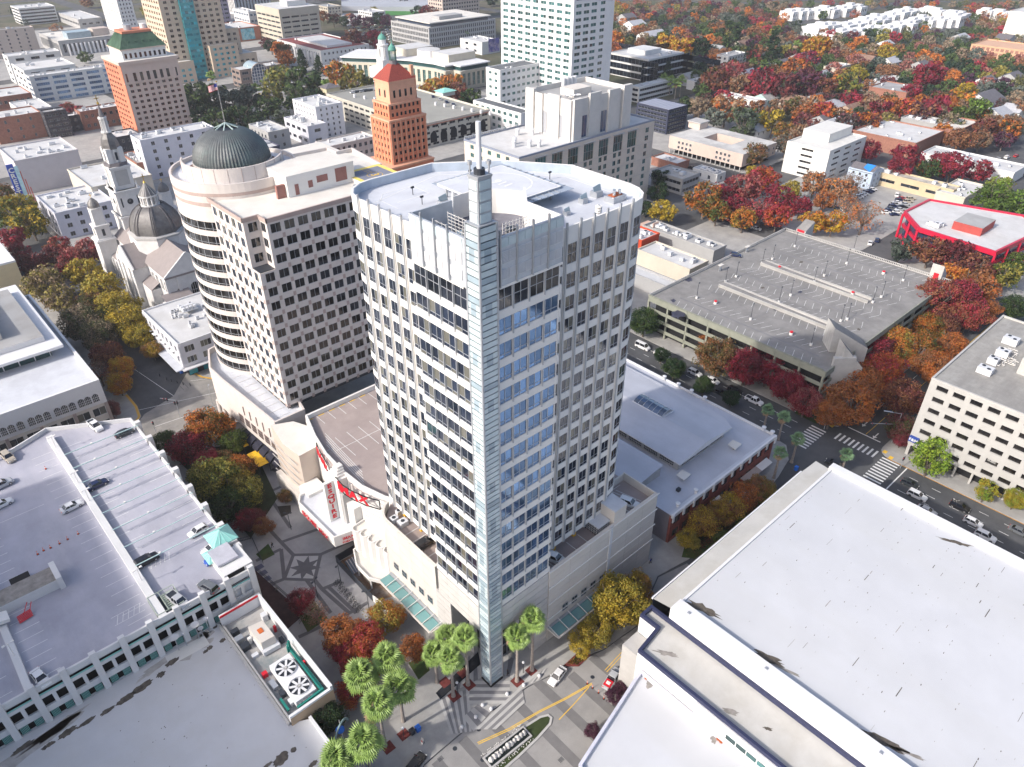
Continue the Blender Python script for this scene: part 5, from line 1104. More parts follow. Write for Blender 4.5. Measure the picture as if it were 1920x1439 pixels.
for k in range(10): line(pl, [(-18, 112+4*k), (-12, 112+4*k)], .11, gd, M['paintw'])
for k in range(5): line(pl, [(15.4+.9*k, 123.4), (16.2+.9*k, 125.6)], .1, gd, M['paintw']); line(pl, [(5.8+1.0*k, 114.2), (6.6+1.0*k, 116.2)], .1, gd, M['paintw'])
line(pl, [(5.4, 114.1), (10.8, 114.1)], .1, gd, M['paintw']); line(pl, [(5.4, 116.3), (10.8, 116.3)], .1, gd, M['paintw']); line(pl, [(-8.8, 158), (5, 158)], .1, gd, M['paintw'])
pl.build('parking_lines', LG)
mb = MB()     # stair housing and the teal roofed lift tower
mb.box(11.9, 16.8, 110.0, 115.4, gd, gd+.12, M['dark']); GR = mat('pale_green_rail', (.42,.48,.40), .6)
for k in range(8): mb.box(14.2, 16.4, 111.2+.5*k, 111.5+.5*k, gd-.6+.1*k, gd+.2+.05*k, GR)
for p, q in (((11.9, 110), (11.9, 115.4)), ((16.8, 110), (16.8, 115.4)), ((11.9, 115.4), (16.8, 115.4)), ((11.9, 110), (16.8, 110)), ((14, 110), (14, 115.4))):
 mb.beam((*p, gd+1.2), (*q, gd+1.2), .1, .1, GR)
 for j in range(14): x, y = p[0]+(q[0]-p[0])*j/13, p[1]+(q[1]-p[1])*j/13; mb.beam((x, y, gd), (x, y, gd+1.2), .05, .05, GR)
mb.build('stair_rail', LG)
mb = MB(); mb.box(24.8, 30.6, 109.6, 116.0, 7, 17.2, LW); mb.box(26.6, 31, 117.0, 121.6, 7, 17.4, LW); mb.build('lift_tower', LG)
mb = MB(); mb.box(24.9, 29.0, 112.2, 117.2, 17.4, 17.9, mat('lilac_cap', (.45,.45,.5), .6)); mb.box(25.4, 28.8, 109.5, 112.1, 14, 17.1, M['black']); mb.build('lift_cap', LG)
TL = mat('teal_sheet', (.27,.60,.54), .5, .06)
for (x0, x1, y0, y1, z, h) in ((26.2, 31.4, 117.2, 122.4, 17.6, 1.8), (24.0, 26.6, 114.8, 118.6, 16.8, 1.0)):
 mb = MB(); cx, cy = (x0+x1)/2, (y0+y1)/2; mb.add([(x0,y0,z),(x1,y0,z),(x1,y1,z),(x0,y1,z),(cx,cy,z+h)], [(0,1,4),(1,2,4),(2,3,4),(3,0,4)], TL); mb.box(x0, x1, y0, y1, z-.15, z-.01, TL)
 for t in (.25, .5, .75): mb.beam((x0+(x1-x0)*t, y0, z+.04), (cx, cy, z+h+.03), .08, .08, mat('teal_seam', (.45,.75,.7), .5)); mb.beam((x0, y0+(y1-y0)*t, z+.04), (cx, cy, z+h+.03), .08, .08, mat('teal_seam', (.45,.75,.7), .5))
 mb.build('teal_roof', LG)
mb = MB(); mb.box(-9.4, .6, 130.4, 134.8, gd, gd+2.3, LW, top=DIRT2); mb.box(.6, 1.6, 129.8, 135.2, gd, gd+3.0, LW); mb.box(-6.2, -2.8, 135.0, 138.2, gd, gd+1.0, LW, top=M['black']); mb.build('ramp_house', LG)
for (x, y) in ((-9.6, 128), (-9.8, 133.4), (-9.8, 138.5)): mb = MB(); mb.beam((x-1.6, y, gd+2.2), (x+1.2, y, gd+1.6), 2.6, .7, M['white']); mb.cyl(x-1.4, y, gd, gd+2, .35, M['white'], n=10); mb.build('air_duct', LG)
for (x, y) in ((12.6, 176), (12.6, 158.7), (12.6, 151), (12.8, 120.6), (-9.8, 118.4)):
 lamppost(x, y, gd+1.1, 3.2, 'deck_lamp', '', 'lamps on the white garage dividing wall', base=False, m=M['white'], heads=2, arm=.7, ang=.2)['auto'] = 'white twin lamp on the garage dividing wall'
def cone(x, y, z, auto, grp):
 T_ = thing('traffic_cone', '', 'traffic cone', (x, y, z), 0, grp); mb = MB(); OC = mat('cone_orange', (.75,.10,.03), .5, .05)
 mb.box(x-.22, x+.22, y-.22, y+.22, z, z+.06, M['rubber']); mb.cyl(x, y, z+.06, z+.42, .17, OC, .10, 10, cap=False); mb.cyl(x, y, z+.42, z+.62, .10, M['white'], .07, 10, cap=False); mb.cyl(x, y, z+.62, z+.95, .07, OC, .03, 10); mb.build('body', T_); T_['auto'] = auto
for px, py in ((71,1040),(82,1033),(95,1028),(112,1020),(127,1012),(147,1002),(86,880)):
 c = P(px, py, gd); cone(c[0], c[1], gd, 'orange traffic cone on the white garage deck', 'traffic cones on the white garage deck')
T_ = thing('red_barrier', 'red barrier cart folded beside the dividing wall of the white garage', 'barrier', (-5.5, 128, gd)); mb = MB()
for k in range(6): mb.beam((-7.4, 126.2+.25*k, gd+.3+.1*k), (-5.0, 126.6+.25*k, gd+.3+.1*k), .16, .12, M['red'])
mb.beam((-6.4, 127.4, gd+.6), (-5.0, 129.4, gd+1.4), .1, .1, M['red']); mb.beam((-5.4, 127.2, gd+.6), (-4.4, 129, gd+1.4), .1, .1, M['red']); mb.build('frame', T_)
# ================================================================ flat white roof below it, with the sunken plant yard
FB = thing('flat_roofed_hall', 'broad flat-roofed white hall streaked with black puddle stains below the garage', 'building', (24, 70, 0)); fz = 7.3
RWS = mat('stained_white_roof', (.55,.55,.56), .6, .05, .15, stain=(.5,.49,.47), stain_s=.07, stain_a=.5)
mb = MB(); fp = [(-60, 20), (24.4, 20), (24.4, 78.6), (21.0, 80.4), (21.0, 108.9), (-60, 108.9)]; mb.prism(fp, 0, fz, M['stone'], top=RWS); mb.build('roof', FB)
mb = MB(); mb.box(24.0, 24.5, 20, 79, fz, fz+.35, WB); mb.box(20.7, 21.1, 80, 108, fz, fz+.6, M['stone_d']); mb.build('kerb', FB)
for (zx, zy, a, b) in ((130,1325,1.9,0.55),(285,1305,0.7,0.45),(250,1328,0.5,0.4),(375,1245,1.6,0.65),(485,1185,1.4,0.45),(605,1120,1.3,0.5),(710,1050,1.6,0.7),(800,985,1.7,0.8),(905,915,0.8,0.6),(970,845,1.3,0.6),(1180,765,0.6,0.45),(1155,787,0.5,0.4),(1210,648,0.45,0.4),(1250,725,0.6,0.45),(1580,1390,1.5,0.9),(1650,1340,0.5,0.5),(1760,1420,1.0,0.4),(1500,1430,1.0,0.3)):
 c = P(zx/3, 960+zy/3, fz); blot(FB, c[0], c[1], fz, a, b, .1, DIRT, jag=.25).build('stain', FB)
for (zx, zy, a, b) in ((170,1330,7,1.4),(1060,780,4.5,1.5),(880,875,4,.7),(300,1230,5,.8),(1130,700,2.5,1.)):
 c = P(zx/3, 960+zy/3, fz); blot(FB, c[0], c[1], fz, a, b, .12, mat('roof_smear', (.40,.38,.36), .9, .3, .5), jag=.45, dz=.004).build('stain', FB)
mb = MB(); c = P(350, 1215, fz); mb.add([(c[0]-4, c[1]-1.8, fz+.007), (c[0]+3.6, c[1]-2.2, fz+.007), (c[0]+3.6, c[1]+.6, fz+.007), (c[0]-3.8, c[1]+.8, fz+.007)], [(0,1,2,3)], mat('roof_patch', (.66,.65,.62), .6, .05)); mb.build('roof_patch', FB)
gr = MB()
for k in range(90):
 x, y = rnd.uniform(-18, 23), rnd.uniform(68, 104); r = rnd.uniform(.04, .11); gr.add([(x-r, y-r, fz+.012), (x+r, y-r*.6, fz+.012), (x+r*.8, y+r, fz+.012), (x-r, y+r*.7, fz+.012)], [(0,1,2,3)], DIRT)
gr.build('roof_grit', FB, stuff=True)
for (px, py, r) in ((327,1197,.85),(365,1173,.8),(376,1180,.55),(385,1162,.5),(343,1190,.35)):
 c = PYp(px, py, 107.9); T_ = thing('satellite_dish', '', 'satellite dish', (c[0], c[1], fz), 0, 'satellite dishes at the foot of the garage wall'); T_['auto'] = 'white satellite dish under the white garage wall'
 mb = MB(); mb.cyl(c[0], c[1], fz, c[2], .08, M['metal'], n=6); mb.lathe(c[0], c[1]-.1, [(0.01, c[2]), (r*.6, c[2]+.1), (r, c[2]+.35)], WB, 18); mb.build('dish', T_)
PY_ = thing('plant_yard', 'walled rooftop plant yard with two big fans and green pipes', 'plant yard', (21.2, 80, 0))
px0, px1, py0, py1, pz = 21.2, 29.6, 79.6, 107.6, 10.6
mb = MB(); TN = mat('tan_render', (.45,.33,.22), .8, .05)
mb.box(px0, px1, py0, py1, 0, 7.4, TN, top=mat('yard_floor', (.40,.385,.37), .85, .2, .5, stain=(.16,.2,.21), stain_s=.25, stain_a=.8)); mb.build('floor', PY_)
mb = MB(); mb.box(px1-.5, px1, py0, py1, 7.4, pz, WB); mb.box(px0, px1-.5, py0, py0+.5, 7.4, pz-.8, WB); mb.box(px0, px1-.5, py1-.4, py1, 7.4, pz, WB); mb.box(px1, px1+.04, py0, py1, 0, pz-.5, TN); mb.box(px0, px1, py0-.04, py0, 0, 9.3, TN); mb.box(px0, px0+.3, py0, py1, 7.4, 8.2, M['stone_d']); mb.build('wall', PY_)
mb = MB(); mb.box(px0, px1-.5, py1-.55, py1-.4, pz-.5, pz, M['red']); mb.build('red_trim', PY_)
mb = MB(); mb.box(23.4, 27.4, 81.6, 91.5, 8.1, 9.6, WB)
for y in (84.0, 88.9): mb.cyl(25.4, y, 9.6, 9.9, 1.85, WB, n=32, cap=False); mb.cyl(25.4, y, 9.55, 9.62, 1.8, M['dark'], n=32)
mb.build('cooling_unit', PY_)
for y in (84.0, 88.9):
 for k in range(8): mb = MB(); a = R_(45*k+15); mb.beam((25.4, y, 9.78), (25.4+1.75*math.cos(a), y+1.75*math.sin(a), 9.78), .42, .06, WB); mb.build('fan_blade', PY_)
 for k in range(3): mb = MB(); mb.cyl(25.4, y, 9.85+.03*k, 9.87+.03*k, .6*(k+1), M['metal'], n=24, cap=False); mb.build('fan_guard', PY_)
 mb = MB(); mb.cyl(25.4, y, 9.6, 9.95, .28, M['stone_d'], n=10); mb.build('hub', PY_)
GP = mat('green_pipe', (.02,.20,.16), .4, .05)
for (p, q, r) in (((28.3, 81, 9.0), (28.3, 94, 9.0), .22), ((27.9, 81.2, 9.4), (27.9, 93, 9.4), .15), ((23.2, 80.8, 9.2), (28.3, 80.8, 9.6), .2), ((24, 80.4, 8.9), (28.4, 80.4, 9.3), .14), ((28.3, 93, 9), (28.3, 93, 10.8), .2), ((27.6, 92.2, 9), (27.6, 92.2, 10.6), .16), ((22.0, 82, 8.2), (22.0, 85, 8.2), .2)):
 mb = MB(); mb.beam(p, q, r*2, r*2, GP); mb.build('pipe', PY_)
mb = MB(); wv = [(24.4, 96.2), (27.0, 96.0), (27.0, 100.8), (24.2, 101.2)]; mb.prism([(24.1, 95.4), (27.4, 95.2), (27.4, 100.8), (24.1, 101.2)], 7.6, 8.6, M['louver']); mb.prism(wv, 8.6, 10.6, M['stone']); mb.box(25.1, 26, 98.2, 99.4, 10.6, 10.72, mat('orange_rust', (.55,.13,.03), .8)); mb.build('plant_unit', PY_)
for (x, y, a, b, h, m) in ((22.4, 104, 1.4, 1.0, 1.2, M['dark']), (22.2, 101.8, 1.5, 1.2, 1.3, M['metal']), (22.4, 99.6, 1.6, 1.4, 1.2, M['dark']), (23.6, 100.2, .6, .6, 1.5, M['white']), (22.9, 96.8, 1.2, .8, .6, M['louver']), (22.3, 91.6, .9, .8, 1.1, M['red']), (22.5, 88.6, .9, 2.0, .9, M['metal']), (22.8, 86, .8, 1.4, 1., M['dark']), (28.2, 103.4, 1.0, 1.2, 1.6, M['louver']), (28.4, 99.4, .5, .5, 1.6, M['red']), (28.7, 88.4, .35, .5, 1.8, M['red']), (23.2, 83.4, .8, 1.2, 1, M['louver']), (28.2, 96.4, .7, 1.0, 1, M['dark'])):
 mb = MB(); mb.box(x-a/2, x+a/2, y-b/2, y+b/2, 7.4, 7.4+h, m); mb.build('plant_unit', PY_)
for k in range(5): mb = MB(); mb.cyl(24.0+.55*k, 81.0, 8.4, 9.7, .14, M['chrome'], n=8); mb.build('flue', PY_)
# ================================================================ white building with arched windows (left edge)
AB = thing('arched_window_building', 'white building with arched windows and a glazed upper storey across the junction', 'building', (30, 199, 0)); az = 15.2
mb = MB(); ap = [(-60, 199.6), (30, 199.6), (30, 268), (-60, 268)]; mb.prism(ap, 8.9, az, WB, top=M['blue_roof']); mb.box(-60, 29.6, 200, 268, 0, 8.9, M['black']); mb.ring(ap, .7, az, az+1.0, WB); mb.build('wall', AB)
mb = MB(); mb.box(-60, 27.6, 220.3, 272, 18.2, 19.0, WB); mb.box(-60, 24.5, 223.5, 268, 15.2, 18.2, G['green']); mb.box(-60, 24.5, 226, 266, 19.0, 20.6, WB, top=M['roof_g']); mb.box(-60, 15.5, 232, 262, 20.6, 23.6, M['roof_c'], top=WB); mb.build('upper_storey', AB)
for k in range(12): mb = MB(); mb.box(24.0-4*k, 24.25-4*k, 223.2, 223.5, 15.2, 18.2, WB); mb.build('mullion', AB)
mb = MB(); mb.box(-60, 24.5, 223.25, 223.5, 16.9, 17.1, WB); mb.build('transom', AB)
def archwin(w_, h, gl, fr):
 mb = MB(); n = 8; pts = [(0, 0), (w_, 0)]+[(w_/2+w_/2*math.cos(math.pi*i/n), h-w_/2+w_/2*math.sin(math.pi*i/n)) for i in range(n+1)]
 mb.add([(x, .06, z) for x, z in pts], [tuple(range(len(pts)))], gl)
 for i in range(1, 4): mb.box(w_*i/4-.04, w_*i/4+.04, .06, .12, 0, h-.25, fr)
 for z in (h*.28, h*.52): mb.box(0, w_, .06, .12, z-.04, z+.04, fr)
 o = [(x, z) for x, z in pts];
 for i in range(len(o)):
  a, b = o[i], o[(i+1) % len(o)]; mb.beam((a[0], .1, a[1]), (b[0], .1, b[1]), .14, .14, fr)
 return mesh_only(mb, 'arched_window')
awm = archwin(1.7, 2.7, G['dark'], WB)
for px in (12, 34, 49, 65, 86, 100, 115, 133, 146, 161, -6, -22, -36):
 q = PYp(px, 745-.28*px, 199.6); piece(awm, 'arched_window', AB, rel(AB, q[0]+.85, 199.6, 9.9), math.pi)
ws = MB(); facade(AB, ws, (-50, 200), (30, 200), 0, 4.4, 2, [(2.0+4.1*i, 3.3) for i in range(19)], M['stone'], sill=.9, wh=2.6, d=.35, gl=G['office'], fr=WB, nx=2, ext=False); ws.build('lower_wall', AB)
for k in range(10): mb = MB(); x = 29.7-8.2*k; mb.box(x-.5, x+.3, 199.2, 199.6, 0, 8.9, M['deck']); mb.build('pilaster', AB)
YB_ = thing('cream_corner_building', 'plain cream building with white roof behind the arched-window building', 'building', (20, 300, 0)); mb = MB(); mb.box(-30, 34, 306, 345, 0, 13.5, mat('cream_wall', (.55,.47,.30), .8, .05), top=WB); mb.ring([(-30, 306), (34, 306), (34, 345), (-30, 345)], .6, 13.5, 14.2, WB); mb.build('wall', YB_)
# ================================================================ small white corner building by the cathedral
CB = thing('corner_cafe_building', 'three-storey white corner building with cluttered white roof below the cathedral', 'building', (55, 212, 0)); cz = 11.6
c1 = P(333, 648, cz); c2 = P(283, 582, cz)
X0, Y0c, Y1c, X1 = 55.0, 211.0, 240.5, 76
CW = mat('lilac_white_wall', (.60,.60,.64), .7, .05)
mb = MB(); mb.box(X0, X1, Y0c, Y1c, 3.6, cz, CW, top=M['roof_w']); mb.box(X0+1.2, X1, Y0c+.6, Y1c, 0, 3.6, M['dark']); mb.ring([(X0, Y0c), (X1, Y0c), (X1, Y1c), (X0, Y1c)], .35, cz, cz+.5, WB); mb.build('wall', CB)
wc = MB(); facade(CB, wc, (X0, Y0c), (X1, Y0c), 3.8, 3.8, 2, [(1.6, 3.0), (6.6, 3.4), (12, 3.4)], CW, sill=.9, wh=2.2, d=.15, gl=G['office'], fr=WB, nx=3, ext=False); facade(CB, wc, (X0, Y1c), (X0, Y0c), 3.8, 3.8, 2, evenly(29.5, 8, 1.6), CW, sill=.9, wh=2.0, d=.15, gl=G['office'], fr=WB, nx=2, ext=False); wc.build('front_wall', CB)
mb = MB(); mb.box(X0-.15, X0+6.0, Y0c-.18, Y0c-.1, 8.8, 11.6, M['frost']) if 0 else None
mb.box(X0-.8, X1, Y0c-1.8, Y0c, 3.3, 3.6, WB); mb.box(X0-2.6, X0, Y0c-.5, Y1c, 3.3, 3.6, M['blue_roof']); mb.build('canopy', CB)
for k in range(8): mb = MB(); y = Y0c+2.5+3.5*k; mb.box(X0-1.2, X0-.15, y-1, y+1, 7.3, 7.45, WB); mb.build('balcony', CB)
for k in range(4): mb = MB(); x = X0+1.3+4.6*k; mb.box(x, x+2.6, Y0c+.4, Y0c+.58, .3, 3.1, G['cyan']); mb.build('shop_window', CB)
plain_vents(CB, 'roof_unit', (X0+5, X1-3, Y0c+6, Y0c+24), cz, 22, 5, M['louver'], .6, 1.7, .5, 1.3)
mb = MB(); mb.box(64, 69, 228, 233, cz+1.2, cz+1.4, M['louver']);
for k in range(9): mb.box(64.2+1.2*(k % 4), 65.0+1.2*(k % 4), 228.3+1.6*(k//4), 229.4+1.6*(k//4), cz+1.4, cz+2.4, M['louver'])
mb.build('plant_platform', CB)
# ================================================================ cathedral
CA = thing('cathedral', 'white twin-towered cathedral with a big dark ribbed dome and tall clock tower', 'church', (62, 250, 0))
CWH = mat('cathedral_white', (.66,.65,.64), .75, .05, .5, stain=(.50,.49,.48), stain_s=.3, stain_a=.35); CT = mat('taupe_roof', (.25,.22,.215), .85, .08, .5); DK = mat('lead_dome', (.13,.125,.125), .5, .2, .8, metal=.35, stain=(.22,.215,.21), stain_s=.3, stain_a=.6)
mb = MB(); NX0, NX1 = 67.5, 84.5; cx = 76.0
mb.box(NX0, NX1, 250, 300, 0, 16, CWH); mb.box(62.5, 89.5, 267, 283, 0, 15, CWH); mb.box(63.5, 67.5, 283, 300, 0, 10, CWH); mb.box(64, 67.5, 258, 267, 0, 9.5, CWH); mb.box(64.5, 74, 242, 250, 0, 8, CWH); mb.build('wall', CA)
def gable(mb, x0, x1, y0, y1, ze, zr, axis, m, mg, ov=.5):
 if axis == 'y':
  xm = (x0+x1)/2; mb.add([(x0-ov,y0,ze),(xm,y0,zr),(x1+ov,y0,ze),(x0-ov,y1,ze),(xm,y1,zr),(x1+ov,y1,ze)], [(0,3,4,1),(1,4,5,2)], m); mb.add([(x0,y0+.1,ze),(x1,y0+.1,ze),(xm,y0+.1,zr),(x0,y1-.1,ze),(x1,y1-.1,ze),(xm,y1-.1,zr)], [(0,1,2),(3,5,4)], mg)
 else:
  ym = (y0+y1)/2; mb.add([(x0,y0-ov,ze),(x0,ym,zr),(x0,y1+ov,ze),(x1,y0-ov,ze),(x1,ym,zr),(x1,y1+ov,ze)], [(0,1,4,3),(1,2,5,4)], m); mb.add([(x0+.1,y0,ze),(x0+.1,y1,ze),(x0+.1,ym,zr),(x1-.1,y0,ze),(x1-.1,y1,ze),(x1-.1,ym,zr)], [(0,2,1),(3,4,5)], mg)
mb = MB(); gable(mb, NX0, NX1, 249.6, 300, 16, 23.0, 'y', CT, CWH); mb.build('nave_roof', CA); mb = MB(); gable(mb, 62.2, 89.8, 267, 283, 15, 21.5, 'x', CT, CWH); mb.build('transept_roof', CA)
mb = MB(); mb.add([(63.5,283,10),(67.5,283,12),(67.5,300,12),(63.5,300,10)], [(0,1,2,3)], CT); mb.add([(64,258,9.5),(67.5,258,11.5),(67.5,267,11.5),(64,267,9.5)], [(0,1,2,3)], CT); mb.add([(64.5,242,8),(74,242,8),(74,250,10.5),(64.5,250,10.5)], [(0,1,2,3)], CT); mb.build('aisle_roof', CA)
mb = MB()
for y in (250.0,): mb.beam((NX0-.6, y-.2, 16), (cx, y-.2, 23.2), .5, .5, CWH); mb.beam((cx, y-.2, 23.2), (NX1+.6, y-.2, 16), .5, .5, CWH); mb.box(NX0-.5, NX1+.5, y-.5, y, 15.5, 16.1, CT)
for x in (62.4,): mb.beam((x, 266.4, 15), (x, 275, 21.7), .5, .5, CWH); mb.beam((x, 275, 21.7), (x, 283.6, 15), .5, .5, CWH); mb.box(x-.4, x, 266.5, 283.5, 14.6, 15.1, CWH)
for x in (NX0, 71.5, 80.5, NX1): mb.box(x-.5, x+.5, 249.6, 250, 0, 15.5, CWH)
for y in (267.3, 272, 278, 282.7): mb.box(62.0, 62.5, y-.5, y+.5, 0, 14.6, CWH)
for k in range(5): mb.box(63.0, 63.5, 284+3.6*k, 284.8+3.6*k, 0, 9.8, CWH)
mb.build('mouldings', CA)
caw = archwin(1.5, 4.2, G['bronze'], CWH); caw2 = archwin(3.0, 6.0, G['bronze'], CWH)
piece(caw, 'arched_window', CA, rel(CA, 71.6, 249.95, 7), math.pi); piece(caw2, 'arched_window', CA, rel(CA, 78.0, 249.95, 6), math.pi); piece(caw, 'arched_window', CA, rel(CA, 83.2, 249.95, 7), math.pi)
for k in range(4): piece(caw, 'arched_window', CA, rel(CA, 63.45, 284.6+3.8*k, 3.5), math.pi/2)
for y in (252.6, 256, 260.4, 264): piece(caw, 'arched_window', CA, rel(CA, 67.45, y-1.5, 10), math.pi/2)
mb = MB(); dcx, dcy, dr_ = 76.5, 275.5, 8.9
mb.prism([(dcx+(dr_+1)*math.cos(R_(22.5+45*i)), dcy+(dr_+1)*math.sin(R_(22.5+45*i))) for i in range(8)], 15, 23.6, CWH); mb.lathe(dcx, dcy, [(dr_+1.3, 23.2), (dr_+1.3, 23.9), (dr_, 24.2)], M['stone_d'], 8, R_(22.5), R_(382.5)); mb.build('dome_drum', CA)
mb = MB(); pf_ = [(dr_*math.cos(R_(t))**.9, 24.2+dr_*1.12*math.sin(R_(t))) for t in range(0, 72, 6)]
v = []; n8 = 64
for r, z in pf_:
 for i in range(n8):
  a = 2*math.pi*i/n8; f = math.cos(math.pi/8)/math.cos(((a-R_(22.5)) % (math.pi/4))-math.pi/8); v.append((dcx+r*f*math.cos(a), dcy+r*f*math.sin(a), z))
mb.add(v, [(j*n8+i, j*n8+(i+1) % n8, (j+1)*n8+(i+1) % n8, (j+1)*n8+i) for j in range(len(pf_)-1) for i in range(n8)], DK); mb.build('dome', CA)
for i in range(8):
 for s in (-.07, .07):
  mb = MB(); a = R_(22.5+45*i)+s
  for (r0, za), (r1, zb_) in zip(pf_[:-1], pf_[1:]): mb.beam((dcx+r0*math.cos(a), dcy+r0*math.sin(a), za+.1), (dcx+r1*math.cos(a), dcy+r1*math.sin(a), zb_+.1), .16, .2, M['slate'])
  mb.build('dome_rib', CA)
rt_, zt_ = pf_[-1]
def lantern(T_, x, y, r, z, hb, hc, name='lantern'):
 mb = MB(); mb.cyl(x, y, z, z+.6, r*1.2, CWH, n=16); mb.cyl(x, y, z+.6, z+hb, r*.72, M['stone_d'], n=16)
 for k in range(12): a = R_(30*k); mb.cyl(x+r*math.cos(a), y+r*math.sin(a), z+.6, z+hb, r*.13, CWH, n=6)
 mb.cyl(x, y, z+hb, z+hb+.5, r*1.2, CWH, n=16); mb.build(name, T_)
 mb = MB(); mb.cyl(x, y, z+hb+.5, z+hb+hc, r*1.15, DK, .25, 16)
 for k in range(12): a = R_(30*k); mb.beam((x+r*1.15*math.cos(a), y+r*1.15*math.sin(a), z+hb+.55), (x+.2*math.cos(a), y+.2*math.sin(a), z+hb+hc+.05), .12, .12, M['stone_d'])
 mb.build('lantern_roof', T_)
 mb = MB(); z2 = z+hb+hc; mb.cyl(x, y, z2, z2+.7, .5, M['gold'], .2, 8); mb.box(x-.12, x+.12, y-.12, y+.12, z2+.6, z2+3.2, M['gold']); mb.box(x-.8, x+.8, y-.12, y+.12, z2+2.1, z2+2.35, M['gold']); mb.build('cross', T_)
lantern(CA, dcx, dcy, 2.7, zt_-.4, 3.4, 4.6)
def minaret(x, y, T_, zt, w_, dome_r):
 mb = MB(); mb.box(x-w_/2, x+w_/2, y-w_/2, y+w_/2, 0, 17, CWH); mb.box(x-w_/2-.4, x+w_/2+.4, y-w_/2-.4, y+w_/2+.4, 15.8, 16.6, CWH); mb.box(x-w_*.4, x+w_*.4, y-w_*.4, y+w_*.4, 17, 22, CWH); mb.box(x-w_*.45, x+w_*.45, y-w_*.45, y+w_*.45, 21.4, 22.1, CWH)
 mb.box(x-w_*.3, x+w_*.3, y-w_*.3, y+w_*.3, 22, zt-.4, CWH); mb.box(x-.5, x+.5, y-w_*.41, y-w_*.4, 18, 20.6, M['dark']); mb.box(x-w_*.41, x-w_*.4, y-.5, y+.5, 18, 20.6, M['dark']); mb.cyl(x, y, zt-.4, zt, dome_r+.3, CWH, n=16); mb.build('side_tower', T_)
 mb = MB(); mb.lathe(x, y, [(dome_r, zt), (dome_r*.95, zt+1), (dome_r*.75, zt+2), (dome_r*.4, zt+2.9), (.1, zt+3.5)], DK, 16); mb.cyl(x, y, zt+3.4, zt+5, .1, M['gold'], n=6); mb.box(x-.5, x+.5, y-.08, y+.08, zt+4.3, zt+4.5, M['gold']); mb.build('cupola', T_)
minaret(63.6, 300, CA, 28.6, 6.2, 2.1); minaret(89.5, 300, CA, 28.6, 6.2, 2.1)
tx, ty = 75.4, 300.0; mb = MB()
def tier(w_, z0_, z1_, c=.5): mb.box(tx-w_/2, tx+w_/2, ty-w_/2, ty+w_/2, z0_, z1_, CWH); mb.box(tx-w_/2-c, tx+w_/2+c, ty-w_/2-c, ty+w_/2+c, z1_-.7, z1_, CWH)
tier(9.6, 0, 24); tier(8.8, 24, 33.5); tier(6.6, 33.5, 42.0, .6)
for s in (-1, 1):
 for t_ in (-1, 1): mb.box(tx+s*3.0-.5, tx+s*3.0+.5, ty+t_*3.0-.5, ty+t_*3.0+.5, 33.5, 42, CWH); mb.cyl(tx+s*4.0, ty+t_*4.0, 33.5, 36, .5, CWH, .1, 8)
mb.box(tx-2.2, tx+2.2, ty-3.36, ty-3.3, 35, 40.5, M['stone_d']); mb.box(tx-3.36, tx-3.3, ty-2.2, ty+2.2, 35, 40.5, M['stone_d'])
mb.cyl(tx, ty, 42, 43.2, 4.1, M['slate'], n=8); mb.cyl(tx, ty, 43.2, 48, 2.9, CWH, n=8)
for k in range(4): a = R_(90*k+225-135+45); mb.box(tx+2.9*math.cos(a)-.9, tx+2.9*math.cos(a)+.9, ty+2.9*math.sin(a)-.9, ty+2.9*math.sin(a)+.9, 43.2, 48.4, CWH)
mb.box(tx-.4, tx+.4, ty-3.85, ty-3.8, 44.4, 47.2, M['dark']); mb.box(tx-3.85, tx-3.8, ty-.4, ty+.4, 44.4, 47.2, M['dark']); mb.build('clock_tower', CA)
mb = MB(); mb.lathe(tx, ty, [(3.1, 48), (3.0, 49.6), (2.5, 51.5), (1.6, 53.2), (1.3, 53.8)], DK, 8, R_(22.5), R_(382.5)); mb.build('tower_dome', CA)
mb = MB(); mb.cyl(tx, ty, 53.6, 54.1, 1.8, CWH, n=8); mb.cyl(tx, ty, 54.1, 58.6, .9, CWH, n=8)
for k in range(8): a = R_(45*k); mb.cyl(tx+1.2*math.cos(a), ty+1.2*math.sin(a), 54.1, 58.4, .16, CWH, n=6)
mb.cyl(tx, ty, 58.4, 59, 1.5, CWH, n=8); mb.cyl(tx, ty, 59, 63.4, 1.0, M['slate'], .12, 8); mb.build('spire', CA)
mb = MB(); mb.cyl(tx, ty, 63.3, 64, .4, M['gold'], n=8); mb.box(tx-.12, tx+.12, ty-.12, ty+.12, 64, 66.4, M['gold']); mb.box(tx-.8, tx+.8, ty-.12, ty+.12, 65.2, 65.45, M['gold']); mb.build('cross', CA)
CLK = MB(); CLK.add([(1.1*math.cos(R_(18*i)), .03, 1.1*math.sin(R_(18*i))) for i in range(20)], [tuple(range(20))], M['dark']); CLK.beam((0, .05, 0), (0, .05, .8), .09, .05, WB); CLK.beam((0, .05, 0), (.5, .05, .2), .09, .05, WB); ckm = mesh_only(CLK, 'clock_face')
piece(ckm, 'clock_face', CA, rel(CA, tx, ty-4.4, 29), math.pi); piece(ckm, 'clock_face', CA, rel(CA, tx-4.4, ty, 29), math.pi/2)
mb = MB(); mb.box(tx-3.2, tx-2.7, ty-4.45, ty-4.4, 27.3, 30.8, M['dark']); mb.box(tx+2.7, tx+3.2, ty-4.45, ty-4.4, 27.3, 30.8, M['dark']); mb.box(tx-4.45, tx-4.4, ty-3.2, ty-2.7, 27.3, 30.8, M['dark']); mb.box(tx-4.45, tx-4.4, ty+2.7, ty+3.2, 27.3, 30.8, M['dark']); mb.build('louvre_slit', CA)
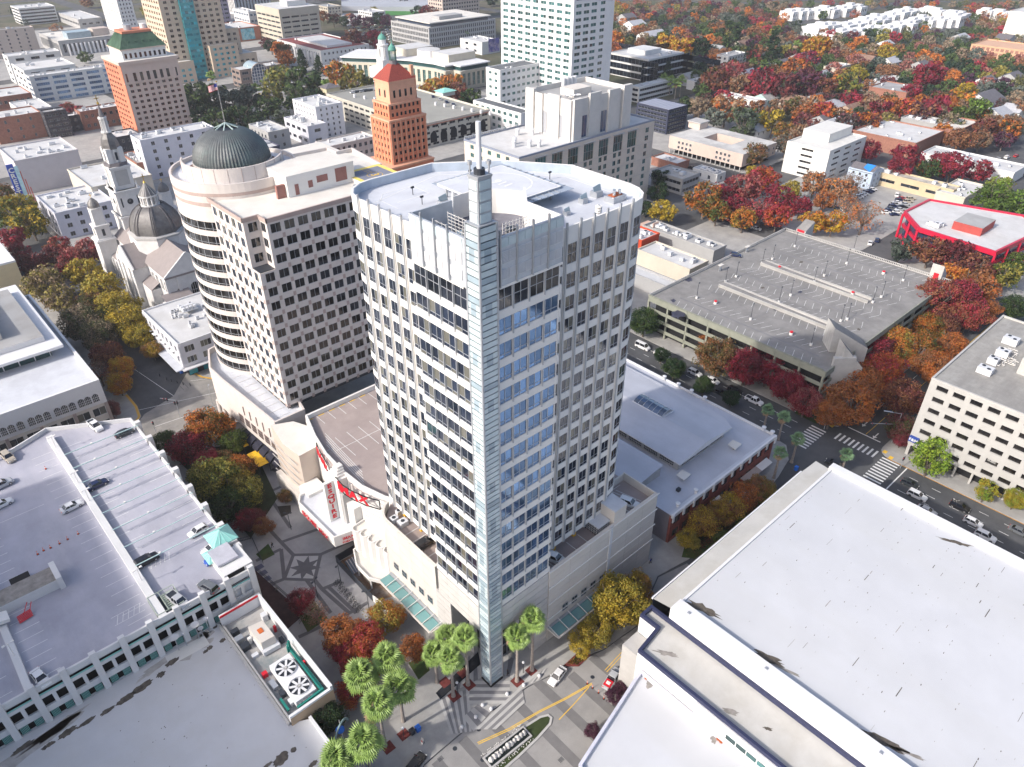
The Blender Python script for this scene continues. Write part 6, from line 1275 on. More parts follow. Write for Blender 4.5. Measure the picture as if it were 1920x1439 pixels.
# the tall block behind the camera's left that throws its shade over the garage
# ================================================================ the rest of downtown and the suburb beyond
def TBz(top, base, z0=0):
 b = P(*base, z0); lo, hi = 0, 126
 for _ in range(40):
  m = (lo+hi)/2; v = np.array([b[0], b[1], m])-_C; y = 719.5-FPX*(v @ _u)/(v @ _f)
  if y > top[1]: lo = m
  else: hi = m
 return lo
CW_ = {}
def wm_(name, col, **k):
 return mat(name, col, .75, .06, .3, **k)
def gb(name, label, L, R, z, wall, roof, nf=3, ww=1.8, gap=1.5, wh=None, gl=None, units=5, par=.7, seed=1, ribbon=False, z0=0, cat='building', deep=.2, rect=None, fr=None, sill=None, nx=2, both=True):
 x0, x1, y0, y1 = rect or rectLR(L, R, z)
 if x1-x0 < 6: x1 = x0+6+abs(x1-x0)
 if y1-y0 < 6: y1 = y0+6+abs(y1-y0)
 T_ = thing(name, label, cat, (x0, y0, 0)); gl = gl or G['dark']; fr = fr or M['metal']
 mb = MB(); mb.box(x0, x1, y0, y1, z0, z, M['black'] if nf else wall, top=roof); mb.build('core', T_)
 if nf:
  w_ = MB(); st_ = MB(); fh = (z-z0)/nf; wh = wh or min(1.9, fh*.5); sill = sill if sill is not None else (fh-wh)*.55
  for p, q in (((x0, y1), (x0, y0)), ((x0, y0), (x1, y0))):
   Ls = math.hypot(q[0]-p[0], q[1]-p[1]); n = max(1, int((Ls-gap)/(ww+gap)))
   cols = [(.8, Ls-1.6)] if ribbon else evenly(Ls, n, ww)
   facade(T_, w_, p, q, z0, fh, nf, cols, wall, sill=sill, wh=wh, d=deep, gl=gl, fr=fr, nx=(max(2, int(Ls/2.5)) if ribbon else nx), sep=False, stuff_mb=st_)
  for p, q in (((x1, y0), (x1, y1)), ((x1, y1), (x0, y1))):
   facade(T_, w_, p, q, z0, fh, nf, evenly(math.hypot(q[0]-p[0], q[1]-p[1]), 3, ww), wall, sill=sill, wh=wh, d=deep, gl=gl, fr=fr, sep=False, stuff_mb=st_)
  w_.build('wall', T_); st_.build('windows', T_, stuff=True)
 mb = MB(); mb.ring([(x0-deep, y0-deep), (x1+deep, y0-deep), (x1+deep, y1+deep), (x0-deep, y1+deep)], .4, z-.05, z+par, wall); mb.build('parapet', T_)
 if units: plain_vents(T_, '', (x0+1, x1-1, y0+1, y1-1), z, units, seed, M['louver'], .8, min(3., (y1-y0)*.2), .6, 1.8)
 T_['rect'] = [x0, x1, y0, y1, z]; return T_
wt = wm_('painted_white_wall', (.62,.62,.61)); wg = wm_('grey_wall', (.36,.36,.36)); wc_ = wm_('cream_wall2', (.55,.50,.42)); wp = wm_('pink_concrete', (.50,.42,.37)); wtan = wm_('tan_wall', (.45,.41,.34)); wbr = M['brick2']; wdk = wm_('dark_wall', (.05,.05,.06)); wred = wm_('red_wall', (.50,.06,.02)); wlav = wm_('lavender_wall', (.30,.26,.33))
RWH, RG_ = M['roof_w'], M['roof_g']
# hotel slab right behind the tower
zS = 37.5; SH = thing('slab_office_block', 'long beige stone block with green windows and a tall plant storey behind the tower', 'office building', (199.5, 215, 0))
SW = wm_('beige_slab_stone', (.60,.53,.46), stain=(.5,.43,.37), stain_s=.2, stain_a=.3); x0, x1, y0, y1 = 199.8, 284.2, 215, 249
mb = MB(); mb.box(x0, x1, y0, y1, 0, zS, M['black'], top=RWH); mb.ring([(x0-.3, y0-.3), (x1+.3, y0-.3), (x1+.3, y1+.3), (x0-.3, y1+.3)], .6, zS-.1, zS+.7, mat('blue_grey_trim', (.22,.25,.32), .6, .05)); mb.build('core', SH)
w_ = MB()
facade(SH, w_, (x0, y1), (x0, y0), 0, 3.4, 11, [(4+5.6*i, 2.2) for i in range(5)], SW, sill=1., wh=1.8, d=.3, gl=G['green'], fr=M['metal'], sep=False, stuff_mb=(s_ := MB()))
def skS(k, a): return k >= 9 and a > 74
c1_ = [(9+9.6*i+j*3.4, 2.2) for i in range(7) for j in (0, 1)]
facade(SH, w_, (x0, y0), (x1, y0), 0, 3.55, 8, c1_+[(78.5, 2.3)], SW, sill=1., wh=2.2, d=.35, gl=G['green'], fr=M['metal'], nx=2, sep=True)
c2_ = [(8.6+9.6*i, 6.2) for i in range(7)]
facade(SH, w_, (x0, y0), (x1, y0), 28.4, 9.1, 1, c2_, SW, sill=.2, wh=7.2, d=.35, gl=G['green'], fr=M['metal'], nx=4, nz=2, sep=True, name='tall_window')
for z in (29.6, 33.2): add_win(SH, x0+78.5+2.3, y0-.36, z, 2.3, 2.2, '-y', G['green'])
for k in range(7): w_.box(x0+8.2+9.6*k, x0+15.2+9.6*k, y0-1.0, y0-.36, 36.0, 36.3, M['metal'])
for z in (7.1*k for k in range(1, 6)): w_.box(x0-.34, x1+.34, y0-.40, y0-.352, z-.1, z, M['stone_d'])
w_.build('wall', SH); s_.build('end_windows', SH, stuff=True)
zm = 54.5; cB = P(1095, 251, zS); a0, b0 = cB[0], cB[1]; Lm = P(985, 157, zm); Rm = P(1202, 158, zm); ml, mw = 33.5, 27.0; a0, b0 = 232.0, 217.5
mb = MB(); PW = wm_('plant_storey_white', (.58,.56,.53)); mb.box(a0, a0+ml+3, b0, b0+mw, zS, zm-2.0, PW, top=M['roof_g'])
for (u0, u1, pr, h) in ((0, 5, 1.2, 0), (10, 17, .6, 1), (22, 29, .8, .6), (31, 36.5, 1.2, 1.2)): mb.box(a0+u0, a0+u1, b0-pr, b0+.5, zS, zm+h, PW)
for (u0, u1, pr, h) in ((0, 4.5, .9, -.5), (7, 14, .7, .4), (17, 21.5, .8, -.4), (22, 27, 1.2, .8)): mb.box(a0-pr, a0+.5, b0+u0, b0+u1, zS, zm+h, PW)
mb.box(a0, a0+ml+3, b0+mw-.6, b0+mw, zm-2, zm, PW); mb.box(a0+ml+2.4, a0+ml+3, b0, b0+mw, zm-2, zm, PW); mb.box(a0, a0+ml+3, b0, b0+.6, zm-2, zm-.4, PW); mb.box(a0, a0+.6, b0, b0+mw, zm-2, zm-.4, PW); mb.build('plant_storey', SH)
for (u, v) in ((5.5, 1), (18, 0), (26, 1)):
 me, _ = win_mesh(3.6, 9, G['sky'], M['metal'], 2, 1); piece(me, 'plant_grille', SH, rel(SH, a0+u+3.6, b0-.05, zS+.6), math.pi)
for v in (5.0, 14.8): me, _ = win_mesh(3.4, 9, mat('grille_grey', (.33,.34,.37), .6, .05), M['metal'], 2, 1); piece(me, 'plant_grille', SH, rel(SH, a0-.06, b0+v, zS+.6), math.pi/2)
mb = MB(); mb.box(a0+9, a0+20, b0+8, b0+16, zm-2, zm+1.2, M['stone']); mb.build('plant_unit', SH)
for k in range(4): mb = MB(); mb.cyl(a0+16+2.4*k, b0+21, zm-2, zm+3.0, .9, M['louver'], n=12); mb.build('cooling_stack', SH)
for k in range(3): mb = MB(); mb.cyl(a0+4+2.2*k, b0+7-k, zm-2, zm-.6, .12, M['metal'], n=6); mb.lathe(a0+4+2.2*k, b0+7-k, [(.01, zm-.6), (.9, zm-.4), (1.2, zm)], WB, 14); mb.build('satellite_dish', SH)
for (x, y) in ((214, 224), (217, 221.5), (209, 228), (212, 231), (222, 240), (227, 236)): mb = MB(); mb.cyl(x, y, zS, zS+2.2, .8, M['louver'], n=10); mb.cyl(x, y, zS+2.2, zS+2.9, 1.1, M['louver'], .7, 10); mb.build('roof_vent', SH)
lparapet((x0, y1), (a0, y1), zS+.5, SH, 1.0, 10, M['louver'])
# ---- pink tower with green mansard
zP = TBz((224, 122), (266, 270)); cP = P(266, 270, 0); PT = thing('pink_tower', 'tall pink stone tower with orange side wall and green mansard roof', 'tower', (cP[0], cP[1], 0))
RP = P(330, 108, zP); LP = P(205, 107, zP); pw_ = RP[0]-cP[0]; pd = LP[1]-cP[1]; PKW = wm_('pink_terracotta', (.56,.44,.38)); PO = wm_('orange_side', (.52,.19,.11)); X0_, Y0_p = cP[0], cP[1]
mb = MB(); mb.box(X0_, X0_+pw_, Y0_p, Y0_p+pd, 0, zP, M['black'], top=M['roof_c']); mb.build('core', PT); w_ = MB(); s_ = MB(); nfP = 14; fhP = (zP-1)/nfP
facade(PT, w_, (X0_, Y0_p), (X0_+pw_, Y0_p), 0, fhP, 11, evenly(pw_, 8, pw_/8*.5), PKW, sill=fhP*.3, wh=fhP*.5, d=.3, gl=G['bronze'], fr=PO, nx=2, sep=False, stuff_mb=s_)
facade(PT, w_, (X0_, Y0_p), (X0_+pw_, Y0_p), 11*fhP, 2*fhP+1, 1, [(1.2, 1.0)]+[(a, b*.8) for a, b in evenly(pw_, 8, pw_/8*.55)[1:-1]]+[(pw_-2.2, 1.0)], PKW, sill=fhP*.2, wh=fhP*1.5, d=.3, gl=G['bronze'], fr=M['dark'], nx=2, nz=3, sep=False, stuff_mb=s_, top=fhP)
facade(PT, w_, (X0_, Y0_p+pd), (X0_, Y0_p), 0, fhP, 14, [(2+4.4*i, 2.6) for i in range(int((pd-2)/4.4))], PO, sill=fhP*.3, wh=fhP*.45, d=.3, gl=G['bronze'], fr=PO, nx=3, sep=False, stuff_mb=s_, top=1)
w_.box(X0_-1, X0_+pw_+1, Y0_p-1.1, Y0_p+pd, zP-.4, zP+1.3, PKW, top=M['roof_c']); w_.box(X0_-.5, X0_+pw_+.5, Y0_p-.7, Y0_p-.2, 11*fhP-.3, 11*fhP+.3, PKW); w_.build('wall', PT); s_.build('windows', PT, stuff=True)
mb = MB(); i1 = 3.5; ax0, ax1, ay0, ay1 = X0_+i1, X0_+pw_-i1, Y0_p+i1, Y0_p+pd-i1; mb.box(ax0, ax1, ay0, ay1, zP, zP+6.5, wt)
for k in range(9): mb.box(ax0+1.2+(ax1-ax0-3)/8*k, ax0+2.4+(ax1-ax0-3)/8*k, ay0-.05, ay0, zP+2, zP+4.6, G['bronze'])
mb.box(ax0-.7, ax1+.7, ay0-.7, ay1+.7, zP+6.3, zP+6.9, PKW); mb.build('upper_storey', PT)
mb = MB(); GM = mat('green_mansard', (.055,.115,.07), .7, .22, .5, stain=(.10,.19,.13), stain_s=.3, stain_a=.5); s1 = 4.5; z_a, z_b = zP+6.9, zP+14; v = [(ax0-.5,ay0-.5,z_a),(ax1+.5,ay0-.5,z_a),(ax1+.5,ay1+.5,z_a),(ax0-.5,ay1+.5,z_a),(ax0+s1,ay0+s1,z_b),(ax1-s1,ay0+s1,z_b),(ax1-s1,ay1-s1,z_b),(ax0+s1,ay1-s1,z_b)]
mb.add(v, [(0,1,5,4),(1,2,6,5),(2,3,7,6),(3,0,4,7),(4,5,6,7)], GM); n_ = 26
for k in range(n_): t = k/(n_-1); mb.beam((v[0][0]+(v[1][0]-v[0][0])*t, v[0][1], z_a), (v[4][0]+(v[5][0]-v[4][0])*t, v[4][1], z_b+.05), .15, .25, GM)
for k in range(18): t = k/17; mb.beam((v[3][0], v[3][1]+(v[0][1]-v[3][1])*t, z_a), (v[7][0], v[7][1]+(v[4][1]-v[7][1])*t, z_b+.05), .15, .25, GM)
mb.box(v[4][0]-.3, v[5][0]+.3, v[4][1]-.3, v[7][1]+.3, z_b, z_b+1.2, PO)
for k in range(5): mb.box(ax0+5+4*k, ax0+6+4*k, ay0+1.2, ay0+2.5, z_a+2.6, z_a+3.6, GM)
mb.cyl(v[4][0]+5, v[4][1]+5, z_b+1, z_b+4, 2.2, M['metal'], n=12); mb.cyl(v[4][0]+14, v[4][1]+6, z_b+1, z_b+3.6, 1.8, M['white'], n=12); mb.build('mansard_roof', PT)
# ---- tall beige and teal tower
BT = thing('beige_teal_tower', 'very tall beige tower with a teal glass strip and stepped shoulders', 'skyscraper', (0, 0, 0)); b0_ = P(373, 150, 0); bx, by_ = b0_[0], b0_[1]; BT.location = (bx, by_, 0); BT['_o'] = [bx, by_, 0]
BTW = wm_('warm_beige_panel', (.56,.45,.34)); w_ = MB(); s_ = MB(); core = MB()
def twr(xa, xb, ya, yb, z, gl=G['bronze'], ww=1.3, gap=2.3, wall=BTW):
 core.box(xa, xb, ya, yb, 0, z, M['black'], top=M['roof_c']); n = int(z/3.8)
 for p, q in (((xa, yb), (xa, ya)), ((xa, ya), (xb, ya))):
  Ls = math.hypot(q[0]-p[0], q[1]-p[1]); facade(BT, w_, p, q, 0, 3.8, n, evenly(Ls, max(1, int(Ls/(ww*2+gap))), ww*2), wall, sill=1.0, wh=1.9, d=.3, gl=gl, fr=wall, nx=2, sep=False, stuff_mb=s_, top=z-3.8*n+.8)
tw = (P(303, 145, 0), P(395, 150, 0))
twr(bx-16, bx-2, by_+2, by_+38, 118); twr(bx-2, bx+8, by_-.5, by_+3, 124, G['cyan'], 2.2, .3, mat('teal_spandrel', (.05,.30,.33), .3, .1, .6)); twr(bx+8, bx+30, by_+2, by_+38, 118)
twr(bx+30, bx+42, by_+6, by_+34, 32); twr(bx+12, bx+34, by_-5, by_+2, 23, G['cyan'], 1.3, 2.0); twr(bx+34, bx+50, by_-2, by_+20, 14); twr(bx-22, bx-4, by_-7, by_+2, 15, G['cyan'])
core.build('core', BT); w_.build('wall', BT); s_.build('windows', BT, stuff=True)
# ---- white tower and its lower wing
zW = 30; cW = P(1071, 133, zW); WX, WY = cW[0], cW[1]; WT = thing('white_grid_tower', 'very tall white tower with a grid of paired green windows', 'skyscraper', (WX, WY, 0)); w_ = MB(); s_ = MB(); mb = MB()
a = PXp(940, 105, WX); lw = 0
for yy in np.arange(10, 80, .5):
 v_ = np.array([WX, WY+yy, zW])-_C
 if 960+FPX*(v_ @ _r)/(v_ @ _f) < 941: lw = yy; break
for xx in np.arange(5, 80, .5):
 v_ = np.array([WX+xx, WY, zW])-_C
 if 960+FPX*(v_ @ _r)/(v_ @ _f) > 1143: rw_ = xx; break
WWL = wm_('bright_white_panel', (.70,.70,.70)); mb.box(WX, WX+rw_, WY, WY+lw, 0, 125, M['black']); mb.build('core', WT)
nf_ = 31; facade(WT, w_, (WX, WY+lw), (WX, WY), 2, 3.9, nf_, evenly(lw, 9, lw/9*.68), WWL, sill=1.0, wh=1.9, d=.35, gl=G['green'], fr=WWL, nx=2, sep=True)
rc_ = evenly(rw_*.62, 3, rw_*.62/3*.68)
facade(WT, w_, (WX, WY), (WX+rw_, WY), 2, 3.9, nf_, rc_+[(rw_*.66, rw_*.12)], WWL, sill=1.0, wh=1.9, d=.35, gl=G['green'], fr=WWL, nx=2, sep=False, stuff_mb=s_)
w_.build('wall', WT); s_.build('side_windows', WT, stuff=True)
gb('white_office_wing', 'white office wing with paired green windows and dark solar-panel roof', (912,128), (1075,108), 30, WWL, M['roof_dk'], 7, 2.6, 1.6, 1.7, G['green'], 8, seed=4)
gb('low_white_wing', 'low white wing in front of the solar-roofed office wing', (888,190), (985,213), 13, WWL, M['roof_dk'], 3, 2.8, 2.4, 2.0, G['green'], 0, rect=None)
bk = [
 ('banded_white_office','white office with dark ribbon windows and cut corner at the top left',(20,12),(102,12),TBz((52,21),(57,52)),wt,RWH,5,dict(ribbon=True)),
 ('flat_hall','low white hall with triangular roof glazing beside the banded office',(107,24),(190,34),9,wg,RWH,1,dict(ww=4,units=2)),
 ('classical_library','grey classical library with a row of tall columns and roof pavilion',(75,63),(207,68),12,wg,M['roof_c'],1,dict(ww=2.4,gap=1.7,wh=7,units=4,deep=1.0)),
 ('pink_apartment_block','pinkish concrete apartment block with stepped towers on the left edge',(-30,58),(62,52),22,wp,RG_,7,dict(ww=1.4,gap=5,units=4)),
 ('long_white_office','long white office with blue ribbon windows below the library',(48,142),(222,124),TBz((67,147),(93,196)),wt,RWH,5,dict(ww=8.5,gap=1.2,wh=1.9,gl=G['mirror'],nx=6,units=10)),
 ('rear_white_wing','middle white wing behind the long white office',(22,121),(140,122),19,wt,RWH,4,dict(ww=6,gap=3,units=5)),
 ('rearmost_white_wing','rearmost white wing in the row of white offices',(5,103),(112,97),19,wt,RWH,4,dict(ww=6,gap=3,units=4)),
 ('brick_and_white_terrace','white terrace with brick wall panels at the left edge',(-30,214),(76,212),14,wbr,RWH,3,dict(ww=1.2,gap=5,units=5)),
 ('scaffolded_building','building wrapped in dark scaffolding beside the brick and white terrace',(75,209),(123,207),15,wdk,RG_,5,dict(ww=3,gap=.6,units=3)),
 ('small_white_shop','small white shop roofs behind the scaffolded building',(18,194),(97,202),12,wt,RWH,2,dict(units=4)),
 ('left_edge_store','white roofed store on the left edge above the terrace',(-30,172),(58,176),13,wbr,RWH,2,dict(units=3)),
 ('flat_white_shop','flat white shop roofs with dark skylights left of the pink tower',(117,221),(172,213),9,wdk,RWH,2,dict(units=5)),
 ('cluttered_roof_shop','low building with cluttered white roof at the foot of the spire',(140,206),(226,200),11,wbr,RWH,2,dict(units=8)),
 ('white_corner_store','two-storey white-roofed store at the foot of the pink tower',(202,250),(262,252),TBz((222,262),(232,290)),wdk,RWH,2,dict(ww=1.6,gap=1.6,units=4)),
 ('theatre_hall','big windowless white theatre hall behind the blue neon sign',None,None,16,wm_('blank_lilac_wall',(.52,.49,.50)),RWH,0,dict(units=12)),
 ('cream_roofed_hall','cream hall with a sloping white roof between theatre and cathedral',(127,320),(284,330),13,wc_,RWH,0,dict(units=5)),
 ('small_white_hotel','small white hotel with square windows behind the slim church tower',(68,370),(212,378),TBz((103,402),(120,450)),wm_('lilac_hotel_wall',(.56,.56,.62)),RWH,3,dict(ww=2,gap=3,units=14)),
 ('white_apartments','white apartment building with blue roof plant beside the domed drum',(273,272),(400,240),20,wm_('white_lilac',(.60,.60,.65)),RWH,5,dict(ww=1.8,gap=4.5,units=10)),
 ('grey_store','grey-roofed store with brick side between cathedral and white apartments',(228,290),(280,304),8,wbr,RG_,1,dict(units=4)),
 ('lavender_slab_tower','tall lavender tower with dark vertical strips',None,None,100,wlav,RG_,24,dict(ww=4,gap=1.2,units=0)),
 ('balcony_tower','tall white apartment tower with small balconies at the top left',None,None,95,wt,RG_,26,dict(ww=1.2,gap=1.8,units=0)),
 ('blue_window_office','small pale office with blue windows below the striped tower',(437,17),(482,22),22,wt,RWH,4,dict(ww=2.6,gap=1,gl=G['mirror'])),
 ('striped_office_tower','white tower with black vertical stripes at the top edge',None,None,70,wm_('stripe_white',(.62,.62,.62)),RWH,1,dict(ww=1.6,gap=2.0,wh=66,units=0)),
 ('mural_building','brick building with a big blue mural',(398,47),(487,50),TBz((413,58),(419,83)),wm_('orange_brick',(.36,.14,.09)),RWH,0,dict(units=5)),
 ('tan_office_block','tan eight-storey office with horizontal fins',(482,20),(596,22),TBz((522,27),(527,82)),wtan,RWH,6,dict(ww=8,gap=.9,wh=1.6,nx=4,units=6,deep=.8)),
 ('courthouse','white courthouse with red tiled roof and colonnade',(521,75),(690,84),TBz((603,97),(609,122)),wt,mat('red_tile_roof',(.22,.055,.05),.8,.15,.4),2,dict(ww=1.6,gap=2.2,units=3,deep=.6)),
 ('atrium_building','dark brown building with a great arched glass atrium',(433,128),(527,122),TBz((447,128),(452,160)),wm_('brown_panel',(.22,.17,.15)),RWH,3,dict(ww=5,gap=.8,units=6,nx=3)),
 ('white_hotel','white seven-storey hotel with rooftop plant above the dark park',(549,188),(641,194),TBz((591,203),(600,262)),wm_('white_hotel_wall',(.62,.62,.66)),RWH,6,dict(ww=1.1,gap=2.1,units=9)),
 ('grey_end_wall_building','white building with a raw grey end wall and cluttered roof',(467,235),(541,243),15,wg,RWH,3,dict(ww=1.4,gap=2.6,units=9)),
 ('courtyard_building','L-shaped white building with roof yard beside the hotel',(533,222),(594,236),11,wm_('white_lilac2',(.55,.55,.60)),RWH,2,dict(ww=4,gap=2,units=10)),
 ('long_low_roof','long white roof reaching behind the ribbed dome',(432,246),(524,275),13,wm_('navy_wall',(.06,.06,.10)),RWH,0,dict(units=9)),
 ('cream_department_store','cream building with square black windows left of the orange tower',(592,268),(702,258),17,wm_('store_cream',(.55,.50,.47)),RWH,4,dict(ww=1.7,gap=1.5,wh=2,units=5)),
 ('olive_ramp','low car ramp with olive deck below the white hotel',(545,282),(600,290),7,wt,mat('olive_deck',(.13,.13,.11),.9,.1,.3),2,dict(ww=2,gap=.8,units=0)),
 ('arcaded_parking_garage','cream parking garage with arches and a planted roof edge behind the orange tower',(612,178),(918,208),TBz((917,208),(917,249)),wm_('garage_cream',(.53,.50,.43)),mat('olive_grey_deck',(.27,.27,.25),.9,.1,.1),4,dict(ww=4.4,gap=1.6,wh=1.4,units=0,gl=M['black'],par=1.0)),
 ('finned_court_building','grey court building with close vertical fins and a dark top floor',(735,40),(927,37),TBz((787,50),(787,88)),wm_('fin_grey',(.42,.42,.42)),M['roof_c'],4,dict(ww=1.6,gap=.9,wh=2.9,units=3,deep=.8)),
 ('mural_theatre','white building with a purple poster wall beside the white tower',(863,73),(937,76),TBz((900,85),(902,108)),wt,RWH,2,dict(ww=4,gap=5,units=4)),
 ('beige_tower_block','beige tower block with square windows at the top edge',None,None,62,wp,RG_,16,dict(ww=2.2,gap=1.4,units=0)),
 ('dark_glass_office','white-topped dark glass office right of the white tower',(1142,100),(1282,100),TBz((1233,112),(1232,152)),wt,RWH,3,dict(ww=60,gap=1.2,wh=3.9,units=4,nx=16)),
 ('solar_roof_block','dark blue office block under a roof of solar panels',(1195,195),(1289,199),TBz((1225,217),(1235,262)),wm_('night_blue_wall',(.025,.03,.06)),mat('solar_panels',(.17,.19,.27),.4,.1,.3),6,dict(ribbon=True,wh=1.3,units=0)),
 ('colonnade_office','low dark office with a white frame behind the solar roof block',(1200,166),(1264,150),10,wt,RWH,3,dict(ribbon=True,units=2)),
 ('courtyard_motel','pinkish motel built round a sunken courtyard',None,None,9.6,wm_('motel_pink',(.56,.45,.39)),mat('dirty_white_roof',(.52,.51,.49),.9,.12,.15,stain=(.36,.35,.34),stain_s=.08,stain_a=.7),0,dict(units=0)),
 ('small_office','two-storey office with dark window strip near the yellow tree',(1224,322),(1312,327),TBz((1270,342),(1271,369)),wg,mat('worn_roof',(.45,.43,.40),.9,.1,.3),2,dict(ribbon=True,wh=1.6,units=5)),
 ('food_yard','white flat-roofed kitchen building with vans beside the motel street',(1300,317),(1360,324),4,wt,RWH,1,dict(ww=1.5,gap=3,units=12)),
 ('brick_annex','small white-roofed annex with brick end behind the two-storey office',(1222,296),(1280,306),4,wbr,RWH,0,dict(units=3)),
 ('white_slot_window_office','white five-storey block with slot windows and stepped top',(1477,267),(1624,258),TBz((1553,290),(1553,347)),wm_('office_bright_white',(.66,.65,.62)),wm_('office_white_roof',(.62,.61,.58)),5,dict(ww=6.5,gap=4.5,wh=1.1,units=0,nx=3,gl=G['bronze'])),
 ('blue_tarp_house','pale blue house with a blue tarpaulin on its roof',(1592,316),(1655,318),8,wm_('pale_blue_wall',(.42,.50,.60)),M['slate'],3,dict(ww=1.2,gap=2,units=0)),
 ('derelict_tan_store','long tan building with a torn roof behind the parking lot',(1636,322),(1800,352),6,wm_('tan_yellow_wall',(.50,.41,.27)),mat('torn_roof',(.48,.45,.40),.95,.2,.3,stain=(.25,.22,.19),stain_s=.12,stain_a=.9),1,dict(ww=9,gap=3,wh=1.5,units=6)),
 ('white_roofed_shop','white-roofed shop behind the red framed office',(1755,360),(1848,350),5.5,wc_,RWH,0,dict(units=7)),
 ('warehouse','broad white-roofed warehouse behind the white office',(1600,246),(1770,247),8,wbr,RWH,0,dict(units=10)),
 ('brick_warehouse','brick warehouse with smooth cream roof right of the big warehouse',(1757,240),(1836,229),8,wbr,M['roof_c'],0,dict(units=0)),
 ('market_roof','long white roof stretching to the right edge behind the crimson trees',(1728,288),(1925,312),5.5,wt,RWH,0,dict(units=9)),
 ('upper_warehouse','white-roofed store behind the broad warehouse',(1690,222),(1792,230),7,wg,RWH,0,dict(units=6)),
 ('brick_box','brick box building with pale flat roof in the upper right',(1630,164),(1731,165),9,wbr,RG_,0,dict(units=3)),
 ('low_brick_wing','white-roofed low wing in front of the brick box',(1626,180),(1738,184),4,wbr,RWH,1,dict(ww=3,gap=3,units=4)),
 ('pitched_store','white pitched-roof store behind the brick box',(1612,157),(1700,147),5,wg,RWH,0,dict(units=2)),
 ('white_motel','long white motel below the maroon trees',(1352,177),(1424,193),7,wt,RWH,2,dict(ww=1.4,gap=2.4,units=2)),
 ('red_awning_shop','white shop with a red awning beside the maroon trees',(1288,152),(1330,150),6,wt,RWH,0,dict(units=3)),
 ('garden_apartments','white apartment house with bay windows behind the cypress trees',(1356,106),(1400,100),10,wt,RG_,3,dict(ww=2,gap=2,units=3)),
 ('brick_walkup','white walk-up with a burnt orange lower front',(1545,126),(1595,122),8,wc_,RWH,2,dict(ww=1.5,gap=2.6,units=2)),
 ('timber_frame_building','half-built apartment block of bare orange timber framing',(1822,84),(1960,88),11,wm_('raw_timber',(.60,.36,.22)),wm_('raw_timber_top',(.58,.36,.24)),3,dict(ww=2.6,gap=1.2,wh=2.4,gl=M['brick2'],units=0)),
 ('white_grain_block','tall plain white block with vertical ribs at the top right corner',(1893,22),(1990,10),26,wm_('ribbed_white',(.66,.64,.58)),RWH,0,dict(units=0)),
 ('tan_flats','tan flats with dark balconies behind the tan office',(590,10),(640,12),13,wtan,RG_,4,dict(ww=2,gap=1.4,units=2)),
 ('distant_office','white distant office beside the playing field',(672,20),(722,22),12,wt,RWH,4,dict(ww=2.2,gap=1.4,units=2)),
 ('diner_row','row of low shops by the crosswalk of the parking lot',(1206,425),(1345,470),5,wg,M['roof_g'],0,dict(units=16)),
 ('red_side_store','low white-roofed store with a bright red side wall',(1185,447),(1236,440),8,wred,RWH,0,dict(units=4)),
 ('gable_store','white sloping-roofed store against the concrete garage',(1195,470),(1310,500),6,wc_,RWH,0,dict(units=5)),
 ('back_lane_store','plain white shed roof beside the concrete garage corner',(1165,505),(1250,540),5,wg,RWH,0,dict(units=0)),
]
special = {'theatre_hall': None, 'lavender_slab_tower': (405, 62), 'balcony_tower': (232, 70), 'striped_office_tower': (470, 32), 'beige_tower_block': (838, 46), 'courtyard_motel': None}
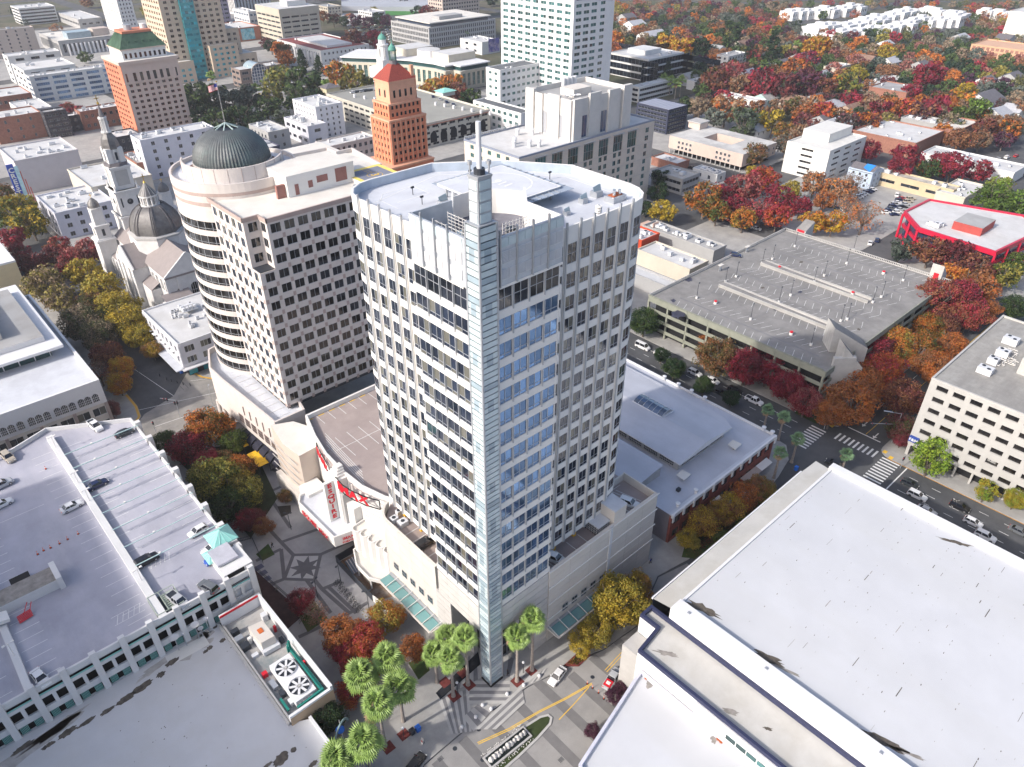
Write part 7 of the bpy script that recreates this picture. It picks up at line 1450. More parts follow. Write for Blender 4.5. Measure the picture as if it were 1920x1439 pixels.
for i, (n_, lab, L_, R_p, z_, wl, rf_, nf, kw) in enumerate(bk):
 rect = None
 if n_ == 'theatre_hall': a_ = P(27, 305, z_); b_ = P(145, 282, z_); rect = (a_[0], b_[0], a_[1], a_[1]+30)
 elif n_ == 'lavender_slab_tower': a_ = P(405, 48); rect = (a_[0]-22, a_[0]+18, a_[1], a_[1]+30)
 elif n_ == 'balcony_tower': a_ = P(236, 66); rect = (a_[0], a_[0]+14, a_[1], a_[1]+52)
 elif n_ == 'striped_office_tower': a_ = P(510, 22); rect = (a_[0]-45, a_[0], a_[1], a_[1]+40)
 elif n_ == 'beige_tower_block': a_ = P(842, 42); rect = (a_[0]-8, a_[0]+44, a_[1], a_[1]+26)
 elif n_ == 'courtyard_motel':
  a_ = P(1247, 257, z_); b_ = P(1460, 268, z_); c_ = P(1394, 290, z_); rect = (c_[0], b_[0], c_[1], a_[1]); x0, x1, y0, y1 = rect
  T_ = thing(n_, lab, 'motel', (x0, y0, 0)); mb = MB(); ch = (P(1320,263,z_), P(1403,260,z_)); hx0, hx1, hy0, hy1 = x0+.32*(x1-x0), x0+.72*(x1-x0), y0+.3*(y1-y0), y0+.68*(y1-y0)
  for (a1, a2, b1, b2) in ((x0, x1, y0, hy0), (x0, x1, hy1, y1), (x0, hx0, hy0, hy1), (hx1, x1, hy0, hy1)): mb.box(a1, a2, b1, b2, 2.8, z_, wl, top=rf_)
  mb.box(x0+2, x1-2, y0+2, y1-2, 0, .3, M['black']);
  for k in range(16): mb.box(x0+.2, x0+.6, y0+1+k*(y1-y0-2)/15-.2, y0+1+k*(y1-y0-2)/15+.2, 0, 2.8, M['stone_d'])
  mb.build('wall', T_)
  for k in range(4):
   for yy in (y1-14, y0+9): mb = MB(); me, _ = win_mesh(1.4, 1.5, G['dark'], WB, 2, 1); piece(me, 'window', T_, rel(T_, x0-.05, yy-1.4+3*k if 0 else yy+2.6*k-1.4, 6.4), math.pi/2); piece(me, 'window', T_, rel(T_, x0-.05, yy+2.6*k-1.4, 3.8), math.pi/2)
  for k in range(7): piece(me, 'window', T_, rel(T_, x0+6+5*k, y0-.05, 6.2), math.pi); piece(me, 'window', T_, rel(T_, x0+6+5*k, y0-.05, 3.6), math.pi)
  mb = MB(); tw_ = P(1310, 228, 13); mb.box(tw_[0]-4, tw_[0]+4, tw_[1]-4, tw_[1]+4, z_, 13, wl, top=rf_); mb.box(tw_[0]-4.6, tw_[0]+4.6, tw_[1]-4.6, tw_[1]+4.6, 13, 13.6, M['stone_d']); mb.build('stair_tower', T_)
  T_['rect'] = [x0, x1, y0, y1, z_]; continue
 T_ = gb(n_, lab, L_, R_p, z_, wl, rf_, nf, seed=i, cat='building', rect=rect, **kw)
 x0, x1, y0, y1, z_ = T_['rect']
 if n_ == 'mural_building':
  mb = MB(); MU = mat('blue_mural', (.12,.38,.50), .6, .5, .35, stain=(.45,.6,.62), stain_s=.25, stain_a=.9); mb.box(x0+(x1-x0)*.33, x0+(x1-x0)*.78, y0-.35, y0-.22, z_*.12, z_*.97, MU); mb.build('mural', T_)
 if n_ == 'courthouse':
  mb = MB(); mb.box(x0+12, x1-10, y0+10, y1-12, z_, z_+1.6, wt, top=RWH); mb.build('roof_well', T_)
  for k in range(11): mb = MB(); mb.cyl(x0-1.2, y0+8+(y1-y0-16)*k/10, 0, z_*.8, 1.0, WB, n=8); mb.build('column', T_)
 if n_ == 'classical_library':
  for k in range(10): mb = MB(); mb.cyl(x0+6+(x1-x0-12)*k/9, y0-1.4, 0, 9.5, .9, WB, n=8); mb.build('column', T_)
  mb = MB(); mb.box(x0+10, x0+30, y0+8, y0+22, z_, z_+5, G['green'] if 0 else M['frost_b']); mb.box(x0+32, x0+46, y0+8, y0+20, z_, z_+6, wp); mb.build('roof_pavilion', T_)
 if n_ == 'atrium_building':
  mb = MB(); n2 = 12; xa = x0+(x1-x0)*.45; r_ = 6.5; pr2 = [(xa+r_*math.cos(math.pi*k/n2), z_-3+r_*math.sin(math.pi*k/n2)) for k in range(n2+1)]
  vs = [(x, y0-.5, z) for x, z in pr2]+[(x, y1, z) for x, z in pr2]; mb.add(vs, [(k, k+1, n2+2+k, n2+1+k) for k in range(n2)], M['frost_b']); mb.add([(x, y0-.5, z) for x, z in pr2]+[(xa-r_, y0-.5, 0), (xa+r_, y0-.5, 0)], [tuple(range(n2+3))], G['sky'])
  for k in range(7): mb.beam((xa-r_+2*r_*k/6, y0-.6, 0), (xa-r_+2*r_*k/6, y0-.6, z_-3+math.sqrt(max(0, r_*r_-(2*r_*k/6-r_)**2))), .3, .2, WB)
  for k in range(6): mb.beam((xa-r_, y0-.6, 2+2.2*k), (xa+r_, y0-.6, 2+2.2*k), .2, .2, WB)
  for k in range(n2): mb.beam((pr2[k][0], y0-.6, pr2[k][1]), (pr2[k+1][0], y0-.6, pr2[k+1][1]), .7, .7, wp)
  mb.build('arched_atrium', T_)
 if n_ == 'finned_court_building': mb = MB(); mb.box(x0+5, x1-5, y0+4, y1-3, z_, z_+3.2, G['sky']); mb.box(x0+2.5, x1-2.5, y0+2, y1-2, z_+3.2, z_+4.0, M['roof_c']); mb.box(x0+20, x0+48, y0+10, y0+22, z_+4, z_+7, wg); mb.build('top_floor', T_)
 if n_ == 'tan_office_block': mb = MB(); mb.box(x0-1, x1+1, y0-1, y1+1, z_-.5, z_+5.5, wtan, top=RWH); mb.box(x0+14, x0+34, y0+10, y0+24, z_+5.5, z_+10, wt); mb.build('top_band', T_)
 if n_ == 'mural_theatre': mb = MB(); mb.box(x0+(x1-x0)*.35, x1-1, y0-.4, y0-.22, 1.5, z_+2.5, mat('poster_purple', (.10,.09,.30), .5, .6, .3, stain=(.55,.45,.55), stain_s=.25, stain_a=.8)); mb.build('poster', T_)
 if n_ == 'arcaded_parking_garage':
  for k in range(6): mb = MB(); c_ = P(*[(640,186),(660,189),(1,1),(1,1),(1,1),(1,1)][k], z_) if k < 2 else None
  for k in range(9):
   am = MB(); ax_ = x1-6-7.5*k; am.add([(ax_+2.4*math.cos(math.pi*t/8), y0-.3, 6.2+2.4*math.sin(math.pi*t/8)) for t in range(9)]+[(ax_-2.4, y0-.3, 2.5), (ax_+2.4, y0-.3, 2.5)], [tuple(range(11))], M['black']); am.build('arch', T_)
   am = MB(); am.cyl(ax_-3.7, y0-.3, 10.2, 10.25, .01, M['black'], n=6) ; am.beam((ax_-3.7, y0-.35, 10.2), (ax_-3.7, y0-.34, 11.2), .9, .05, M['black']); am.build('porthole', T_)
  mb = MB(); mb.box(x0-.5, x1+.6, y0-.9, y0-.3, z_-.6, z_-.2, M['brick2']); mb.build('cornice', T_)
  hut = P(613, 172, z_); mb = MB(); mb.box(hut[0]-3, hut[0]+7, hut[1]-5, hut[1]+3, z_-4, z_+3, wm_('hut_cream', (.6,.54,.36))); mb.add([(hut[0]-4, hut[1]-6, z_+3), (hut[0]+8, hut[1]-6, z_+3), (hut[0]+8, hut[1]+4, z_+3), (hut[0]-4, hut[1]+4, z_+3), (hut[0]+2, hut[1]-1, z_+5.5)], [(0,1,4),(1,2,4),(2,3,4),(3,0,4)], M['slate']); mb.build('stair_hut', T_)
  hut = P(835, 178, z_); mb = MB(); mb.box(hut[0]-5, hut[0]+5, hut[1]-4, hut[1]+4, z_, z_+2.6, wt); mb.add([(hut[0]-6, hut[1]-5, z_+2.6), (hut[0]+6, hut[1]-5, z_+2.6), (hut[0]+6, hut[1]+5, z_+2.6), (hut[0]-6, hut[1]+5, z_+2.6), (hut[0], hut[1], z_+4.4)], [(0,1,4),(1,2,4),(2,3,4),(3,0,4)], M['teal']); mb.build('stair_hut', T_)
  for k in range(12): c_ = P(665+19*k, 183+3.0*k, z_) if k < 5 else P(800+17*(k-4), 195+3*(k-4), z_); mb = MB(); mb.cyl(c_[0], c_[1], z_, z_+2, .8, WB, n=10); mb.build('roof_vent', T_)
 if n_ == 'white_slot_window_office': mb = MB(); a_ = P(1513, 240, z_+4.5); mb.box(x0+(x1-x0)*.35, x1-.4, y0+(y1-y0)*.35, y1-.4, z_, z_+4.6, wl, top=rf_); mb.build('upper_storey', T_)
 if n_ == 'dark_glass_office': mb = MB(); mb.box(x0+(x1-x0)*.3, x0+(x1-x0)*.75, y0+(y1-y0)*.35, y0+(y1-y0)*.8, z_, z_+3.4, wt); mb.build('roof_house', T_)
 if n_ == 'solar_roof_block':
  for k in range(9): mb = MB(); t = (k+.5)/9; mb.box(x0+1, x1-1, y0+(y1-y0)*t-1.2, y0+(y1-y0)*t+1.2, z_+.3, z_+.6, mat('solar_strip', (.30,.31,.38), .4, .05)); mb.build('solar_row', T_)
 if n_ == 'white_office_wing' : pass
 if n_ == 'blue_tarp_house': mb = MB(); gable(mb, x0, x1, y0, y1, z_, z_+2.6, 'y', M['slate'], wl); mb.build('roof', T_); mb = MB(); mb.add([(x0+.5, y0+2, z_+.5), ((x0+x1)/2, y0+1.5, z_+2.75), ((x0+x1)/2, y0+6, z_+2.75), (x0+2, y0+6, z_+1.4)], [(0,1,2,3)], mat('blue_tarp', (.03,.22,.65), .4, .1)); mb.build('tarpaulin', T_)
 if n_ == 'diner_row': mb = MB(); mb.box(x0+(x1-x0)*.2, x1-3, y1-4, y1-3.6, z_, z_+2, wm_('peach_wall', (.6,.42,.34))); mb.box(x0, x1, y1+.5, y1+4, 0, 4.4, wm_('peach_wall', (.6,.42,.34))); mb.build('peach_parapet', T_)
 if n_ == 'timber_frame_building':
  for k in range(22): mb = MB(); u = x0+(x1-x0)*k/21; mb.box(u-.2, u+.2, y0-.6, y0-.3, 0, z_+1.5+(k % 3)*.8, wl); mb.build('stud', T_)
 if n_ == 'theatre_hall':
  NS = thing('neon_blade_sign', 'tall blue neon blade sign reading CREST with red and white scrolls', 'sign', (57.5, 408, 0)); yy, zt_s, zb_s = 408.0, 18.6, 5.4; bb = MB()
  bb.box(56.1, 58.9, yy-.3, yy+.3, zb_s-1.5, zt_s+1.8, mat('neon_blue', (.03,.08,.42), .4, .05)); bb.box(58.9, 60.6, yy-.25, yy+.25, zb_s-3, zt_s+.5, mat('neon_pale', (.45,.65,.70), .5, .2, .8)); bb.build('blade', NS)
  for k, ch in enumerate('CREST'): text_mesh(ch, 3.1, M['paintw'], 'letter', .04, NS, rel(NS, 57.5, yy-.36, zt_s-(k+.4)*(zt_s-zb_s)/5), (math.pi/2, 0, 0), 1.1, .03)
  for s in (0, 1, 2): bb = MB(); bb.beam((60.9+s*.9, yy, zb_s-4), (60.9+s*.9, yy, zt_s-2-s*4), .4, .4, mat('neon_red', (.5,.12,.1), .5)); bb.build('scroll', NS)
for T_ in THINGS:
 if 'rect' in T_: del T_['rect']
# curved civic building, small domed church
cb = [P(680+0,108,16), P(752,100,16), P(800,107,16), P(845,132,16), P(863,127,16), P(920,117,16), P(850,85,16), P(735,85,16)]
T_ = thing('curved_civic_building', 'cream civic building with a concave glazed front and round roof drum', 'building', (cb[4][0], cb[4][1], 0)); mb = MB()
pl_ = [(cb[4][0], cb[4][1]), (cb[5][0], cb[5][1]), (cb[5][0], cb[4][1]+62), (cb[4][0]-18, cb[4][1]+110), (cb[4][0]-46, cb[4][1]+92), (cb[4][0]-26, cb[4][1]+66), (cb[4][0]-14, cb[4][1]+44), (cb[4][0]-8, cb[4][1]+22), (cb[4][0]-8, cb[4][1]+8), (cb[4][0], cb[4][1]+8)]
wcc = wm_('civic_cream', (.53,.49,.40)); mb.prism(pl_, 0, 13.2, wcc, top=RWH); mb.prism(inset(pl_, 1.5), 13.2, 16, G['green']); mb.prism(inset(pl_, .3), 16, 16.8, WB, bottom=True); mb.build('wall', T_)
s_ = MB(); w_ = MB()
for a_, b_ in zip(pl_, pl_[1:]+pl_[:1]):
 Ls = math.hypot(b_[0]-a_[0], b_[1]-a_[1])
 if Ls > 5: facade(T_, w_, a_, b_, 0, 13.2, 1, evenly(Ls, max(1, int(Ls/4.6)), 2.8), wcc, sill=2.4, wh=9, d=.5, gl=G['green'], fr=wcc, nx=2, nz=3, sep=False, stuff_mb=s_, ext=False)
w_.build('piers', T_); s_.build('windows', T_, stuff=True)
mb = MB(); mx_, my_ = cb[4][0]+6, cb[4][1]+46; mb.cyl(mx_, my_, 16.8, 22, 9, WB, n=24, top=RWH); mb.box(mx_-4, mx_+22, my_-30, my_-10, 16.8, 22, wcc, top=RWH); mb.box(mx_-14, mx_+12, my_+10, my_+30, 16.8, 22, wcc, top=RWH); mb.build('roof_drum', T_)
c_ = P(722, 140, 6); T_ = thing('domed_church', 'small white church tower with a green dome left of the orange tower', 'church', (c_[0], c_[1], 0)); mb = MB(); mb.box(c_[0]-5, c_[0]+14, c_[1]-5, c_[1]+26, 0, 10, WB); gable(mb, c_[0]-5, c_[0]+14, c_[1]-5, c_[1]+26, 10, 15, 'y', WB, WB); mb.box(c_[0]-4, c_[0]+4, c_[1]-4, c_[1]+4, 0, 17, WB); mb.cyl(c_[0], c_[1], 17, 27, 4.2, WB, 3.8, 12); mb.cyl(c_[0], c_[1], 27, 27.6, 4.6, WB, n=12); mb.cyl(c_[0], c_[1], 27.6, 31, 3.0, WB, n=8); mb.build('tower', T_)
mb = MB(); mb.lathe(c_[0], c_[1], [(3.2, 31), (2.9, 32.5), (1.8, 34), (.5, 34.8), (.1, 36.5)], mat('verdigris2', (.10,.30,.24), .7), 12); mb.build('dome', T_)
for k in range(6): mb = MB(); a_ = R_(60*k+15); mb.beam((c_[0]+4.15*math.cos(a_), c_[1]+4.15*math.sin(a_), 19), (c_[0]+4.0*math.cos(a_), c_[1]+4.0*math.sin(a_), 25), 1.2, .3, M['stone_d']); mb.build('window', T_)
# red framed office
rz = 11.5; T_ = thing('red_framed_office', 'two-storey dark glass office in a bright red frame', 'office building', (0, 0, 0)); rp = [P(1695,397,rz), P(1722,428,rz), P(1868,474,rz), P(1960,430,rz), P(1920,404,rz), P(1742,374,rz)]; rp = [(p[0], p[1]) for p in rp]
T_.location = (rp[2][0], rp[2][1], 0); T_['_o'] = [rp[2][0], rp[2][1], 0]
if sum(rp[i-1][0]*rp[i][1]-rp[i][0]*rp[i-1][1] for i in range(len(rp))) < 0: rp = rp[::-1]
REDF = mat('crimson_frame', (.50,.012,.045), .4, .05); mb = MB(); mb.prism(inset(rp, 1.6), 0, 10.6, G['sky'], top=RWH); mb.build('glass_core', T_)
mb = MB(); mb.prism(inset(rp, .9), 10.2, 11.1, REDF, top=M['roof_w'], bottom=True); mb.ring(rp, .9, 9.9, rz+.3, REDF); mb.ring(inset(rp, .6), .9, 5.2, 6.3, REDF); mb.ring(inset(rp, .6), .9, 0, 1.0, REDF); mb.build('frame', T_)
for a_, b_ in zip(rp, rp[1:]+rp[:1]):
 n_ = max(1, int(math.hypot(b_[0]-a_[0], b_[1]-a_[1])/9))
 for k in range(n_): mb = MB(); x_, y_ = a_[0]+(b_[0]-a_[0])*k/n_, a_[1]+(b_[1]-a_[1])*k/n_; mb.box(x_-.4, x_+.4, y_-.4, y_+.4, 0, 10.4, REDF); mb.build('post', T_)
c_ = P(1820, 422, rz); mb = MB(); mb.box(c_[0]-9, c_[0]+5, c_[1]-7, c_[1]+4, 11.1, 14.4, mat('brick_red', (.36,.06,.05), .7, .1), top=RG_); mb.build('roof_house', T_)
plain_vents(T_, '', (c_[0]-18, c_[0]-6, c_[1]+6, c_[1]+14), 11.1, 7, 9, M['louver'], 1, 3, 1, 2.4)
# ---- houses
HS = [(1290,143,9,7,'grey',0,'grey'),(1345,92,9,8,'white','y','grey'),(1390,83,9,8,'cream','x','brown'),(1435,183,9,8,'teal','x','grey'),(1452,178,11,8,'white','x','green'),(1492,190,12,10,'cream','y','brown'),(1530,186,11,9,'grey','x','slate'),(1560,198,12,10,'blue','x','pale'),(1598,206,14,10,'tan','x','brown'),(1400,138,11,8,'white','x','pale'),(1465,120,12,9,'grey','x','slate'),(1500,108,11,9,'grey','x','slate'),(1668,115,11,8,'white','x','pale'),(1625,112,10,9,'grey','y','brown'),(1726,122,9,8,'grey','x','slate'),(1845,186,18,12,'white','x','slate'),(1870,212,12,8,'white','x','pale'),(1902,205,11,8,'white','y','pale'),(1885,72,12,9,'grey','y','slate'),(1900,62,10,8,'white','y','slate'),(1898,145,12,9,'grey','x','slate'),(1540,140,9,7,'white','x','pale'),(1320,118,9,7,'white','x','pale'),(1565,232,16,9,'white','x','pale'),(1545,224,10,8,'grey','x','slate'),(1660,82,9,7,'white','x','pale'),(1800,70,12,8,'grey','x','pale'),(1175,32,12,9,'grey','x','slate'),(1190,45,14,9,'white','x','pale'),(1222,65,20,9,'white','x','pale'),(1418,240,10,7,'white','x','pale'),(1850,150,9,7,'white','x','slate')]
colw = dict(grey=wg, white=wt, cream=wc_, teal=wm_('teal_house', (.38,.52,.50)), blue=wm_('violet_house', (.16,.15,.40)), tan=wm_('tan_house', (.45,.33,.25)))
colr = dict(grey=M['roof_g'], brown=mat('brown_shingle', (.25,.16,.12), .9, .15, .5), slate=M['slate'], pale=mat('pale_shingle', (.42,.43,.46), .85, .1, .5), green=mat('green_shingle', (.12,.22,.2), .85, .1, .5))
for (px, py, a_, b_, wc2, ax_, rc2) in HS:
 c_ = P(px, py, 6); T_ = thing('house', '', 'house', (c_[0], c_[1], 0), 0, 'houses among the autumn trees'); T_['auto'] = f'{dict(blue="violet").get(wc2, wc2)} house with {rc2 if rc2 != "slate" else "dark"} {"gabled" if ax_ else "flat"} roof'
 x0, x1, y0, y1 = c_[0]-a_*.75, c_[0]+a_*.75, c_[1]-b_*.75, c_[1]+b_*.75; mb = MB(); mb.box(x0, x1, y0, y1, 0, 6, colw[wc2]); mb.build('wall', T_); mb = MB()
 gable(mb, x0, x1, y0, y1, 5.9, 5.9+b_*.42, ax_ or 'x', colr[rc2], colw[wc2], 1.0); mb.build('roof', T_)
 me, _ = win_mesh(1.3, 1.5, G['dark'], WB, 2, 1)
 for k in range(3): piece(me, 'window', T_, rel(T_, x0+2+(x1-x0-3)/2.2*k+.8, y0-.02, 3.6), math.pi); piece(me, 'window', T_, rel(T_, x0-.02, y0+1+(y1-y0-3)/2.2*k, 3.6), math.pi/2)
# ---- white townhouse rows far right
rnd = random.Random(21)
for row, (xa, xb, ya, yb, n_) in enumerate(((1482, 1610, 24, 14, 9), (1525, 1650, 52, 40, 9), (1640, 1715, 36, 20, 6), (1700, 1800, 20, 26, 8), (1560, 1700, 62, 48, 9), (1712, 1790, 38, 34, 6), (1850, 1900, 22, 26, 3))):
 for k in range(n_):
  px, py = xa+(xb-xa)*k/(n_-1), ya+(yb-ya)*k/(n_-1)+rnd.uniform(-1.5, 1.5); c_ = P(px, py, 8); T_ = thing('townhouse', 'plain white flat-roofed townhouse in the bright rows at the far upper right', 'house', (c_[0], c_[1], 0), 0, 'white townhouse rows')
  a_, b_, h = rnd.uniform(6, 9), rnd.uniform(6, 10), rnd.uniform(7.5, 11); mb = MB(); mb.box(c_[0]-a_, c_[0]+a_, c_[1]-b_, c_[1]+b_, 0, h, WWL, top=WWL); mb.box(c_[0]-a_*.5, c_[0]+a_*.6, c_[1]-b_*.4, c_[1]+b_*.6, h, h+2, WWL); mb.build('wall', T_)
  for q_ in range(3): mb = MB(); mb.box(c_[0]-a_+1+a_*.62*q_, c_[0]-a_+2.6+a_*.62*q_, c_[1]-b_-.08, c_[1]-b_, h*.45, h*.75, G['dark']); mb.build('window', T_)
# bluish freeway embankment and levee at the very top
for (pts, z_, m_, nm) in (([(640,12),(840,14),(840,-12),(640,-8)], 5, mat('far_wall', (.36,.38,.42), .9, .1, .02), 'levee_road'), ([(640,40),(720,38),(715,24),(640,26)], 4, RWH, 'depot_roof')):
 mb = MB(); q = [P(*p, z_) for p in pts]; mb.prism([(p[0], p[1]) for p in q], 0, z_, m_); struct(mb.build(nm))
# ---- out of the frame, the tower whose shade falls over the white garage and the flat hall
T_ = gb('riverside_office_tower', 'tall plain office tower left of the white parking garage, outside the picture', None, None, 62, wt, RG_, 16, 2.2, 1.4, units=2, rect=(-105, -62, 62, 176), cat='office tower'); del T_['rect']
# ================================================================ trees
def crown_mesh(seed, n_leaf, n_clump, leaf, shape='round', gap=.0):
 """leaf-sized faces gathered in clumps through an uneven crown of unit radius (base of crown at z=0, top about 1.7)"""
 r = np.random.RandomState(seed); H = {'round': 1.5, 'tall': 2.3, 'cone': 2.8, 'flat': 1.15, 'cyp': 4.5}[shape]
 ph = r.uniform(0, 2*np.pi, n_clump); ct = r.uniform(-1, 1, n_clump)
 lob = 1+.18*np.sin(3*ph+seed)+.10*np.sin(5*ph+2*seed)
 rr = r.uniform(.55, .95, n_clump)*lob
 cz = H/2+ct*H/2*.82; prof = np.sqrt(np.maximum(0, 1-(ct*.9)**2))
 if shape in ('cone', 'cyp'): prof = np.clip(1-(cz/H), .08, 1)**.8*np.where(cz/H < .12, .8, 1)
 if shape == 'cyp': prof = np.minimum(prof, .6)
 cx, cy = rr*prof*np.cos(ph), rr*prof*np.sin(ph); cs = r.uniform(.16, .34, n_clump)*(.7 if shape in ('cone', 'cyp') else 1)
 k = r.randint(0, n_clump, n_leaf); d = r.normal(size=(n_leaf, 3)); d /= np.linalg.norm(d, axis=1)[:, None]; rad = r.uniform(.55, 1.1, n_leaf)**.6
 c = np.stack([cx[k], cy[k], cz[k]], 1)+d*(cs[k]*rad)[:, None]*np.array([1, 1, .8])
 nrm = d+r.normal(scale=.55, size=(n_leaf, 3))+np.array([0, 0, .35]); nrm /= np.linalg.norm(nrm, axis=1)[:, None]
 t = np.cross(nrm, r.normal(size=(n_leaf, 3))); t /= np.linalg.norm(t, axis=1)[:, None]; b = np.cross(nrm, t); s = leaf*r.uniform(.6, 1.35, n_leaf)[:, None]
 v = np.stack([c-t*s, c-b*s*.55, c+t*s, c+b*s*.55], 1).reshape(-1, 3)
 me = bpy.data.meshes.new('crown'); me.vertices.add(len(v)); me.vertices.foreach_set('co', v.ravel()); me.loops.add(n_leaf*4); me.loops.foreach_set('vertex_index', np.arange(n_leaf*4)); me.polygons.add(n_leaf)
 me.polygons.foreach_set('loop_start', np.arange(n_leaf)*4); me.polygons.foreach_set('loop_total', np.full(n_leaf, 4)); me.materials.append(FOL); me.update(calc_edges=True); me.validate(); return me, v
def trunk_mesh(seed, nb=9, bare=False):
 r = random.Random(seed); mb = MB()
 def limb(p, q, ra, rb, n=6):
  p, q = Vector(p), Vector(q); d = (q-p).normalized(); u = d.cross(Vector((.3, .9, .1))).normalized(); w2 = d.cross(u); vs = []
  for c_, rr in ((p, ra), (q, rb)):
   for i in range(n): a = 2*math.pi*i/n; vs.append(tuple(c_+u*rr*math.cos(a)+w2*rr*math.sin(a)))
  mb.add(vs, [(i, (i+1) % n, n+(i+1) % n, n+i) for i in range(n)], M['trunk'])
 limb((0, 0, -1.0), (0.02, 0, .25), .075, .055)
 for i in range(nb):
  a = 2*math.pi*i/nb+r.uniform(-.3, .3); q = (.55*math.cos(a), .55*math.sin(a), r.uniform(.5, 1.2)); limb((0.02, 0, r.uniform(0, .25)), q, .035, .014, 5)
  for j in range(4 if bare else 2):
   e = (q[0]+r.uniform(-.35, .35), q[1]+r.uniform(-.35, .35), q[2]+r.uniform(.15, .45)); limb(q, e, .012, .004, 4)
   if bare:
    for k in range(3): limb(e, (e[0]+r.uniform(-.2, .2), e[1]+r.uniform(-.2, .2), e[2]+r.uniform(.02, .22)), .004, .002, 3)
 return mesh_only(mb, 'trunk')
CR = {'near': [crown_mesh(s, 10500, 110, .043) for s in (1, 2, 3, 4)], 'mid': [crown_mesh(s, 2200, 60, .085) for s in (11, 12, 13, 14)], 'far': [crown_mesh(s, 800, 42, .13) for s in (21, 22, 23, 24)],
  'tall': [crown_mesh(31, 3200, 80, .075, 'tall'), crown_mesh(32, 3200, 80, .075, 'tall')], 'cone': [crown_mesh(41, 2400, 90, .085, 'cone')], 'cyp': [crown_mesh(51, 1800, 80, .07, 'cyp')], 'thin': [crown_mesh(61, 1100, 60, .05), crown_mesh(62, 1100, 60, .05)]}
TR = [trunk_mesh(s) for s in (1, 2, 3)]; TRB = [trunk_mesh(9, 14, True), trunk_mesh(10, 14, True)]
PAL = dict(R=((.30,.03,.045),(.15,.018,.03),'crimson'), D=((.12,.03,.035),(.14,.03,.03),'dark maroon'), O=((.44,.14,.025),(.42,.18,.03),'orange'), Y=((.42,.30,.03),(.34,.26,.03),'golden yellow'), G=((.055,.09,.022),(.09,.12,.02),'green'),
 K=((.018,.04,.018),(.03,.06,.02),'dark green'), B=((.22,.10,.045),(.24,.10,.035),'russet brown'), L=((.14,.23,.03),(.22,.30,.03),'bright lime green'), T=((.24,.18,.12),(.30,.22,.12),'pale tan'), P=((.28,.11,.09),(.36,.13,.11),'dusty pink'), U=((.06,.02,.045),(.09,.03,.05),'dark purple'), M=((.24,.21,.04),(.34,.28,.03),'yellow green'), C=((.10,.12,.10),(.14,.16,.13),'grey green'), N=((.10,.10,.03),(.30,.14,.03),'green and orange'))
TREES = []
def tree(px, py, rp, key, c2=None, shape=None, z0=0, sx=1.0):
 rnd_ = random.Random(int(px*7+py*13)); hk = {'cone': 1.6, 'cyp': 2.6, 'tall': 1.6}.get(shape, 1.25); r = 4.0;
 for _ in range(8): c = P(px, py, z0+hk*r*.9+.6); r = rp*1.08*depth(c)/FPX; r = max(.9, min(r, 16))
 if shape == 'cyp': r *= .9
 dd = depth(c); lod = shape if shape in ('tall', 'cone', 'cyp', 'thin') else ('near' if dd < 260 else 'mid' if dd < 420 else 'far')
 if shape == 'bare': lod = 'thin'
 cl = CR[lod]; me, _v = cl[rnd_.randrange(len(cl))]; H = {'tall': 2.3, 'cone': 2.8, 'cyp': 4.5}.get(shape, 1.5)
 zc = z0+hk*r*.9+.6; zb_ = max(z0+.15*r, zc-H*r/2); th = max(zb_-z0-.1, .1*r)
 T_ = thing('tree', '', 'tree', (c[0], c[1], z0), 0, 'trees of the streets and gardens'); a = PAL[key]
 jit = rnd_.uniform(.85, 1.15); col = tuple(min(1, v*jit) for v in a[0]); cc2 = PAL[c2][0] if c2 else a[1]
 o = piece(me, 'crown', T_, (0, 0, zb_-z0), rnd_.uniform(0, 6.28), (r*sx, r, r*rnd_.uniform(.92, 1.08)), col); o['c2'] = [float(x) for x in cc2]+[1.0]
 t = (TRB if shape == 'bare' or key in 'TP' and lod != 'far' else TR)[rnd_.randrange(2)]
 piece(t, 'trunk', T_, (0, 0, zb_-z0+.05*r), rnd_.uniform(0, 6), (r, r, r))
 sz = 'large' if r > 6.5 else 'small' if r < 3.2 else ''
 kind = {'cone': 'conifer', 'cyp': 'slim cypress', 'tall': 'tall tree', 'bare': 'half-bare tree'}.get(shape, 'tree')
 T_['auto'] = ' '.join(w for w in (sz, a[2] + (' and '+PAL[c2][2] if c2 and PAL[c2][2] not in a[2] else ''), kind) if w); TREES.append((c[0], c[1], r)); return T_
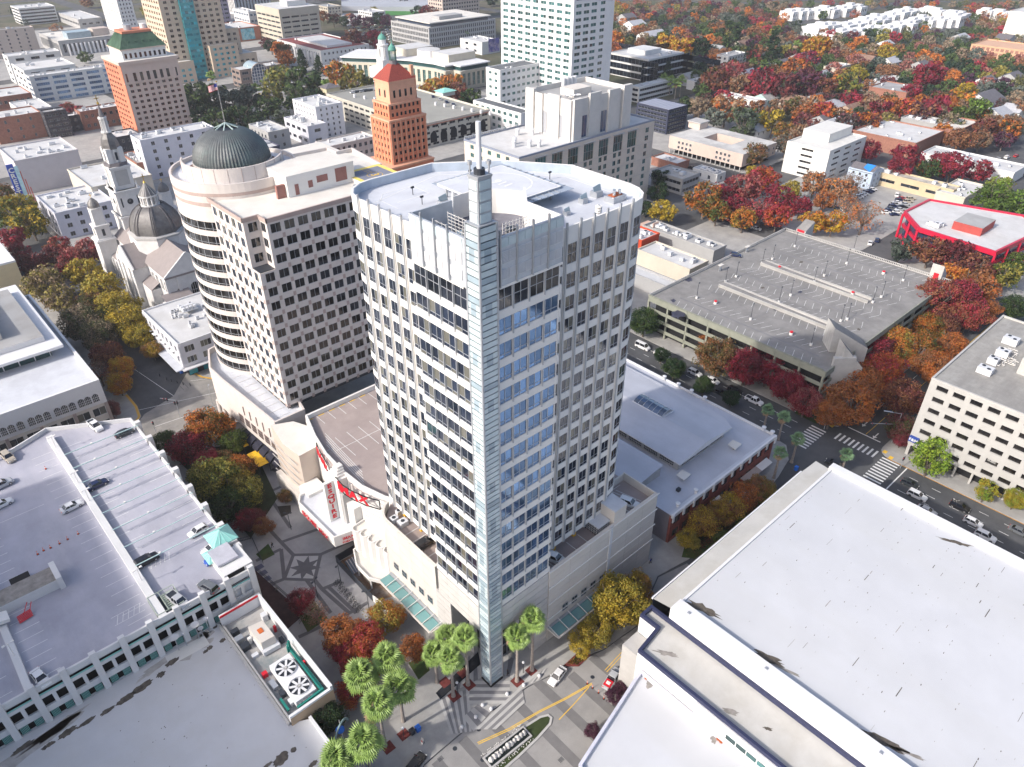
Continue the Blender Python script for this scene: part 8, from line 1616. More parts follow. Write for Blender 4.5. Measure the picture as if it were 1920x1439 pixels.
TL_ = '''6,362,18,G,B;25,395,34,Y,G;55,415,30,G,Y;40,385,22,M;20,445,22,R;35,475,22,R;60,497,24,D;100,480,22,D;110,462,22,R,B;140,480,24,R,P;168,470,24,R,P;128,497,20,P,R;160,510,32,Y,M;190,540,33,Y,M;215,575,34,Y,M;243,603,34,M,Y;262,628,25,M,Y
85,530,32,M,T;112,562,28,T,M;150,605,34,G,T;185,628,30,G,T;175,572,26,G,B;205,598,24,G;200,668,28,D,B;185,698,24,P,T,bare;228,690,22,O,Y;222,718,22,O,Y;155,715,22,P,T,bare;85,778,30,G,M;175,760,20,P;205,768,18,P,D;285,655,17,Y,B;20,800,10,D
385,800,38,N,O;412,795,22,R,O;350,838,32,D,R;392,868,26,R,D;436,826,24,G;418,866,24,G,B;450,875,26,N,O;400,905,44,G,M;440,905,34,Y,N;462,925,30,G,M;425,945,34,K,G;310,830,22,K,G;478,970,18,D;462,975,22,R,D;492,985,18,B;533,930,13,G,B
565,1128,24,R,D;592,1150,24,T,P,bare;640,1188,36,O,B;686,1200,34,O,R;722,1158,32,O,M;775,1216,26,B,O;662,1242,28,O,R;655,1300,24,R,O;612,1345,32,K,G;640,1215,26,D,R;690,1260,20,R,O
1160,1125,46,Y,M;1118,1180,31,Y,M;1194,1098,30,Y,B;1090,1204,24,M,Y;1200,1150,24,Y,M;1290,1008,20,M,Y;1318,980,28,B,Y;1345,962,24,Y,B;1370,950,26,B,Y;1398,930,26,B,O;1425,915,26,M,B;1348,1005,14,G;1393,975,14,G;1152,1305,15,U;1112,1370,14,U;1163,1290,13,U
1208,600,28,K,G;1265,690,20,K,G;1320,722,17,K,G;1372,745,16,K;1240,665,14,K;1345,668,36,N,B;1335,640,22,O,B;1400,686,34,R,D;1440,690,32,R;1425,650,26,R,D;1482,722,30,R;1512,752,28,R,P;1520,712,26,R,B;1478,672,22,R;1600,752,42,O,B;1560,772,30,O,B;1655,700,38,O,R;1620,722,36,O,B;1645,660,30,D,R;1600,690,28,O;1692,742,34,D,B;1690,800,28,G,D;1680,640,36,O,M;1722,655,34,O,G;1752,690,30,O,B;1785,645,28,B,O;1740,612,26,O,G;1758,562,42,R,B;1800,560,38,D,R;1832,538,34,O,B;1783,520,30,O;1818,590,30,B,R;1770,610,26,D,B;1850,580,22,O,B;1830,498,28,D,B;1792,478,28,D;1745,470,28,D,B;1690,467,22,K,C;1888,515,26,G,M;1910,492,22,G;1905,575,22,K,G;1905,620,16,K;1692,820,18,R,D;1575,735,24,B,O
1748,855,30,L,L,tall;1850,920,17,Y,L,tall;1905,935,20,Y,L;1322,372,32,O,N;1355,368,26,R;1345,395,24,O,G;1398,352,32,R,P;1432,335,26,O,R;1458,372,26,R;1415,322,14,Y;1482,358,20,Y,M;1388,385,20,R,D;1394,410,22,M,O;1428,398,22,P,R;1458,405,24,O,R;1500,388,20,R;1527,415,22,Y,O;1563,415,24,Y,O;1590,385,24,T,O,bare;1620,405,30,T,O,bare;1528,342,24,T,O;1575,352,26,T,O;1545,375,18,O,B;1243,394,22,Y,Y;1236,358,18,K;1600,345,22,P,T,bare
1415,288,22,N,B;1628,282,20,R;1700,292,26,R,R;1690,315,22,R;1786,312,26,R,R;1765,300,20,R;1838,318,22,D,R;1745,318,20,K,G;1735,320,14,O,B;1450,228,24,M,Y;1470,245,20,N;1362,203,28,O,T;1392,228,28,C,G;1340,218,20,C;1400,245,15,C;1500,252,20,B,T;1475,270,20,B,C;1865,372,34,L,G;1900,380,28,G,L;1875,352,22,M,L;1740,138,26,R,R;1710,172,18,R,R;1758,205,24,R,R;1740,210,20,R;1798,190,22,Y,O;1812,172,18,Y;1835,205,22,G,L;1808,215,20,G;1665,98,17,Y,Y;1700,205,20,R,O;1545,208,22,O,R;1650,205,20,R,D;1538,88,22,Y,O;1518,92,18,O,Y;1450,85,20,K,K,cone;1445,105,14,K,K,cone;1408,98,11,K,K,cyp;1400,102,10,K,K,cyp;1416,104,10,K,K,cyp;1372,60,18,G,K;1372,80,16,K,G;1312,88,18,K;1298,80,16,D,R;1492,125,22,B,O;1520,110,16,U,R;1372,140,26,R,P;1340,150,26,B,D;1430,155,30,D,R;1470,160,30,D;1512,155,28,D,U;1540,165,24,D,B;1390,160,22,T,B;1285,200,18,K,G;1590,155,24,G,M;1605,140,18,M;1590,185,20,R;1617,195,18,R
370,178,28,K,G;400,182,28,K,G;432,192,30,K,C;465,182,28,K,C;500,200,24,K,G;452,222,28,K;412,228,28,K,G;380,215,24,K;520,148,26,M,G;508,172,22,G,M;566,155,34,K,G;555,185,24,K,G;585,182,24,K;602,168,20,G;640,140,28,M,O;665,155,26,M,N;690,160,20,G;530,218,17,G,C;480,235,22,K;350,200,20,K;812,170,24,O,M;838,162,22,N,O;860,172,20,B,D;885,190,22,K,G;870,195,18,K,K,cone;850,152,18,M,O;700,72,17,R,R;715,85,15,R;660,72,18,D,B;675,80,16,D;720,95,14,D,B;565,112,13,K,K,cone;597,122,12,K,K,cone;508,85,13,K;530,95,14,B,G;500,80,12,D;540,110,12,G,B;1252,130,12,K,K,cone;1154,75,18,O,O;1150,95,16,O,P;1246,82,18,O,Y;1278,88,20,O,Y;140,210,12,D,R;125,200,12,B,R;150,208,10,R;625,35,12,D,K;645,40,10,K;605,30,10,B;665,38,12,U;690,42,12,U;708,36,12,K;725,38,12,U;800,22,14,D;815,28,12,D,B;1240,330,16,K,G;1210,390,14,K'''
for seg in TL_.replace('\n', ';').split(';'):
 a = seg.split(','); tree(float(a[0]), float(a[1]), float(a[2]), a[3], a[4] if len(a) > 4 and a[4] != a[3] else None, a[5] if len(a) > 5 else None)
# leafy suburb: single trees where the photo shows a loose canopy, set out over the yards
rnd = random.Random(5); NT = len(TREES)
def blocked(x, y, m=1.0):
 for T_ in BL:
  if T_[0]-m < x < T_[1]+m and T_[2]-m < y < T_[3]+m: return True
 return False
BL = []
for T_ in THINGS:
 if T_.get('category') in ('building', 'house', 'office building', 'motel', 'skyscraper', 'office tower', 'parking garage') and T_.name.split('.')[0] not in ('townhouse',):
  xs, ys = [], []
  for ch in T_.children:
   if ch.type == 'MESH' and ch.name.split('.')[0] in ('core', 'wall', 'deck', 'glass_core'):
    for c_ in ch.bound_box: xs.append(c_[0]+T_.location[0]); ys.append(c_[1]+T_.location[1])
  if xs: BL.append((min(xs), max(xs), min(ys), max(ys)))
fill = 'BBBGGGCCTTTPPOODRNMKKBU'
cand = []
py = 6.0
while py < 262:
 sp = 8+py*.075
 px = 1150+rnd.uniform(0, sp)
 while px < 1925:
  if not (px < 1300 and py > 80) and not (1300 < px < 1480 and py > 205) and not (px > 1480 and py > 235 and px < 1760): cand.append((px+rnd.uniform(-4, 4), py+rnd.uniform(-3, 3), sp*rnd.uniform(.62, .95)))
  px += sp*1.55
 py += sp*.62
rnd.shuffle(cand); far_rest = []; count = 0
for (px, py, rp) in sorted(cand, key=lambda t: -t[1]):
 c = P(px, py, 5); r = rp*depth(c)/FPX
 if blocked(c[0], c[1], -1): continue
 if 1475 < px < 1810 and 8 < py < 62 and rnd.random() < .85: continue
 if any((c[0]-x)**2+(c[1]-y)**2 < (.55*(r+rr))**2 for x, y, rr in TREES[-220:]): continue
 if len(TREES) < 299: tree(px, py, rp, rnd.choice(fill), rnd.choice([None, 'B', 'D', 'O', 'T']))
 else: far_rest.append((c[0], c[1], r, rnd.choice(fill)))
# the trees too many to name one by one, one far wood (leaf faces again)
for (x0_, x1_, y0_, y1_, n_) in ((900, 1900, 180, 900, 130), (300, 900, 650, 1200, 60), (60, 320, 600, 1150, 40)):
 for k in range(n_):
  x, y = rnd.uniform(x0_, x1_), rnd.uniform(y0_, y1_)
  if not blocked(x, y, 6): far_rest.append((x, y, rnd.uniform(4, 8), rnd.choice(fill)))
mats_far = {}
for k_ in PAL:
 mats_far[k_] = mat('far_leaves_'+PAL[k_][2].replace(' ', '_'), PAL[k_][0], .8, .45, .5)
vv, ff, mm = [], [], []; ks = list(PAL); base = CR['far'][1][1]; base2 = CR['far'][2][1]; nv = 0
allv = []; fm = []
for i, (x, y, r, k_) in enumerate(far_rest):
 b_ = (base if i % 2 else base2)[: (800 if r*FPX/max(50, math.hypot(x, y)) > 9 else 420)*4]; a = rnd.uniform(0, 6.28); ca, sa = math.cos(a), math.sin(a)
 q = np.stack([x+r*(b_[:, 0]*ca-b_[:, 1]*sa), y+r*(b_[:, 0]*sa+b_[:, 1]*ca), r*(b_[:, 2]+.25)], 1); allv.append(q); fm.append(np.full(len(b_)//4, ks.index(k_)))
if allv:
 q = np.concatenate(allv); fm = np.concatenate(fm); nf_ = len(fm); me = bpy.data.meshes.new('far_wood'); me.vertices.add(len(q)); me.vertices.foreach_set('co', q.ravel()); me.loops.add(nf_*4); me.loops.foreach_set('vertex_index', np.arange(nf_*4)); me.polygons.add(nf_); me.polygons.foreach_set('loop_start', np.arange(nf_)*4); me.polygons.foreach_set('loop_total', np.full(nf_, 4))
 for k_ in ks: me.materials.append(mats_far[k_])
 me.polygons.foreach_set('material_index', fm.astype(np.int32)); me.update(calc_edges=True); o = bpy.data.objects.new('far_wood', me); COL.objects.link(o); o['kind'] = 'stuff'; o['label'] = 'distant wood of autumn trees beyond the suburb'; o['category'] = 'trees'
# ---------------------------------------------------------------- fan palms
PG = mat('palm_leaf', (.21,.31,.075), .5, .25, 1.5, spec=.4); PGd = mat('palm_leaf_cool', (.13,.22,.11), .5, .25, 1.5); PDRY = mat('palm_dry', (.30,.21,.13), .9, .2, 1.5)
def frond_mesh(m, seed=0):
 r = random.Random(seed); mb = MB(); mb.beam((0, 0, 0), (.75, 0, .10), .045, .03, m); n = 13; c0 = (.70, 0, .10)
 for i in range(n):
  a = R_(-78+156*i/(n-1)); L = r.uniform(.85, 1.05)*(1-.12*abs(i-(n-1)/2)/((n-1)/2)); d = (math.cos(a), math.sin(a)); o_ = (-d[1]*.085, d[0]*.085)
  mid = (c0[0]+d[0]*L*.6, c0[1]+d[1]*L*.6, c0[2]+.06); tip = (c0[0]+d[0]*L, c0[1]+d[1]*L, c0[2]-.22*L)
  mb.add([c0, (mid[0]+o_[0], mid[1]+o_[1], mid[2]-.05), (mid[0], mid[1], mid[2]+.03), (mid[0]-o_[0], mid[1]-o_[1], mid[2]-.05), tip], [(0, 1, 2), (0, 2, 3), (1, 4, 2), (2, 4, 3)], m)
 return mesh_only(mb, 'frond')
FRm = {0: [frond_mesh(PG, s) for s in (1, 2)], 1: [frond_mesh(PGd, s) for s in (3, 4)], 2: [frond_mesh(PDRY, s) for s in (5,)]}
def palm(px, py, h, auto, grp, cool=0, s=1.35, nf=30, join=False, z0=.14):
 c = P(px, py, h); rnd_ = random.Random(int(px+py)); T_ = thing('fan_palm', '', 'palm tree', (c[0], c[1], z0), 0, grp); T_['auto'] = auto
 mb = MB(); k = 9
 for i in range(k):
  za, zb_ = z0+(h-z0)*i/k, z0+(h-z0)*(i+1)/k; ra = .34-.14*i/k if i else .48; mb.cyl(c[0], c[1], za, zb_, ra, M['trunk_p'], .34-.14*(i+1)/k, 10, cap=False)
 mb.build('trunk', T_)
 jm = MB()
 for i in range(nf):
  ring_ = i % 5; el = R_((78, 48, 20, -8, -38)[ring_]+rnd_.uniform(-9, 9)); az = 2.399*i+rnd_.uniform(-.2, .2); src = FRm[2 if ring_ == 4 and rnd_.random() < .45 else cool]; me = src[rnd_.randrange(len(src))]; sc_l = s*rnd_.uniform(.85, 1.1)
  if join:
   for p_ in me.polygons: pass
   R3 = Vector; ca, sa, ce, se = math.cos(az), math.sin(az), math.cos(el), math.sin(el)
   vs = [(c[0]+sc_l*(ca*(v.co.x*ce-v.co.z*se)-sa*v.co.y), c[1]+sc_l*(sa*(v.co.x*ce-v.co.z*se)+ca*v.co.y), h+sc_l*(v.co.x*se+v.co.z*ce)) for v in me.vertices]
   jm.add(vs, [tuple(p_.vertices) for p_ in me.polygons], me.materials[0])
  else:
   o = piece(me, 'frond', T_, (0, 0, h-z0), 0, (sc_l,)*3); o.rotation_euler = (0, -el, az); o.rotation_mode = 'XYZ'
 if join: jm.build('crown', T_, stuff=True)
NP = [(815,1228,11),(845,1236,12),(840,1196,11),(873,1198,12),(970,1196,11),(1000,1164,12.5),(678,1268,10),(726,1237,10),(748,1292,10),(709,1322,12.5),(684,1392,11),(634,1425,9)]
NB = [(834,1280),(852,1306),(868,1262),(880,1285),(970,1278),(996,1258)]
for i, (px, py, h) in enumerate(NP): palm(px, py, TBz((px, py), NB[i]) if i < 6 else h, 'sunlit fan palm' if i < 6 else 'broad fan palm', 'fan palms round the glass fin and the plaza', s=1.75 if i < 6 else 2.15, nf=38)
for (px, py, h) in ((1440,770,7),(1470,783,8),(1496,824,8),(1463,850,8.5),(1588,853,7)): palm(px, py, h, 'cool green fan palm', 'fan palms at the crosswalk', 1, 1.3, 30, join=True)
for (px, py, h) in ((480,168,15),(440,212,12),(396,145,16),(352,172,13),(612,160,16),(1412,118,11),(1432,121,11),(1494,84,14),(1245,148,10),(1258,152,10),(1268,158,10),(1278,152,11),(872,62,9),(882,60,9),(893,58,9),(903,57,9)): palm(px, py, h, 'distant palm', 'palms in the park and suburb', 0, 2.6, 26, join=True)
# shrubs along the median and the plaza beds
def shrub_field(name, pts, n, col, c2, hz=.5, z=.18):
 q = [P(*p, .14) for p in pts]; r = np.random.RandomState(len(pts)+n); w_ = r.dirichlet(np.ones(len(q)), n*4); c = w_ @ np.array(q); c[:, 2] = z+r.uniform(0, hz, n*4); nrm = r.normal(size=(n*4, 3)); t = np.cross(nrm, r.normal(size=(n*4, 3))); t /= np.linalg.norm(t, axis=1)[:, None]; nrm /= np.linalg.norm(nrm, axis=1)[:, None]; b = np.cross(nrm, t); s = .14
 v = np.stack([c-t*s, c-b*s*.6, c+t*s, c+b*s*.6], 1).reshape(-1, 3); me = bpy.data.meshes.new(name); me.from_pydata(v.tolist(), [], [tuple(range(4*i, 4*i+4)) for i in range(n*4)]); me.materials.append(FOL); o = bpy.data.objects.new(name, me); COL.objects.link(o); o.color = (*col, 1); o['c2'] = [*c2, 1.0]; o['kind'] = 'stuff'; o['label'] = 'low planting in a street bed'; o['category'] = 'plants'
shrub_field('ground_cover', [(1280,1042),(1302,1046),(1468,938),(1462,918),(1330,988)], 900, (.06,.10,.02), (.2,.05,.03))
shrub_field('bed_flowers', [(1058,1248),(1083,1225),(1104,1229),(1085,1248)], 160, (.05,.09,.02), (.35,.12,.03), .35)
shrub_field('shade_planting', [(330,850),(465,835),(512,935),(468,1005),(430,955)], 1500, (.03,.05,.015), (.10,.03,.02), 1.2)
# ================================================================ vehicles
CG_ = mat('car_glass', (.01,.012,.018), .08, .02, spec=.9)
def car_body(kind):
 """loft of cross-sections along x (front at +x); returns MBs: body, glass"""
 P_ = {'sedan': dict(L=4.6, W=1.8, low=[(-2.3,.55),(-2.2,.95),(-1.3,1.0),(.9,.93),(1.9,.82),(2.25,.62),(2.3,.4)], cab=(-1.75,-1.1,.35,1.05), h=1.43), 'suv': dict(L=4.6, W=1.88, low=[(-2.3,.6),(-2.25,1.05),(-1.6,1.1),(.95,1.05),(2.0,.95),(2.28,.72),(2.3,.45)], cab=(-2.2,-1.95,.35,1.05), h=1.70),
  'hatch': dict(L=4.2, W=1.78, low=[(-2.1,.55),(-2.05,.98),(-1.4,1.0),(.85,.95),(1.8,.82),(2.05,.6),(2.1,.4)], cab=(-2.0,-1.5,.3,1.0), h=1.5), 'pickup': dict(L=5.5, W=1.95, low=[(-2.75,.65),(-2.7,1.05),(-.6,1.05),(1.0,1.08),(2.3,1.02),(2.7,.8),(2.75,.5)], cab=(-.85,-.55,.85,1.45), h=1.85), 'van': dict(L=5.2, W=1.95, low=[(-2.6,.6),(-2.6,1.15),(-1,1.2),(1.4,1.2),(2.2,1.05),(2.55,.8),(2.6,.45)], cab=(-2.55,-2.5,1.0,1.8), h=2.05)}[kind]
 W = P_['W']/2; mb = MB(); st_ = P_['low']; vs = []; x_l = [s[0] for s in st_]
 for x, z in st_:
  t = 1-.10*max(0, abs(x)/(P_['L']/2)-.7)/.3
  for y, zz in ((-W*t, .28), (-W*t, z*.62+.1), (-W*t*.93, z), (W*t*.93, z), (W*t, z*.62+.1), (W*t, .28)): vs.append((x, y, zz))
 fs = []
 for i in range(len(st_)-1):
  for j in range(5): fs.append((i*6+j, i*6+j+1, (i+1)*6+j+1, (i+1)*6+j))
 n = (len(st_)-1)*6; fs += [tuple(range(5, -1, -1)), tuple(n+k for k in range(6))]; mb.add(vs, fs, paint)
 xa, xb, xc, xd = P_['cab']; zb = .95 if kind not in ('pickup', 'suv', 'van') else 1.05; h = P_['h']; wt_ = W*.93; wr = W*.74
 v = [(xa,-wt_,zb),(xd,-wt_,zb),(xd,wt_,zb),(xa,wt_,zb),(xb,-wr,h),(xc,-wr,h),(xc,wr,h),(xb,wr,h)]
 gl = MB(); gl.add(v, [(0,1,5,4),(1,2,6,5),(2,3,7,6),(3,0,4,7)], CG_)
 mb.add([(xb-.03,-wr-.02,h),(xc+.03,-wr-.02,h),(xc+.03,wr+.02,h),(xb-.03,wr+.02,h),(xb,-wr+.05,h+.05),(xc-.05,-wr+.05,h+.05),(xc-.05,wr-.05,h+.05),(xb,wr-.05,h+.05)], [(4,5,6,7),(0,1,5,4),(1,2,6,5),(2,3,7,6),(3,0,4,7),(0,3,2,1)], paint)
 for s in (-1, 1):
  for (p, q) in (((xa, s*wt_, zb), (xb, s*wr, h)), ((xd, s*wt_, zb), (xc, s*wr, h)), (((xa+xd)/2-.1, s*(wt_+.01), zb), ((xb+xc)/2-.1, s*(wr+.01), h))): mb.beam(p, q, .07, .07, paint)
 if kind == 'pickup': mb.box(-2.6, -.9, -W*.8, W*.8, 1.055, 1.07, M['dark']); mb.box(-2.7, -.9, -W*.93, -W*.8, 1.0, 1.22, paint); mb.box(-2.7, -.9, W*.8, W*.93, 1.0, 1.22, paint); mb.box(-2.72, -2.6, -W*.93, W*.93, 1.0, 1.22, paint)
 if kind == 'van': mb.box(-2.5, -.3, -W*.945, -W*.93, .9, 1.8, paint) if 0 else None
 for s in (-1, 1): mb.box(xd-.25, xd-.05, s*W-.09+s*.08, s*W+.09+s*.08, zb-.02, zb+.14, paint)
 return P_, mb, gl
WH = MB(); n = 14
for (y, r, m) in ((-.11, .33, M['rubber']), (.11, .33, M['rubber'])): pass
vs = [(.33*math.cos(2*math.pi*i/n), y, .33*math.sin(2*math.pi*i/n)) for y in (-.11, .11) for i in range(n)]; WH.add(vs, [(i, (i+1) % n, n+(i+1) % n, n+i) for i in range(n)]+[tuple(range(n)), tuple(range(2*n-1, n-1, -1))], M['rubber'])
for y in (-.115, .115): WH.add([(.2*math.cos(2*math.pi*i/n), y, .2*math.sin(2*math.pi*i/n)) for i in range(n)], [tuple(range(n))], M['chrome'])
WHm = mesh_only(WH, 'wheel'); CM = {}
def lampm(m, name): mb = MB(); mb.box(-.04, .04, -.2, .2, -.08, .08, m); return mesh_only(mb, name)
HLm, TLm = lampm(M['lamp'], 'headlight'), lampm(M['tail'], 'tail_light')
for k_ in ('sedan', 'suv', 'hatch', 'pickup', 'van'):
 P_, b_, g_ = car_body(k_); CM[k_] = (P_, mesh_only(b_, 'body'), mesh_only(g_, 'windows'))
 f_ = MB(); b2 = b_; f_.v = list(b_.v); f_.f = list(b_.f); f_.m = list(b_.m); f_.mats = list(b_.mats); f_.add(g_.v, g_.f, CG_); L_, W_2 = P_['L']/2, P_['W']/2
 for sx in (-.62, .62):
  for sy in (-1, 1): f_.box(L_*sx-.33, L_*sx+.33, sy*W_2-.1, sy*W_2+.02, 0, .6, M['rubber'])
 CM[k_+'_f'] = mesh_only(f_, 'far_car')
COLS = dict(white=(.72,.72,.72), silver=(.42,.43,.45), grey=(.13,.14,.15), black=(.012,.012,.015), navy=(.012,.02,.07), red=(.35,.015,.02), blue=(.015,.08,.4), beige=(.42,.37,.30), dark=(.03,.035,.04))
def car(x, y, z, hd, kind, col, label=None, auto=None, group=None):
 T_ = thing('parked_car' if kind not in ('pickup', 'van') else {'pickup': 'pickup_truck', 'van': 'van'}[kind], label or '', {'suv': 'car', 'pickup': 'pickup truck', 'van': 'van'}.get(kind, 'car'), (x, y, z+.01), R_(hd), group)
 if auto: T_['auto'] = auto
 P_, bm, gm = CM[kind]; c = COLS[col]; piece(bm, 'body', T_, (0, 0, 0), color=c); piece(gm, 'windows', T_, (0, 0, 0)); L_, W_2 = P_['L']/2, P_['W']/2; s = 1.12 if kind in ('suv', 'pickup') else 1.0
 for sx in (-.62, .62):
  for sy in (-1, 1): piece(WHm, 'wheel', T_, (L_*sx, sy*(W_2-.1), .33*s), 0, (s, 1, s))
 for sy in (-1, 1): piece(HLm, 'headlight', T_, (L_-.03, sy*W_2*.68, .66)); piece(TLm, 'tail_light', T_, (-L_+.02, sy*W_2*.7, .78))
 return T_
def carp(px, py, z, *a, **k): c = P(px, py, z+.7); return car(c[0], c[1], z, *a, **k)
gdz = 15.0
carp(178,798,gdz,-82,'pickup','white','white pickup truck with dark bed cover at the top of the white garage deck'); carp(233,811,gdz,3,'sedan','dark','dark estate car under the first teal truss of the white garage')
carp(15,857,gdz,-80,'suv','beige','beige estate car with its tail to the camera near the left edge'); carp(3,908,gdz,8,'suv','silver','silver car cut by the left edge on the white garage deck'); carp(2,945,gdz,8,'sedan','white','white saloon cut by the left edge, below the silver car')
carp(134,949,gdz,6,'sedan','white','white saloon beside the dividing wall of the white garage'); carp(182,908,gdz,6,'sedan','navy','navy saloon beside the dividing wall under the teal trusses'); carp(371,995,gdz,186,'hatch','white','white hatchback parked at the right edge of the truss-covered tray')
carp(398,1027,gdz,186,'sedan','white','white coupe with black roof beside the teal-roofed lift tower'); carp(402,1046,gdz,186,'hatch','blue','bright blue car half hidden under the teal lift roof'); carp(275,1050,gdz,4,'suv','black','black estate car next to the hatched bay of the white garage')
carp(390,1100,gdz,108,'suv','grey','dark grey car backed up to the front parapet of the garage'); carp(334,1126,gdz,-78,'pickup','silver','silver pickup with open bed beside the garage stairwell'); carp(75,1270,gdz,-80,'sedan','white','lone white saloon at the lower left corner of the garage deck')
carp(797,1018,DZ,4,'suv','black','black pickup with canopy parked on the podium deck of the tower'); carp(1041,1047,DZ,-74,'suv','white','white car with sunroof on the podium deck behind the parapet'); carp(1180,943,DZ,-72,'suv','white','white car beside the stair block on the tower podium')
carp(1045,1267,0,190,'sedan','white','white sports saloon driving past the zigzag paving'); pk_ = carp(1149,1272,0,12,'pickup','silver','silver pickup with red load waiting in the street'); carp(1185,1240,0,12,'suv','beige','grey-brown SUV queued in front of the silver pickup')
mb = MB(); mb.box(-2.5, -1.0, -.72, .72, 1.08, 1.3, M['red']); mb.box(-2.1, -1.5, -.4, .4, 1.3, 1.45, M['white']); o = mb.build('load', None, raw=True); o.parent = pk_
carp(780,1430,0,14,'hatch','black','black convertible at the bottom edge of the picture by the kerb')
for (px, py, hd, k_, c_, l_) in ((1563,868,100,'hatch','dark','dark car half hidden by the palm at the crosswalk'),(1706,907,-88,'hatch','dark','dark grey hatchback nearest the crosswalk on the right street'),(1720,929,-88,'suv','white','white SUV behind the dark hatchback on the right street'),(1800,950,-88,'suv','black','black SUV in the kerb lane of the right street'),(1825,979,-88,'hatch','white','white hatchback in the middle of the right street'),(1738,957,-88,'sedan','silver','silver car beside the arena edge on the right street'),(1848,1005,-88,'suv','white','white car beside the arena edge, low on the right street'),(1912,996,-88,'sedan','grey','grey saloon at the right picture edge on the right street'),
 (1205,650,-88,'van','white','white van on the street behind the brick hall'),(1241,665,-88,'pickup','white','white pickup parked behind the white van'),(1303,699,-88,'suv','white','white SUV beside the olive garage wall'),(1336,713,-88,'sedan','white','white car behind the white SUV by the olive garage'),(1350,735,-88,'sedan','dark','dark saloon in the shaded lane behind the brick hall'),(1378,733,-88,'suv','black','black SUV under the red trees'),(1414,751,-88,'pickup','white','white pickup with ladders under the crimson tree'),
 (1380,478,13,'x','x','')):
 if k_ != 'x': carp(px, py, 0, hd, k_, c_, l_)
carp(1380,478,gz,-60,'hatch','navy','single dark blue car on the concrete garage roof'); carp(1366,412,0,-85,'hatch','red','red car under the trees on the lot-side avenue'); carp(1418,428,0,-85,'sedan','silver','silver saloon on the avenue beside the concrete garage')
for (px, py, c_, l_) in ((1259,302,'white','first white car outside the pink motel'),(1278,310,'dark','dark hatchback outside the pink motel'),(1296,314,'black','black car in the middle of the motel frontage'),(1313,319,'silver','silver SUV in the middle of the motel frontage'),(1330,324,'white','second white saloon outside the pink motel'),(1352,330,'white','white saloon nearest the motel corner')): carp(px, py, 0, 88, 'sedan' if c_ != 'silver' else 'suv', c_, l_)
def far_car(px, py, z, hd, col, auto, grp, kind='sedan', label=None):
 c = P(px, py, z+.7); o = bpy.data.objects.new('parked_car', CM[kind+'_f']); COL.objects.link(o); o.location = (c[0], c[1], z+.02); o.rotation_euler = (0, 0, R_(hd)); o.color = (*COLS[col], 1); o['category'] = 'car'; o['group'] = grp; o['label'] = label or ''
 if not label: o['auto'] = auto
 THINGS.append(o); return o
rnd = random.Random(9); cl_ = ['white', 'white', 'silver', 'silver', 'grey', 'black', 'navy', 'red', 'beige', 'white', 'dark']
def row(a, b, n, hd, auto, grp, z=0):
 for i in range(n):
  t = i/(n-1) if n > 1 else 0; c_ = rnd.choice(cl_); far_car(a[0]+(b[0]-a[0])*t, a[1]+(b[1]-a[1])*t, z, hd+rnd.uniform(-4, 4), c_, f'{c_} car {auto}', grp, rnd.choice(['sedan', 'suv', 'hatch']))
row((1600,375),(1637,355),8,-40,'in the left lot row','cars in the parking lot'); row((1662,398),(1692,372),8,-40,'in the middle lot row','cars in the parking lot'); row((1678,402),(1708,373),7,-40,'in the right lot row','cars in the parking lot')
row((1500,372),(1580,392),7,50,'under the lot trees','cars in the parking lot'); row((1400,378),(1480,392),5,50,'below the crimson lot trees','cars in the parking lot'); far_car(1682,365,0,20,'white','white car alone at the top of the parking lot','cars in the parking lot','suv'); row((1632,455),(1645,450),2,20,'beside the lot exit','cars in the parking lot')
row((662,173),(704,168),6,0,'on the arcaded garage roof','cars on the arcaded garage roof',13); row((812,181),(850,196),4,60,'at the arcaded garage parapet','cars on the arcaded garage roof',13)
row((1690,225),(1740,200),7,0,'along the brick box street','cars in the suburb streets'); row((1790,165),(1840,185),6,-60,'by the timber-framed block','cars in the suburb streets'); row((1480,205),(1510,200),3,60,'beside the cream house','cars in the suburb streets'); row((1855,300),(1905,292),4,0,'behind the market roof','cars in the suburb streets'); row((1795,255),(1815,262),2,40,'beside the brick warehouse','cars in the suburb streets')
row((352,240),(372,250),4,80,'at the foot of the pink tower','cars by the park'); row((1200,318),(1215,330),2,0,'behind the slab block','cars by the park')
for r_ in range(9):
 for k in range(12):
  px, py = 655+8.5*k+rnd.uniform(-1, 1)+r_*1.5, 48+4.6*r_-.25*k
  if (px-700)**2+(py-76)**2 < 260 or px > 738: continue
  far_car(px, py, 0, 2 if r_ % 2 else 182, rnd.choice(cl_), '', 'cars in the crowded lot behind the courthouse', 'sedan', 'car in the tightly parked lot beyond the courthouse, left of the finned court building')
